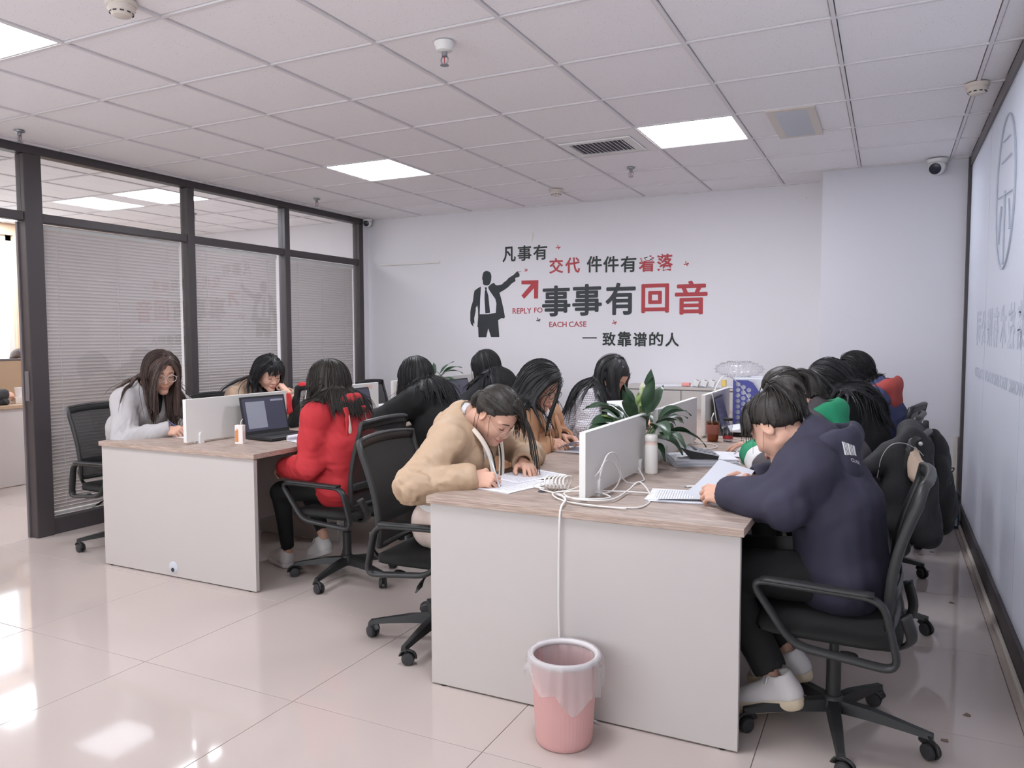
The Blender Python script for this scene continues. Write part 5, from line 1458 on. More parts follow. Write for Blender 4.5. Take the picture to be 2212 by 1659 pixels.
MB().box((1.201, 1.334, .0002), (1.346, 1.346, .0012), WALLM).build('dash', K, [o for o in COL.objects if o.get('label', '').startswith('dark signature')][0])
# torn white patches on the worn characters
worn = [o for o in COL.objects if o.get('label', '').startswith('two worn')][0]
for k, (cx, cz, s) in enumerate(((1.80, 2.075, .03), (1.84, 2.062, .036), (1.80, 2.05, .02), (1.955, 2.085, .014), (1.95, 1.972, .016), (2.0, 1.962, .018), (2.035, 1.965, .014), (1.87, 2.05, .016))):
    g_ = np.random.default_rng(k); poly = [(cx + s * (.6 + .5 * g_.uniform()) * math.cos(a) * 1.25, cz + s * (.5 + .5 * g_.uniform()) * .7 * math.sin(a)) for a in np.linspace(0, 6.283, 13)[:-1]]
    MB().prism(poly, WALLM @ Matrix.Translation((0, 0, .0036)), .0008).build('peeled_patch', 'wall_white', worn)
tag(MB().prism([(.558, 1.906), (.741, 1.903), (.737, 1.725), (.694, 1.726), (.694, 1.828), (.588, 1.726), (.557, 1.758), (.66, 1.865), (.558, 1.869)], WALLM, .0015).build('wall_arrow', Rr), 'red vinyl arrow pointing up right beside the wall figure', 'wall sticker')
fig = thing('wall_figure', 'dark vinyl silhouette of a man in a suit pointing up, on the back wall', 'wall sticker', (.18, YB, 1.35))
suit = [(.104, 1.861), (.072, 1.849), (.028, 1.822), (.019, 1.785), (.01, 1.719), (-.014, 1.653), (-.022, 1.607), (-.023, 1.515), (-.015, 1.484), (.011, 1.458), (.012, 1.499), (.026, 1.486), (.022, 1.54), (.041, 1.616), (.041, 1.647), (.059, 1.672), (.067, 1.636), (.069, 1.554), (.059, 1.452), (.068, 1.45), (.072, 1.348), (.161, 1.348), (.184, 1.44), (.216, 1.35), (.31, 1.35), (.297, 1.519), (.331, 1.538), (.365, 1.536), (.374, 1.55), (.357, 1.636), (.334, 1.726), (.313, 1.793), (.368, 1.82), (.408, 1.844), (.452, 1.882), (.492, 1.903), (.489, 1.933), (.536, 1.946), (.537, 1.973), (.522, 1.987), (.564, 1.999), (.519, 1.994), (.514, 2.001), (.483, 1.975), (.469, 1.963), (.419, 1.938), (.386, 1.907), (.363, 1.895), (.343, 1.876), (.295, 1.867), (.272, 1.871), (.25, 1.895), (.216, 1.88), (.186, 1.856), (.19, 1.835), (.215, 1.799), (.266, 1.733), (.279, 1.687), (.271, 1.594), (.186, 1.581), (.087, 1.582), (.093, 1.732), (.1, 1.813)]
MB().prism([(.159, 2.017), (.188, 2.013), (.213, 1.996), (.223, 1.965), (.221, 1.93), (.213, 1.9), (.199, 1.878), (.181, 1.87), (.147, 1.872), (.127, 1.885), (.126, 1.913), (.117, 1.939), (.122, 1.974), (.133, 2.003)], WALLM, .0015).build('head', D_, fig)
MB().prism(suit, WALLM, .0015).build('suit', D_, fig)
MB().prism([(.144, 1.852), (.171, 1.851), (.171, 1.836), (.167, 1.829), (.187, 1.77), (.206, 1.595), (.152, 1.59), (.143, 1.741), (.147, 1.811), (.154, 1.829)], WALLM, .0015).build('tie', D_, fig)
MB().prism([(.104, 1.858), (.186, 1.853), (.19, 1.835), (.215, 1.799), (.266, 1.733), (.279, 1.687), (.271, 1.596), (.186, 1.583), (.088, 1.584), (.093, 1.732), (.1, 1.813)], WALLM, .0006).build('shirt', 'vinyl_white', fig)
bf = [(0, -.2), (.06, -.05), (.35, -.45), (.5, -.3), (.42, -.05), (.75, .15), (.6, .5), (.3, .35), (.05, .12), (-.02, .55), (-.2, .9), (-.3, .6), (-.12, .1), (-.5, .05), (-.62, -.15), (-.35, -.3), (-.12, -.1)]
for (x, z), m, sc, r, l in (((.946, 2.207), 'vinyl_red', .035, -.3, 'small dark red vinyl butterfly above the first slogan line'), ((.606, 2.002), 'vinyl_red', .028, .2, 'small vinyl butterfly at the fingertip of the wall figure'),
        ((2.185, 1.995), 'vinyl_red', .034, -.2, 'small vinyl butterfly at the right end of the second slogan line'), ((.737, 1.512), 'vinyl_ink', .034, -.1, 'small black vinyl butterfly below the words REPLY FO'), ((1.517, 1.479), 'vinyl_red', .034, -.1, 'small bright red vinyl butterfly right of EACH CASE')):
    tag(MB().prism([(px * sc, py * sc) for px, py in bf], WALLM @ Matrix.Translation((x, z, 0)) @ Matrix.Rotation(r, 4, 'Z'), .0012).build('wall_butterfly', m), l, 'wall sticker', 'vinyl butterflies on the wall')
# lettering on the frosted partition, seen from behind
FRM = Matrix(((0, 0, -1, XR), (1, 0, 0, 0), (0, 1, 0, 0), (0, 0, 0, 1)))        # local x = +y, y up, z into the room
fz = thing('frosted_lettering', 'faint mirrored company lettering on the frosted partition', 'lettering', (XR, 2.4, 1.1))
y = 1.25
for ch in '网络技术有限公司':
    v, f, (a, b, c, d) = text_geo(ch, .26, .004, .004, mirror=False); w = b - a
    mesh_obj('character', [FRM @ Vector((y + (p.x - a) / w * .22, 1.29 + (p.y - c) / (d - c) * .21, .0022 + p.z * .1)) for p in v], f, 'frost_print', fz); y += .285
v, f, (a, b, c, d) = text_geo('NETWORK TECHNOLOGY CO.,LTD', .1, .002, .004)
mesh_obj('word', [FRM @ Vector((1.25 + (p.x - a) / (b - a) * 2.25, 1.085 + (p.y - c) / (d - c) * .07, .0022 + p.z * .1)) for p in v], f, 'frost_print', fz)
lg = thing('frosted_logo', 'faint round line logo on the frosted partition', 'logo', (XR, 2.3, 2.05))
ring = [FRM @ Vector((2.28 + .34 * math.cos(t), 2.05 + .37 * math.sin(t), .0075)) for t in [2 * math.pi * k / 48 for k in range(48)]]
MB().tube(ring, .005, 6, closed=True).build('outer_ring', 'frost_print', lg, smooth=True)
for pts in (((2.02, 2.02), (2.54, 2.06)), ((2.28, 2.06), (2.28, 1.70)), ((2.08, 1.85), (2.14, 2.0)), ((2.1, 2.2), (2.44, 2.22)), ((2.16, 2.3), (2.4, 2.32)), ((2.4, 2.0), (2.48, 1.82))):
    MB().tube([FRM @ Vector((*p, .0075)) for p in pts], .005, 6).build('stroke', 'frost_print', lg)
# ------------------------------------------------------------------ things on and around the desks
mat('pink_plastic', (212, 164, 160), 0.5); mat('rim_grey', (206, 200, 200), 0.4); mat('leaf', (56, 80, 58), 0.38, noise=(40, .25)); mat('leaf_light', (150, 172, 104), 0.45); mat('stem_green', (96, 126, 80), 0.5)
mat('spathe', (238, 236, 214), 0.5); mat('flask_white', (232, 228, 222), 0.3); mat('flask_pink', (232, 206, 196), 0.4); mat('calc_grey', (176, 178, 182), 0.45); mat('calc_key', (120, 122, 128), 0.5); mat('calc_lcd', (112, 120, 116), 0.3)
mat('cup_band', (152, 92, 78), 0.6); mat('tea', (168, 112, 80), 0.3); mat('rack_blue', (82, 84, 160), 0.45); mat('carton', (236, 228, 222), 0.45); mat('carton_orange', (214, 140, 84), 0.45); mat('folder_blue', (86, 146, 218), 0.4)
mat('cable_white', (224, 220, 216), 0.45); mat('cable_black', (34, 34, 36), 0.5); mat('soil', (60, 48, 40), 0.9); mat('box_blue', (44, 84, 112), 0.6); mat('pen_blue', (62, 66, 124), 0.35); mat('cloth_red', (206, 52, 58), 0.8)
mat('pen_silver', (196, 198, 202), 0.3, metal=.4); mat('laptop_black', (40, 40, 42), 0.45); mat('key_black', (30, 30, 32), 0.55)
mat('win_grey', (122, 124, 134), 0.4, emit=(110, 112, 124), estr=.35); mat('screen_on', (52, 52, 66), 0.3, emit=(58, 58, 72), estr=.35); mat('win_blue', (70, 84, 170), 0.4, emit=(60, 76, 170), estr=.35); mat('screen_off', (92, 92, 108), 0.22)
for n_ in ('win_grey', 'screen_on', 'win_blue'): MATS[n_].cycles.emission_sampling = 'NONE'
mat('coat_black', (34, 34, 36), 0.7, bump=(120, .15)); mat('bag_black', (30, 30, 30), 0.75, bump=(200, .2)); mat('zip_silver', (190, 186, 180), 0.35, metal=.5); mat('mask_blue', (176, 206, 214), .7); mat('bag_blue', (60, 96, 210), .6)
mat('lilac_film', (160, 160, 206), .35); mat('note_pink', (236, 158, 150), .6); mat('note_yellow', (226, 196, 108), .6)
# printed page: rows of grey print on white paper (flat print)
def print_mat(name, rows, dens, ink):
    m = mat(name, (236, 236, 242), 0.6); nt, b = nodes_of(m); tc = nt.nodes.new('ShaderNodeTexCoord')
    sp = nt.nodes.new('ShaderNodeSeparateXYZ'); nt.links.new(tc.outputs['Object'], sp.inputs[0])
    def math_(op, a, bb): 
        n = nt.nodes.new('ShaderNodeMath'); n.operation = op
        for k, q in enumerate((a, bb)):
            if isinstance(q, (int, float)): n.inputs[k].default_value = q
            else: nt.links.new(q, n.inputs[k])
        return n.outputs[0]
    row = math_('FRACT', math_('MULTIPLY', sp.outputs['Y'], rows), 0); line = math_('LESS_THAN', row, .38)
    nz = nt.nodes.new('ShaderNodeTexNoise'); nz.inputs['Scale'].default_value = 1.0; mp = nt.nodes.new('ShaderNodeMapping'); mp.inputs['Scale'].default_value = (260, rows * 1.0, 1)
    nt.links.new(tc.outputs['Object'], mp.inputs[0]); nt.links.new(mp.outputs[0], nz.inputs['Vector'])
    mask = math_('MULTIPLY', line, math_('GREATER_THAN', nz.outputs['Fac'], dens))
    ax = math_('ABSOLUTE', sp.outputs['X'], 0); ay = math_('ABSOLUTE', sp.outputs['Y'], 0)
    mask = math_('MULTIPLY', mask, math_('MULTIPLY', math_('LESS_THAN', ax, .085), math_('LESS_THAN', ay, .125)))
    mx = nt.nodes.new('ShaderNodeMix'); mx.data_type = 'RGBA'; mx.inputs['A'].default_value = (*lin((236, 236, 242)), 1); mx.inputs['B'].default_value = (*lin(ink), 1)
    nt.links.new(mask, mx.inputs['Factor']); nt.links.new(mx.outputs['Result'], b.inputs['Base Color'])
print_mat('printed_page', 105, .46, (150, 152, 160)); print_mat('form_page', 60, .40, (172, 174, 182))
def local(o, loc, rz=0.0, rx=0.0):
    o.location = loc; o.rotation_euler = (rx, 0, math.radians(rz)); return o
def sheet(label, loc, rz, w=.21, h=.297, n=1, m='printed_page', name='paper_sheet', jitter=.006):
    """one or more loose A4 sheets lying flat"""
    th = thing(name, label, 'paper', loc, math.radians(rz)); g = np.random.default_rng(int(abs(loc[0] * 1000)))
    for k in range(n):
        o = MB().box((-w / 2, -h / 2, 0), (w / 2, h / 2, .0009)).build('sheet', m if k == n - 1 else 'paper', None)
        o.parent = th; o.location = (g.normal() * jitter * (k > 0), g.normal() * jitter * (k > 0), .0011 * k + .0004); o.rotation_euler = (0, 0, g.normal() * .03 * (k > 0))
    return th
# --- foreground row ---
sheet('printed form the beige-jacketed woman is writing on', (2.455, .60, DZ), -14, n=3, m='form_page')
sheet('white form under the flat hand of the beige-jacketed woman', (2.425, .80, DZ + .0036), -22, n=1, m='form_page')
def pen(label, a, b, m, r=.0042, tip='pen_silver'):
    a, b = Vector(a), Vector(b); th = thing('pen', label, 'pen', a); d = (b - a)
    MB().tube([a + d * .1, b], r, 10).build('barrel', m, th, smooth=True); MB().tube([a, a + d * .1], [.0008, r * .95], 10).build('tip', tip, th, smooth=True)
    MB().tube([b - d * .3 + Vector((0, 0, r)), b + Vector((0, 0, r))], .0012, 6).build('clip', tip, th)
pen('silver pen in the beige-jacketed woman\'s fist', (2.445, .51, .745), (2.385, .545, .865), 'pen_silver')
pen('dark blue pen held by the woman in the grey hoodie', (-.02, 1.13, .745), (-.15, 1.10, .83), 'pen_blue')
pen('white pen in the hand above the green cuff', (3.13, 1.80, .745), (3.21, 1.83, .83), 'plastic_white')
pen('white pen lying behind the turned page', (3.10, .85, DZ + .0045), (3.22, .93, DZ + .0045), 'plastic_white')
def cable(label, pts, r=.0032, m='cable_white', n=6, name='cable', parent=None):
    o = MB().tube(spline(pts, n), r, 8).build(name, m, parent, smooth=True)
    if parent is None: tag(o, label, 'cable', 'loose cables')
    return o
z = DZ + .004
cable('white cable falling from the desk edge behind the pink bin', [(2.70, .50, z), (2.74, .44, z + .01), (2.79, .36, z + .012), (2.805, .285, z + .004), (2.808, .2615, .70), (2.805, .262, .5), (2.808, .262, .3), (2.83, .262, .06), (2.95, .262, .008)], .0042)
cable('white cable looping high against the front divider', [(2.68, .52, z), (2.74, .60, z + .01), (2.862, .50, z + .09), (2.868, .60, z + .15), (2.865, .72, z + .13), (2.87, .75, z + .04), (2.88, .62, z + .006), (2.87, .5, z + .03), (2.865, .56, z + .12), (2.87, .66, z + .11), (2.90, .74, z + .02), (2.92, .9, z), (2.89, 1.0, z), (2.86, 1.03, z + .03)])
cable('white cable lying in wide loops before the divider', [(2.72, .43, z), (2.85, .36, z), (3.0, .38, z), (3.06, .43, z), (3.04, .60, z), (2.96, .72, z + .03), (2.94, .62, z + .01), (2.93, .45, z + .008), (2.82, .40, z + .009), (2.74, .47, z + .012), (2.80, .55, z + .012), (2.95, .62, z + .008), (3.07, .67, z)])
cable('white cable running from the coil to the divider foot', [(2.56, .66, z), (2.60, .56, z), (2.68, .50, z + .004), (2.76, .42, z + .01), (2.86, .41, z + .012), (2.92, .48, z + .01), (2.85, .53, z + .014), (2.74, .50, z + .014), (2.70, .45, z + .01), (2.78, .37, z + .006), (2.90, .35, z + .004), (3.02, .36, z + .002)])
coil = thing('cable_coil', 'tightly wound bundle of white cable left of the front divider', 'cable', (2.67, .60, DZ))
for k in range(6):
    c = Vector((2.63 + .014 * k, .585 + .004 * k, z + .026)); ring = [c + Vector((.006 * math.sin(2 * t), .042 * math.cos(t), .026 * math.sin(t))) for t in [2 * math.pi * q / 20 for q in range(20)]]
    MB().tube(ring, .0036, 8, closed=True).build('turn', 'cable_white', coil, smooth=True)
MB().tube(spline([(2.64, .63, z + .02), (2.58, .70, z + .01), (2.54, .69, z), (2.55, .60, z), (2.62, .56, z + .003)], 6), .0034, 8).build('tail', 'cable_white', coil, smooth=True)
gr = thing('desk_cable_hole', 'dark cable hole in the oak top under the coil', 'grommet', (2.625, .535, DZ))
autosmooth(MB().lathe([(.022, .0), (.022, .0012), (.017, .0016), (.0165, .0004), (.001, .0004)], 24, Matrix.Translation((2.625, .535, DZ))).build('ring', 'ink_dark', gr))
fl = thing('vacuum_flask', 'white vacuum flask with a pale pink shoulder and flip lid', 'flask', (2.895, 1.11, DZ)); T = Matrix.Translation((2.895, 1.11, DZ))
autosmooth(MB().lathe([(.026, 0), (.0285, .002), (.029, .006), (.029, .122), (.027, .13)], 36, T).build('body', 'flask_white', fl), 50)
autosmooth(MB().lathe([(.0272, .129), (.0262, .134), (.0262, .146), (.0272, .148)], 36, T).build('shoulder_ring', 'flask_pink', fl), 50)
lid = autosmooth(MB().lathe([(.0275, .147), (.028, .15), (.028, .165), (.026, .171), (.02, .175), (.001, .176)], 36, T).build('lid', 'flask_white', fl), 50)
MB().box((-.006, .027, .148), (.006, .034, .170), T, bev=.002).build('latch', 'flask_pink', lid)
st = thing('paper_stack', 'thick stack of stapled papers under the calculator', 'paper', (3.035, 1.49, DZ), math.radians(24))
g_ = np.random.default_rng(4)
for k in range(14):
    o = MB().box((-.15, -.105, 0), (.15, .105, .0022)).build('sheet', 'paper' if k % 3 else 'paper_grey', None); o.parent = st; o.location = (g_.normal() * .004, g_.normal() * .004, .0025 * k); o.rotation_euler = (0, 0, g_.normal() * .02)
ST = DZ + .0025 * 14
ca = thing('calculator', 'grey desktop calculator with black underside on the paper stack', 'calculator', (3.03, 1.42, ST), math.radians(22)); 
Mc = Matrix.Translation((3.03, 1.42, ST)) @ Matrix.Rotation(math.radians(22), 4, 'Z')
def wedge(pts_xz, y0, y1, M):
    mb = MB(); v = [(x, y0, zz) for x, zz in pts_xz] + [(x, y1, zz) for x, zz in pts_xz]; n = len(pts_xz)
    f = [tuple(range(n)), tuple(range(2 * n - 1, n - 1, -1))] + [(i, i + n, (i + 1) % n + n, (i + 1) % n) for i in range(n)]
    return mb._add(v, f, M)
wedge([(-.085, .055), (-.04, .004), (.085, .001), (.09, .012), (.09, .018), (-.03, .042), (-.075, .066)], -.055, .055, Mc).build('case', 'laptop_black', ca)
wedge([(-.086, .057), (-.075, .070), (-.028, .046), (.092, .021), (.092, .016), (-.034, .040)], -.058, .058, Mc).build('top_plate', 'calc_grey', ca)
wedge([(-.070, .0672), (-.069, .0692), (-.040, .0545), (-.041, .0525)], -.045, .045, Mc).build('display', 'calc_lcd', ca)
for i in range(5):
    for j in range(6):
        x = -.018 + .0215 * i; y = -.045 + .018 * j; zz = .046 - (x + .028) * .208
        MB().box((x - .008, y - .0065, zz - .001), (x + .008, y + .0065, zz + .004), Mc @ Matrix.Rotation(0, 4, 'Z'), bev=.0015).build('key', 'calc_key' if i else 'ink_dark', ca)
sheet('blank white notepad under the hand with the green cuff', (3.12, 1.80, DZ), 100, .148, .21, 5, 'paper', 'notepad', .002)
sheet('stack of printed pages at the navy hoodie\'s elbow', (3.17, .66, DZ), 98, n=7, m='printed_page', name='page_stack')
# the page being turned: a curved sheet held between both hands
th = thing('turned_page', 'printed page being lifted from the stack by the navy-hooded woman', 'paper', (3.17, .66, DZ + .01))
v = []; f = []; nu, nv = 14, 10; A, B = v3(3.075, .535, DZ + .012), v3(3.295, .585, DZ + .02); C_, D2 = v3(3.24, .86, .865), v3(3.385, .80, .84)
for side in (0, 1):
    for i in range(nu + 1):
        for j in range(nv + 1):
            s, t = i / nu, j / nv
            p = (A * (1 - t) + B * t) * (1 - s) + (C_ * (1 - t) + D2 * t) * s; p = p + v3(-.012, .02, -.055) * math.sin(math.pi * s) * (1 - .4 * t)
            v.append(tuple(p + v3(.0, .0, .0007 * side)))
for i in range(nu):
    for j in range(nv):
        a = i * (nv + 1) + j; q = (a, a + nv + 1, a + nv + 2, a + 1); k = (nu + 1) * (nv + 1); f += [q, tuple(x + k for x in reversed(q))]
mesh_obj('page', v, f, 'paper_grey', th, smooth=True)
lines = MB()
for k in range(9):
    s0 = .16 + .06 * k; P0 = lambda s, t: (A * (1 - t) + B * t) * (1 - s) + (C_ * (1 - t) + D2 * t) * s + v3(-.012, .02, -.055) * math.sin(math.pi * s) * (1 - .4 * t) + v3(.0012, -.0012, -.0008)
    lines.tube([tuple(P0(s0, t)) for t in np.linspace(.3, .3 + .35 * (.5 + .5 * ((k * 7) % 5) / 4), 6)], .0011, 4)
o = lines.build('print', 'ink_grey', th); o['kind'] = 'stuff'
# glass cup with brown sleeve, small bottle
cu = thing('glass_cup', 'tea glass with a brown sleeve, lid and white straw', 'cup', (2.925, 2.29, DZ)); T = Matrix.Translation((2.925, 2.29, DZ))
autosmooth(MB().lathe([(.03, 0), (.031, .002), (.037, .11), (.0355, .11), (.030, .006), (.001, .005)], 32, T, cap0=True, cap1=False).build('glass', 'amber_glass', cu), 50)
autosmooth(MB().lathe([(.0295, .006), (.0325, .05), (.001, .051)], 28, T).build('tea', 'tea', cu), 50)
autosmooth(MB().lathe([(.0335, .042), (.0375, .045), (.0395, .098), (.0375, .1)], 32, T, False, False).build('sleeve', 'cup_band', cu), 50)
autosmooth(MB().lathe([(.0385, .108), (.0395, .111), (.038, .118), (.012, .119), (.001, .119)], 32, T).build('lid', 'amber_glass', cu), 50)
MB().tube([(2.925, 2.29, DZ + .02), (2.918, 2.29, DZ + .135), (2.928, 2.30, DZ + .165)], .0035, 8).build('straw', 'plastic_white', cu, smooth=True)
bo = thing('glass_bottle', 'small clear glass bottle with a black cap and red label', 'bottle', (3.005, 2.32, DZ)); T = Matrix.Translation((3.005, 2.32, DZ))
autosmooth(MB().lathe([(.026, 0), (.028, .003), (.028, .05), (.022, .066), (.022, .074), (.028, .084), (.029, .12), (.027, .126), (.026, .12), (.026, .006), (.001, .005)], 28, T, True, False).build('glass', 'clear_glass', bo), 50)
autosmooth(MB().lathe([(.0285, .122), (.029, .124), (.029, .133), (.027, .136), (.001, .136)], 28, T).build('cap', 'rubber_black', bo), 50)
autosmooth(MB().lathe([(.0284, .016), (.0284, .034)], 28, T, False, False).build('label', 'vinyl_red', bo))
bk = thing('open_book', 'open white book propped before the blue file rack', 'book', (3.05, 2.69, DZ + .0255), math.radians(14)); Mb = Matrix.Translation((3.05, 2.69, DZ + .0255)) @ Matrix.Rotation(math.radians(14), 4, 'Z')
for s in (-1, 1):
    pts = [(s * .002, .02), (s * .03, .026), (s * .07, .02), (s * .105, .012)]
    wedge([(x, 0.003) for x, _ in pts] + [(x, zz) for x, zz in reversed(pts)], -.14, .14, Mb).build('page_block', 'paper', bk)
MB().box((-.108, -.143, 0), (.108, .143, .003), Mb).build('cover', 'rubber_black', bk)
# perforated blue file rack: round holes cut through its side wall
fr = thing('file_rack', 'blue plastic file rack with rows of round holes', 'file rack', (3.02, 2.96, DZ))
def holed_wall(outline, holes, M, th, m, parent, name):
    bm = bmesh.new(); es = []
    def loop(pts):
        vs = [bm.verts.new((x, y, 0)) for x, y in pts]; es.extend(bm.edges.new((vs[i], vs[(i + 1) % len(vs)])) for i in range(len(vs)))
    loop(outline)
    for cx, cy, r in holes: loop([(cx + r * math.cos(t), cy + r * math.sin(t)) for t in [2 * math.pi * k / 14 for k in range(14)]])
    bmesh.ops.triangle_fill(bm, use_beauty=True, use_dissolve=False, edges=es)
    bmesh.ops.solidify(bm, geom=bm.faces[:], thickness=th); bm.transform(M)
    me = bpy.data.meshes.new(name); bm.to_mesh(me); bm.free(); me.materials.append(MATS[m]); o = bpy.data.objects.new(name, me); COL.objects.link(o); attach(o, parent); return o
outline = [(0, 0), (.235, 0), (.235, .14), (.12, .31), (.09, .325), (.0, .325)]
holes = []
for r_ in range(8):
    for c_ in range(6):
        x, y = .028 + c_ * .034, .028 + r_ * .036 + (.0 if c_ % 2 else .018)
        if x < .215 and y < .30 and (x < .085 or y < .31 - (x - .085) * 1.45 - .03) : holes.append((x, y, .0145 if c_ < 4 else .010))
RK = Matrix.Translation((2.93, 2.90, DZ)) @ Matrix.Rotation(math.radians(8), 4, 'Z')
SIDE = Matrix(((1, 0, 0, 0), (0, 0, -1, 0), (0, 1, 0, 0), (0, 0, 0, 1)))
holed_wall(outline, holes, RK @ SIDE, .003, 'rack_blue', fr, 'side_wall'); holed_wall(outline, holes, RK @ Matrix.Translation((0, .19, 0)) @ SIDE, .003, 'rack_blue', fr, 'side_wall')
MB().box((0, 0, 0), (.235, .19, .004), RK).build('bottom', 'rack_blue', fr); MB().box((-.003, 0, 0), (.0, .19, .325), RK).build('back_wall', 'rack_blue', fr); MB().box((.0, .106, .004), (.2, .109, .22), RK).build('partition', 'rack_blue', fr)
for k, (dy, h, mm) in enumerate(((.03, .335, 'paper'), (.055, .34, 'paper'), (.08, .33, 'paper_grey'), (.125, .345, 'paper'), (.16, .335, 'rack_blue'))):
    tag(MB().box((.004, dy, .005), (.22, dy + .016, h), RK, bev=.002).build('document_folder', mm), ['white document folder at the front of the blue rack', 'white folder second in the blue rack', 'greyish folder in the middle of the blue rack', 'tall white folder in the rear of the blue rack', 'blue folder at the back of the blue rack'][k], 'folder', 'folders in the blue rack')
# bubble-wrap parcel on top of the rack
bw = thing('bubble_wrap', 'clear bubble-wrap parcel lying on top of the blue file rack', 'bubble wrap', (2.95, 3.0, 1.09))
F = Field((2.76, 2.87, 1.05), (3.13, 3.13, 1.22), .008); F.ell((2.945, 3.0, 1.135), (.155, .10, .052)); F.wrinkle(.006, 60, 3); V, Q = F.mesh(); np_obj('film', V, Q, 'bubble_film', bw)
bub = MB()
for a in range(26):
    for b_ in range(7):
        t, p_ = 2 * math.pi * a / 26, -1.1 + 2.2 * b_ / 6
        bub.ball((2.945 + .157 * math.cos(t) * math.cos(p_), 3.0 + .102 * math.sin(t) * math.cos(p_), 1.135 + .054 * math.sin(p_)), (.0085, .0085, .0085), 6)
o = bub.build('bubbles', 'bubble_film', bw, smooth=True); o['kind'] = 'stuff'
def laptop(label, loc, rz, w=.33, d=.22, ang=105, screen='screen_on', wins=(), name='laptop'):
    th = thing(name, label, 'laptop', loc, math.radians(rz)); M = Matrix.Translation(loc) @ Matrix.Rotation(math.radians(rz), 4, 'Z')   # faces +x side: user sits at local +x
    MB().box((0, -w / 2, .004), (d, w / 2, .022), M, bev=.004).build('base', 'laptop_black', th)
    kb = MB().box((.03, -w / 2 + .02, .0218), (.135, w / 2 - .02, .0228), M).build('keyboard', 'key_black', th)
    for r_ in range(5):
        for c_ in range(13):
            MB().box((.034 + .020 * r_, -w / 2 + .026 + c_ * (w - .052) / 13, .0226), (.034 + .020 * r_ + .0165, -w / 2 + .026 + (c_ + .85) * (w - .052) / 13, .0245), M).build('key', 'laptop_black', kb)
    MB().box((.15, -.05, .0218), (.205, .05, .0224), M).build('touchpad', 'key_black', th)
    L = M @ Matrix.Translation((.006, 0, .02)) @ Matrix.Rotation(math.radians(90 - ang), 4, 'Y')
    lid = MB().box((-.007, -w / 2, 0), (0, w / 2, d), L, bev=.002).build('lid', 'laptop_black', th)
    MB().box((.0001, -w / 2 + .012, .022), (.0008, w / 2 - .012, d - .012), L).build('screen', screen, lid)
    for (y0, z0, y1, z1, mm) in wins: MB().box((.0008, -w / 2 + w * y0, d * z0), (.0012, -w / 2 + w * y1, d * z1), L).build('window', mm, lid)
    return th
laptop('open black laptop beside the milk carton, grey window on screen', (.40, 1.36, DZ), -6, .34, .235, 102, 'screen_on', ((.10, .16, .52, .86, 'win_grey'), (.66, .84, .95, .89, 'win_grey')))
laptop('open black laptop with a blue-edged window, in use by the black hooded top', (.38, 2.32, DZ), 0, .33, .225, 105, 'screen_on', ((.06, .14, .48, .86, 'win_grey'), (.48, .1, .52, .9, 'win_blue'), (.56, .14, .92, .62, 'win_grey')))
laptop('dark laptop at the far end of the left row', (.36, 3.86, DZ), -4, .32, .22, 108, 'screen_off')
laptop('dark laptop with a blank screen leaning on the third divider', (2.918, 2.715, DZ), 2, .32, .22, 104, 'screen_off')
# charger cables round the rack
cable('white charging cable hanging over the blue rack', [(2.86, 2.60, 1.0), (2.90, 2.72, 1.10), (2.96, 2.84, 1.06), (3.03, 2.886, .95), (3.07, 2.885, .86)], .003)
cable('white plug cable hanging from the third divider', [(2.86, 2.52, .99), (2.872, 2.50, 1.005), (2.885, 2.50, .96), (2.90, 2.50, .86), (2.91, 2.50, .82)], .003)
cable('white cable end lying behind the glass cup', [(2.86, 2.42, z), (2.95, 2.45, z), (3.06, 2.40, z), (3.15, 2.30, z), (3.13, 2.2, z)], .003)
cable('white cable loop at the foot of the second divider', [(2.85, 1.95, z), (2.92, 1.9, z), (3.0, 2.0, z), (2.97, 2.12, z), (2.9, 2.15, z), (2.855, 2.12, z)], .003)
# peace lily
def leaf_mesh(base, d, L, W, droop, stem, roll=0.0, nseg=12):
    """blade on a stalk: returns (stalk pts, blade verts, faces)"""
    d = Vector(d).normalized(); p = Vector(base); t = d.copy(); pts = [p.copy()]
    for k in range(6): t = (t + Vector((0, 0, -.02 * droop))).normalized(); p = p + t * stem / 6; pts.append(p.copy())
    sidev = t.cross(Vector((0, 0, 1)));  sidev = sidev.normalized() if sidev.length > .05 else Vector((1, 0, 0)); sidev.rotate(Matrix.Rotation(roll, 3, t))
    V, Fc = [], []; q = p.copy()
    for i in range(nseg + 1):
        s = i / nseg; w = W * (math.sin(math.pi * min(1, s * .93 + .07)) ** .8) * (1 - .35 * s)
        if i == nseg: w = .0006
        up = sidev.cross(t).normalized()
        for c in (-1, -.5, 0, .5, 1): V.append(q + sidev * (w * c) + up * (w * .28 * abs(c) + .004 * math.sin(9 * s + 2 * c)))
        t = (t + Vector((0, 0, -droop * .085))).normalized(); sidev = (sidev - t * sidev.dot(t)).normalized(); q = q + t * (L / nseg)
    for i in range(nseg):
        for c in range(4): a = i * 5 + c; Fc.append((a, a + 1, a + 6, a + 5))
    return pts, V, Fc
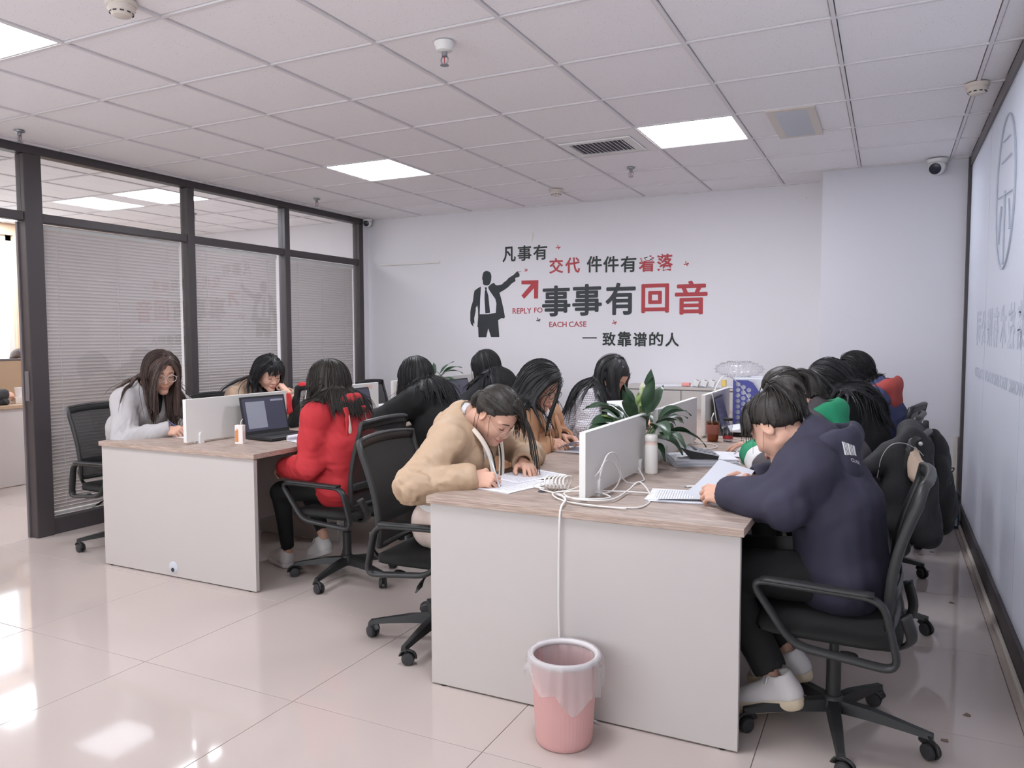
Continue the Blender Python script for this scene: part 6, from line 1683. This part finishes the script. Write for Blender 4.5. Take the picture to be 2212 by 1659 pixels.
def plant(name, label, c, r, h, leaves, flowers=(), potm='plastic_white'):
    th = thing(name, label, 'plant', c); T = Matrix.Translation(c)
    autosmooth(MB().lathe([(r * .72, 0), (r * .75, .003), (r, h - .006), (r * 1.03, h), (r * .95, h), (r * .9, h - .012), (.001, h - .012)], 28, T, True, False).build('pot', potm, th), 50)
    for i, (d, L, W, dr, stm, roll, m_) in enumerate(leaves):
        pts, V, Fc = leaf_mesh((c[0] + d[0] * r * .3, c[1] + d[1] * r * .3, c[2] + h - .015), d, L, W, dr, stm, roll)
        lf = mesh_obj('leaf', V, Fc, m_, th, smooth=True); MB().tube(pts, .0028, 6).build('stalk', 'stem_green', lf, smooth=True)
    for d, stm in flowers:
        pts, V, Fc = leaf_mesh((c[0], c[1], c[2] + h - .015), d, .085, .024, -.1, stm, .6)
        fl_ = mesh_obj('flower', V, Fc, 'spathe', th, smooth=True); MB().tube(pts, .0025, 6).build('stalk', 'stem_green', fl_, smooth=True)
        e = pts[-1]; MB().tube([e + Vector((.004, -.006, .01)), e + Vector((.004, -.006, .055))], [.006, .004], 8).build('spadix', 'leaf_light', fl_, smooth=True)
    return th
g_ = np.random.default_rng(21); LV = [
    ((-.15, -.35, 1), .17, .035, .5, .13, .4, 'leaf'), ((.15, -.1, 1), .18, .036, .6, .16, -.5, 'leaf'), ((.1, .5, 1), .19, .038, .9, .17, .2, 'leaf'), ((.35, .9, .75), .2, .034, 1.2, .17, .1, 'leaf'),
    ((-.5, -.25, .9), .19, .04, 1.3, .15, .2, 'leaf'), ((-.55, -.6, .75), .2, .038, 1.4, .13, -.2, 'leaf'), ((-.75, -.6, .55), .19, .03, 1.2, .13, .1, 'leaf'), ((.25, -.5, .9), .17, .04, 1.0, .1, .5, 'leaf'),
    ((.8, .25, .55), .2, .024, 1.5, .13, 0, 'leaf'), ((.65, -.1, .5), .17, .036, 1.8, .07, .2, 'leaf'), ((.6, -.35, .4), .14, .034, 2.0, .05, -.2, 'leaf'), ((.45, .55, .8), .18, .03, 1.2, .13, .3, 'leaf'),
    ((-.1, .7, .9), .19, .036, 1.0, .15, -.3, 'leaf'), ((-.3, .3, 1), .18, .036, .7, .15, .5, 'leaf'), ((.2, .9, .6), .2, .03, 1.3, .16, .2, 'leaf'), ((.05, .2, 1), .17, .036, .4, .2, .9, 'leaf'),
    ((-.6, -.45, .8), .07, .016, .8, .17, 0, 'leaf_light'), ((-.45, .1, .9), .15, .03, 1.2, .13, .2, 'leaf'), ((.5, .15, .9), .16, .028, 1.2, .12, -.4, 'leaf'), ((-.2, -.7, .8), .16, .036, 1.4, .12, .2, 'leaf'), ((.0, -.15, 1), .07, .018, .5, .19, .5, 'leaf_light')]
for k in range(16):
    a = 2 * math.pi * k / 16 + .3; e = .35 + .5 * ((k * 5) % 7) / 7; LV.append(((math.cos(a) * (1 - e * .6), math.sin(a) * (1 - e * .6), e + .2), .15 + .05 * ((k * 3) % 5) / 5, .034 + .012 * ((k * 7) % 4) / 4, .9 + .9 * ((k * 11) % 6) / 6, .10 + .08 * ((k * 13) % 5) / 5, -.5 + ((k * 17) % 9) / 9, 'leaf'))
plant('peace_lily', 'leafy peace lily with white flowers between the two front dividers', (2.79, 1.305, DZ), .05, .11, LV, [((.02, .0, 1), .22), ((.0, -.02, 1), .15)])
LV2 = [((.7, .2, .8), .2, .022, 1.3, .08, .1, 'leaf'), ((.9, .1, .5), .2, .022, 1.5, .06, .2, 'leaf'), ((.9, -.2, .35), .18, .022, 1.8, .04, 0, 'leaf'), ((.4, .3, 1), .18, .022, .9, .06, .3, 'leaf'), ((-.3, .4, 1), .16, .022, .9, .06, .2, 'leaf'), ((-.1, -.4, 1), .14, .022, .8, .04, .2, 'leaf'), ((.5, .5, .9), .2, .02, 1.1, .08, .5, 'leaf'), ((-.5, -.1, .9), .16, .022, 1.1, .05, .2, 'leaf')]
plant('potted_plant', 'small green plant in a tall white pot on the left desk row', (.2, 3.635, DZ), .055, .235, LV2)
# --- left row ---
mk = thing('milk_carton', 'small milk carton with an orange print and white straw', 'carton', (.50, 1.04, DZ)); Mm = Matrix.Translation((.50, 1.04, DZ)) @ Matrix.Rotation(math.radians(18), 4, 'Z')
MB().box((-.024, -.017, 0), (.024, .017, .108), Mm, bev=.0015).build('box', 'carton', mk); MB().box((-.022, -.0176, .012), (-.002, -.0171, .078), Mm).build('print', 'carton_orange', mk); MB().box((.0243, -.014, .03), (.0247, .014, .072), Mm).build('print', 'flask_pink', mk)
MB().prism([(-.016, .075), (-.002, .075), (-.009, .09)], Mm @ Matrix(((1, 0, 0, 0), (0, 0, -1, -.0171), (0, 1, 0, 0), (0, 0, 0, 1))), .0006).build('print', 'carton_orange', mk)
MB().tube([Mm @ Vector(p) for p in ((.004, 0, .106), (.006, .002, .128), (.014, .006, .142))], .0022, 8).build('straw', 'plastic_white', mk, smooth=True)
rp_ = thing('rolled_paper', 'white sheet with a curled edge lying before the red top', 'paper', (.70, 1.29, DZ)); v = []; f = []; prof = []
for k in range(14): a = -math.pi * .5 + 1.45 * math.pi * k / 13; prof.append((.42 + .016 * math.cos(a) * -1, .017 + .016 * math.sin(a)))
prof = list(reversed(prof)); prof = prof + [(.46, .002), (.56, .0015), (.68, .001), (.76, .001)]; prof = [(.662 + (x - .404) * .62, zz) for x, zz in prof]
for x, zz in prof: v += [(x, 1.24 + (x - .66) * -.35, DZ + zz + .0005), (x + .01, 1.42 + (x - .66) * -.30, DZ + zz + .0005)]
for k in range(len(prof) - 1): f.append((2 * k, 2 * k + 1, 2 * k + 3, 2 * k + 2))
mesh_obj('sheet', v, f, 'paper', rp_, smooth=True)
sheet('paper under the writing hand of the grey hoodie', (.02, 1.17, DZ), 80, m='printed_page', n=2)
cl = thing('hung_cloth', 'black and red cloth hung over the end of a divider', 'cloth', (.25, 1.90, .75))
F = Field((.15, 1.74, .73), (.36, 2.0, 1.06), .006); F.cap((.20, 1.86, 1.0), (.215, 1.80, .78), .022, .05, .02, (v3(1, 0, 0), 1.6)); F.cap((.21, 1.88, 1.008), (.29, 1.89, 1.008), .02, .02, .02); F.wrinkle(.005, 80, 2); V, Q = F.mesh(); np_obj('black_part', V, Q, 'black_fleece', cl)
F = Field((.15, 1.74, .80), (.38, 2.0, 1.07), .006); F.cap((.205, 1.88, 1.022), (.285, 1.90, 1.022), .02, .02, .02); F.cap((.2, 1.77, .96), (.2, 1.765, .86), .018, .028, .02); F.wrinkle(.004, 80, 5); V, Q = F.mesh(); np_obj('red_part', V, Q, 'cloth_red', cl)
hp = thing('headphones', 'grey headband resting among papers beside the first laptop', 'headphones', (.34, 1.80, DZ)); MB().tube(spline([(.30, 1.76, DZ + .01), (.30, 1.77, DZ + .055), (.34, 1.80, DZ + .075), (.38, 1.83, DZ + .05), (.38, 1.835, DZ + .01)], 6), .005, 8).build('headband', 'paper_grey', hp, smooth=True)
bx_ = thing('snack_box', 'small red and white box behind the first laptop', 'box', (.42, 1.74, DZ)); MB().box((.36, 1.70, DZ), (.47, 1.78, DZ + .02), bev=.003).build('tray', 'plastic_white', bx_); MB().box((.365, 1.705, DZ + .02), (.465, 1.775, DZ + .034), bev=.003).build('lid', 'cloth_red', bx_)
th = thing('power_strip', 'white power strip with black plugs on the left row', 'power strip', (.37, 2.70, DZ)); MB().box((.33, 2.60, DZ), (.39, 2.82, DZ + .038), bev=.004).build('body', 'plastic_white', th)
for y_ in (2.64, 2.72): MB().box((.345, y_ - .018, DZ + .038), (.378, y_ + .018, DZ + .066), bev=.004).build('plug', 'cable_black', th); MB().tube(spline([(.36, y_, DZ + .066), (.36, y_, DZ + .10), (.40, y_ + .06, DZ + .12), (.46, y_ + .10, DZ + .03)], 6), .003, 6).build('plug_cable', 'cable_black', th, smooth=True)
th = thing('power_strip', 'white power strip with a curled black adapter near the far laptop', 'power strip', (.36, 3.30, DZ)); MB().box((.33, 3.16, DZ), (.39, 3.44, DZ + .038), bev=.004).build('body', 'plastic_white', th)
for y_, mm in ((3.2, 'cable_black'), (3.28, 'cable_black'), (3.38, 'cable_white')): MB().box((.345, y_ - .018, DZ + .038), (.378, y_ + .018, DZ + .07), bev=.004).build('plug', mm, th); MB().tube(spline([(.36, y_, DZ + .07), (.37, y_, DZ + .13), (.42, y_ + .03, DZ + .15), (.46, y_ + .06, DZ + .03)], 6), .0032, 6).build('plug_cable', mm, th, smooth=True)
th = thing('document_wallet', 'blue plastic document wallet lying on the left row', 'folder', (-.1, 3.35, DZ)); MB().box((-.22, 3.2, DZ), (.06, 3.5, DZ + .012), bev=.002).build('cover', 'folder_blue', th); MB().box((-.21, 3.21, DZ + .012), (.05, 3.49, DZ + .018)).build('papers', 'paper', th)
th = thing('note_card', 'white card with red lines taped to the second left divider', 'note', (.263, 2.55, .93)); MB().box((.2628, 2.52, .955), (.2634, 2.62, .985)).build('card', 'flask_pink', th)
# low white cabinet at the back wall with papers and adapters on top
cb = thing('low_cabinet', 'low white cabinet against the back wall behind the peace lily', 'cabinet', (2.25, 4.45, 0))
MB().box((1.72, 4.26, .03), (2.80, 4.66, .90), bev=.002).build('body', 'laminate_white', cb); MB().box((1.71, 4.24, .90), (2.81, 4.67, .92), bev=.002).build('top', 'laminate_white', cb); MB().box((1.74, 4.28, 0), (2.78, 4.64, .03)).build('plinth', 'ink_dark', cb)
for x0 in (1.73, 2.265): dr_ = MB().box((x0, 4.242, .05), (x0 + .525, 4.258, .89), bev=.002).build('door', 'laminate_white', cb); MB().tube([(x0 + (.49 if x0 < 2 else .035), 4.232, .6), (x0 + (.49 if x0 < 2 else .035), 4.232, .72)], .005, 8).build('handle', 'metal_grey', dr_)
sheet('large white papers spread on the low cabinet', (2.12, 4.44, .9205), 20, .42, .3, 4, 'paper'); sheet('second pile of papers at the right of the low cabinet', (2.55, 4.42, .9205), 70, .25, .33, 6, 'paper')
for k, (x_, y_) in enumerate(((2.36, 4.34), (2.43, 4.33), (2.49, 4.35))): 
    ad = thing('power_adapter', ['white power adapter on the low cabinet, left of three', 'white power adapter on the low cabinet, middle of three', 'white power adapter on the low cabinet, right of three'][k], 'adapter', (x_, y_, .93), group='white adapters on the low cabinet')
    MB().box((-.024, -.03, 0), (.024, .03, .05), Matrix.Translation((x_, y_, .93)) @ Matrix.Rotation(.35, 4, 'Y'), bev=.004).build('block', 'plastic_white', ad); MB().box((-.012, -.004, .05), (.012, .004, .056), Matrix.Translation((x_, y_, .93)) @ Matrix.Rotation(.35, 4, 'Y')).build('prong', 'metal_grey', ad)
tag(MB().box((2.24, 4.33, .928), (2.31, 4.38, .955), bev=.003).build('sticky_notes', 'note_pink'), 'pink note block on the low cabinet', 'note'); tag(MB().box((2.57, 4.35, .93), (2.61, 4.39, .985), bev=.003).build('glue_box', 'note_yellow'), 'small yellow box on the low cabinet', 'box')
# sheet held by the woman in the checked shirt, and the one in the camel woman's hands
for lab, A_, B_, C2, D3 in (('white sheet held upright before the checked shirt', v3(2.30, 2.25, .76), v3(2.42, 2.38, .76), v3(2.26, 2.34, .95), v3(2.38, 2.47, .95)), ('curled white sheet in the hands of the camel blazer', v3(2.27, 1.52, .762), v3(2.30, 1.72, .762), v3(2.45, 1.50, .80), v3(2.47, 1.70, .79))):
    th = thing('held_sheet', lab, 'paper', tuple(A_)); v = []; f = []
    for sd in (0, 1):
        for i in range(9):
            for j in range(5): s, t = i / 8, j / 4; v.append(tuple((A_ * (1 - t) + B_ * t) * (1 - s) + (C2 * (1 - t) + D3 * t) * s + v3(0, 0, .02 * math.sin(math.pi * s) + .0008 * sd)))
    for i in range(8):
        for j in range(4): a = i * 5 + j; q = (a, a + 5, a + 6, a + 1); f += [q, tuple(x + 45 for x in reversed(q))]
    mesh_obj('sheet', v, f, 'paper', th, smooth=True)
sheet('dark-edged stack of forms under the camel blazer\'s hands', (2.40, 1.62, DZ), 85, n=6, m='printed_page', name='page_stack', jitter=.008)
# --- waste bin ---
bn = thing('waste_bin', 'pink ribbed waste bin with a clear liner before the foreground desk', 'bin', (2.885, .118, 0)); T = Matrix.Translation((2.885, .118, 0))
v = []; f = []; n = 144
prof = [(.088, 0.0), (.092, .004), (.0945, .02), (.1085, .245), (.110, .262), (.110, .285)]
for k, (r_, zz) in enumerate(prof):
    for j in range(n): rr_ = r_ + (.0009 if j % 3 == 0 and 1 < k < 4 else 0); a = 2 * math.pi * j / n; v.append((2.885 + rr_ * math.cos(a), .118 + rr_ * math.sin(a), zz))
ins = [(.108, .285), (.106, .26), (.092, .012), (.001, .01)]
for r_, zz in ins:
    for j in range(n): a = 2 * math.pi * j / n; v.append((2.885 + r_ * math.cos(a), .118 + r_ * math.sin(a), zz))
for k in range(len(prof) + len(ins) - 1):
    for j in range(n): f.append((k * n + j, k * n + (j + 1) % n, (k + 1) * n + (j + 1) % n, (k + 1) * n + j))
f.append(tuple(range(n - 1, -1, -1))); mesh_obj('bucket', v, f, 'pink_plastic', bn, smooth=True)
MB().tube([(2.885 + .112 * math.cos(a), .118 + .112 * math.sin(a), .292) for a in [2 * math.pi * k / 48 for k in range(48)]], .0105, 10, closed=True).build('rim_ring', 'rim_grey', bn, smooth=True)
v = []; f = []; n = 96; g_ = np.random.default_rng(9); ph = g_.uniform(0, 6.28, 6)
rows = [(.085, .13), (.098, .20), (.103, .26), (.109, .300), (.115, .3055), (.1235, .300), (.127, .285), (.131, .262), (.133, .235), (.134, .205)]
for k, (r_, zz) in enumerate(rows):
    for j in range(n):
        a = 2 * math.pi * j / n; wv_ = sum(math.sin(q * a + ph[i]) for i, q in enumerate((7, 11, 17, 23))) / 4
        amp = .006 if k in (0, 1, 2) else (.0008 if k < 6 else .006 + .002 * (k - 6)); dz = 0 if k < 7 else (k - 6) * .014 * (math.sin(2 * a + 3.3) + .5 * math.sin(7 * a + 2)) * -1.0
        rr_ = r_ + amp * wv_; v.append((2.885 + rr_ * math.cos(a), .118 + rr_ * math.sin(a) , zz + dz))
for k in range(len(rows) - 1):
    for j in range(n): f.append((k * n + j, k * n + (j + 1) % n, (k + 1) * n + (j + 1) % n, (k + 1) * n + j))
mesh_obj('liner', v, f, 'film_bag', bn, smooth=True)
# --- coat on the second chair, backpack, blue carton in the corner ---
ct = thing('coat', 'black fleece-lined coat draped over the second chair on the right', 'coat', (3.93, 1.72, .45))
F = Field((3.68, 1.38, .36), (4.16, 2.12, 1.02), .008)
F.cap((3.925, 1.55, .90), (3.935, 1.93, .90), .055, .055, .03); F.cap((3.88, 1.50, .86), (3.86, 1.50, .55), .05, .065, .04); F.cap((3.96, 1.56, .86), (3.99, 1.52, .50), .055, .07, .04); F.cap((3.97, 1.74, .86), (4.0, 1.74, .48), .05, .07, .04); F.cap((3.96, 1.92, .86), (4.0, 1.93, .50), .055, .065, .04)
F.cap((3.84, 1.52, .84), (3.78, 1.47, .78), .05, .045, .03); F.wrinkle(.007, 40, 6); V, Q = F.mesh(); np_obj('shell', V, Q, 'coat_black', ct)
F = Field((3.84, 1.40, .60), (4.02, 1.66, .96), .006); F.cap((3.925, 1.475, .86), (3.955, 1.465, .76), .026, .036, .02); F.cap((3.968, 1.462, .80), (3.962, 1.455, .68), .02, .015, .015); F.wrinkle(.004, 150, 3); V, Q = F.mesh(); np_obj('fleece_lining', V, Q, 'fleece_pile', ct)
MB().tube(spline([(3.80, 1.435, .74), (3.815, 1.43, .83), (3.85, 1.435, .885), (3.90, 1.44, .895), (3.95, 1.445, .87), (3.975, 1.45, .845)], 6), .0015, 6).build('zip', 'zip_silver', ct, smooth=True)
MB().ball((3.962, 1.455, .895), (.009, .004, .009), 12).build('snap_button', 'zip_silver', ct, smooth=True)
bp_ = thing('backpack', 'black backpack hanging behind the coat', 'backpack', (4.04, 1.95, .42))
F = Field((3.88, 1.72, .36), (4.24, 2.26, .98), .008); F.ell((4.035, 1.98, .64), (.085, .17, .26), k=.03); F.ell((4.085, 1.98, .54), (.06, .13, .14), k=.03); F.cap((4.09, 2.08, .60), (4.14, 2.12, .56), .04, .03, .03); F.wrinkle(.006, 50, 8); V, Q = F.mesh(); np_obj('body', V, Q, 'bag_black', bp_)
MB().tube(spline([(4.0, 1.9, .88), (4.0, 1.94, .935), (4.0, 2.0, .935), (4.0, 2.04, .88)], 6), .009, 8, flat=(.5, 1.3)).build('carry_loop', 'bag_black', bp_, smooth=True); MB().tube(spline([(4.10, 1.88, .70), (4.125, 1.98, .72), (4.10, 2.08, .70)], 6), .003, 6).build('zip', 'cable_black', bp_, smooth=True)
bb_ = thing('carton_box', 'dark blue carton with white print in the corner by the frosted partition', 'box', (4.235, 3.99, 0))
MB().box((4.165, 3.93, 0), (4.30, 4.05, .22), bev=.003).build('box', 'box_blue', bb_); MB().box((4.255, 3.9285, .02), (4.29, 3.9298, .13)).build('print', 'paper_grey', bb_); MB().box((4.195, 3.9285, .02), (4.225, 3.9298, .05)).build('print', 'paper_grey', bb_)
v, f, (a, b, c, d) = text_geo('euven', .035, .0006, .0006); mesh_obj('brand_print', [Matrix(((1, 0, 0, 4.195), (0, 0, -1, 3.9296), (0, 1, 0, .165), (0, 0, 0, 1))) @ Vector((p.x * .8, p.y, p.z)) for p in v], f, 'paper_grey', bb_)
sk = thing('pilaster_skirting', 'narrow cream board standing in the corner of the pilaster', 'board', (4.285, 4.24, 0)); MB().box((4.27, 4.232, 0), (4.30, 4.248, .62), bev=.002).build('board', 'plastic_cream', sk)
# --- neighbouring room ---
od = thing('office_desk', 'white desk with a tan top beyond the open doorway', 'desk', (-3.7, 2.3, 0))
MB().box((-3.325, .9, .006), (-3.30, 3.6, .71)).build('front_panel', 'laminate_white', od); MB().box((-4.5, .88, .712), (-3.28, 3.62, .742), bev=.002).build('worktop', 'tan_board', od)
for y_ in (.9, 3.57): MB().box((-4.48, y_, .006), (-3.33, y_ + .025, .71)).build('side_panel', 'laminate_white', od)
od2 = thing('desk_screen', 'tan fabric screen on the desk beyond the doorway', 'divider', (-3.9, 2.3, .742)); MB().box((-3.915, .95, .744), (-3.885, 3.55, 1.13), bev=.003).build('panel', 'tan_board', od2); MB().box((-3.92, .95, 1.13), (-3.88, 3.55, 1.15), bev=.002).build('cap_rail', 'frame_edge', od2)
pc = thing('paper_cup', 'white paper cup in the hand beyond the doorway', 'cup', (-3.47, 2.20, .742)); autosmooth(MB().lathe([(.025, 0), (.034, .085), (.0355, .088), (.033, .086), (.024, .004), (.001, .003)], 24, Matrix.Translation((-3.49, 2.20, .80)), True, False).build('cup', 'plastic_white', pc), 50)
cbx = thing('cup_stand', 'small cream box under the cup beyond the doorway', 'box', (-3.49, 2.2, .742)); MB().box((-3.54, 2.14, .742), (-3.44, 2.26, .80), bev=.003).build('box', 'plastic_cream', cbx)
hb = thing('handbag', 'dark folded bag on the desk beyond the doorway', 'bag', (-3.42, 1.95, .742)); F = Field((-3.56, 1.66, .72), (-3.28, 2.16, .88), .008); F.cap((-3.42, 1.78, .765), (-3.42, 2.02, .77), .03, .036, .02, (v3(1, 0, 0), .6)); F.wrinkle(.008, 70, 3); F.cut((0, 0, -1), -.744); V, Q = F.mesh(); np_obj('body', V, Q, 'dark_jacket', hb)
# white bar-code print and lettering on the navy hood, laid onto the cloth
from mathutils.bvhtree import BVHTree
pn = [o for o in COL.objects if o.get('label', '').startswith('woman in a navy')][0]; hd = [c for c in pn.children if c.name.startswith('hood')][0]
bv = BVHTree.FromPolygons([v.co[:] for v in hd.data.vertices], [p.vertices[:] for p in hd.data.polygons])
def on_hood(p, d=Vector((-.42, .88, -.22)).normalized()):
    h = bv.ray_cast(Vector(p) - d * .6, d); return (h[0] + h[1] * .0016) if h[0] else Vector(p)
c0 = Vector((3.668, .62, .985)); ex = Vector((.85, .42, -.30)).normalized(); ey = Vector((.25, -.1, -.95)).normalized()
stripe_w = [.006, .003, .003, .007, .003, .004, .010]; x = 0
for k, w_ in enumerate(stripe_w):
    v = []; f = []
    for j in range(8):
        t = j / 7 * .045 * (1 - .04 * k); v += [on_hood(c0 + ex * x + ey * t), on_hood(c0 + ex * (x + w_) + ey * t)]
    for j in range(7): f.append((2 * j, 2 * j + 1, 2 * j + 3, 2 * j + 2))
    mesh_obj('hood_print', v, f, 'shirt_white', hd); x += w_ + .0022
gv, gf, (a, b, c, d) = text_geo('CUER', .016, .0004, .0001)
mesh_obj('hood_lettering', [on_hood(c0 + ex * (.018 + p.x - a) + ey * (.062 - (p.y - c)) ) for p in gv], gf, 'shirt_white', hd)
# crumbs on the floor by the frosted partition
for k, (x_, y_) in enumerate(((4.116, .899), (4.107, 3.2), (4.039, 3.1), (4.031, .666), (4.15, 2.2), (4.06, 2.75))):
    poly = [(x_ + .018 * (.5 + .5 * rng.uniform()) * math.cos(a), y_ + .018 * (.5 + .5 * rng.uniform()) * math.sin(a)) for a in np.linspace(0, 6.283, 8)[:-1]]
    tag(MB().prism(poly, Matrix.Translation((0, 0, .0003)), .0015).build('floor_scrap', 'grout'), 'small brown scrap on the floor along the frosted partition', 'litter', 'scraps on the floor')

tag(MB().prism([(.680, 2.364), (.696, 2.364), (.673, 2.258), (.666, 2.258)], WALLM, .0008).build('tape_scrap', 'plastic_cream'), 'narrow strip of yellowed tape on the wall above the slogan', 'tape')
hk = thing('wall_hook', 'small white adhesive hook high on the back wall beside the pilaster', 'hook', (3.185, YB, 2.5))
MB().box((3.165, 2.49, 0), (3.205, 2.51, .004), WALLM, bev=.001).build('plate', 'plastic_white', hk); MB().tube([WALLM @ Vector(p) for p in ((3.185, 2.503, .003), (3.185, 2.495, .012), (3.185, 2.502, .016))], .002, 6).build('hook', 'metal_grey', hk, smooth=True)
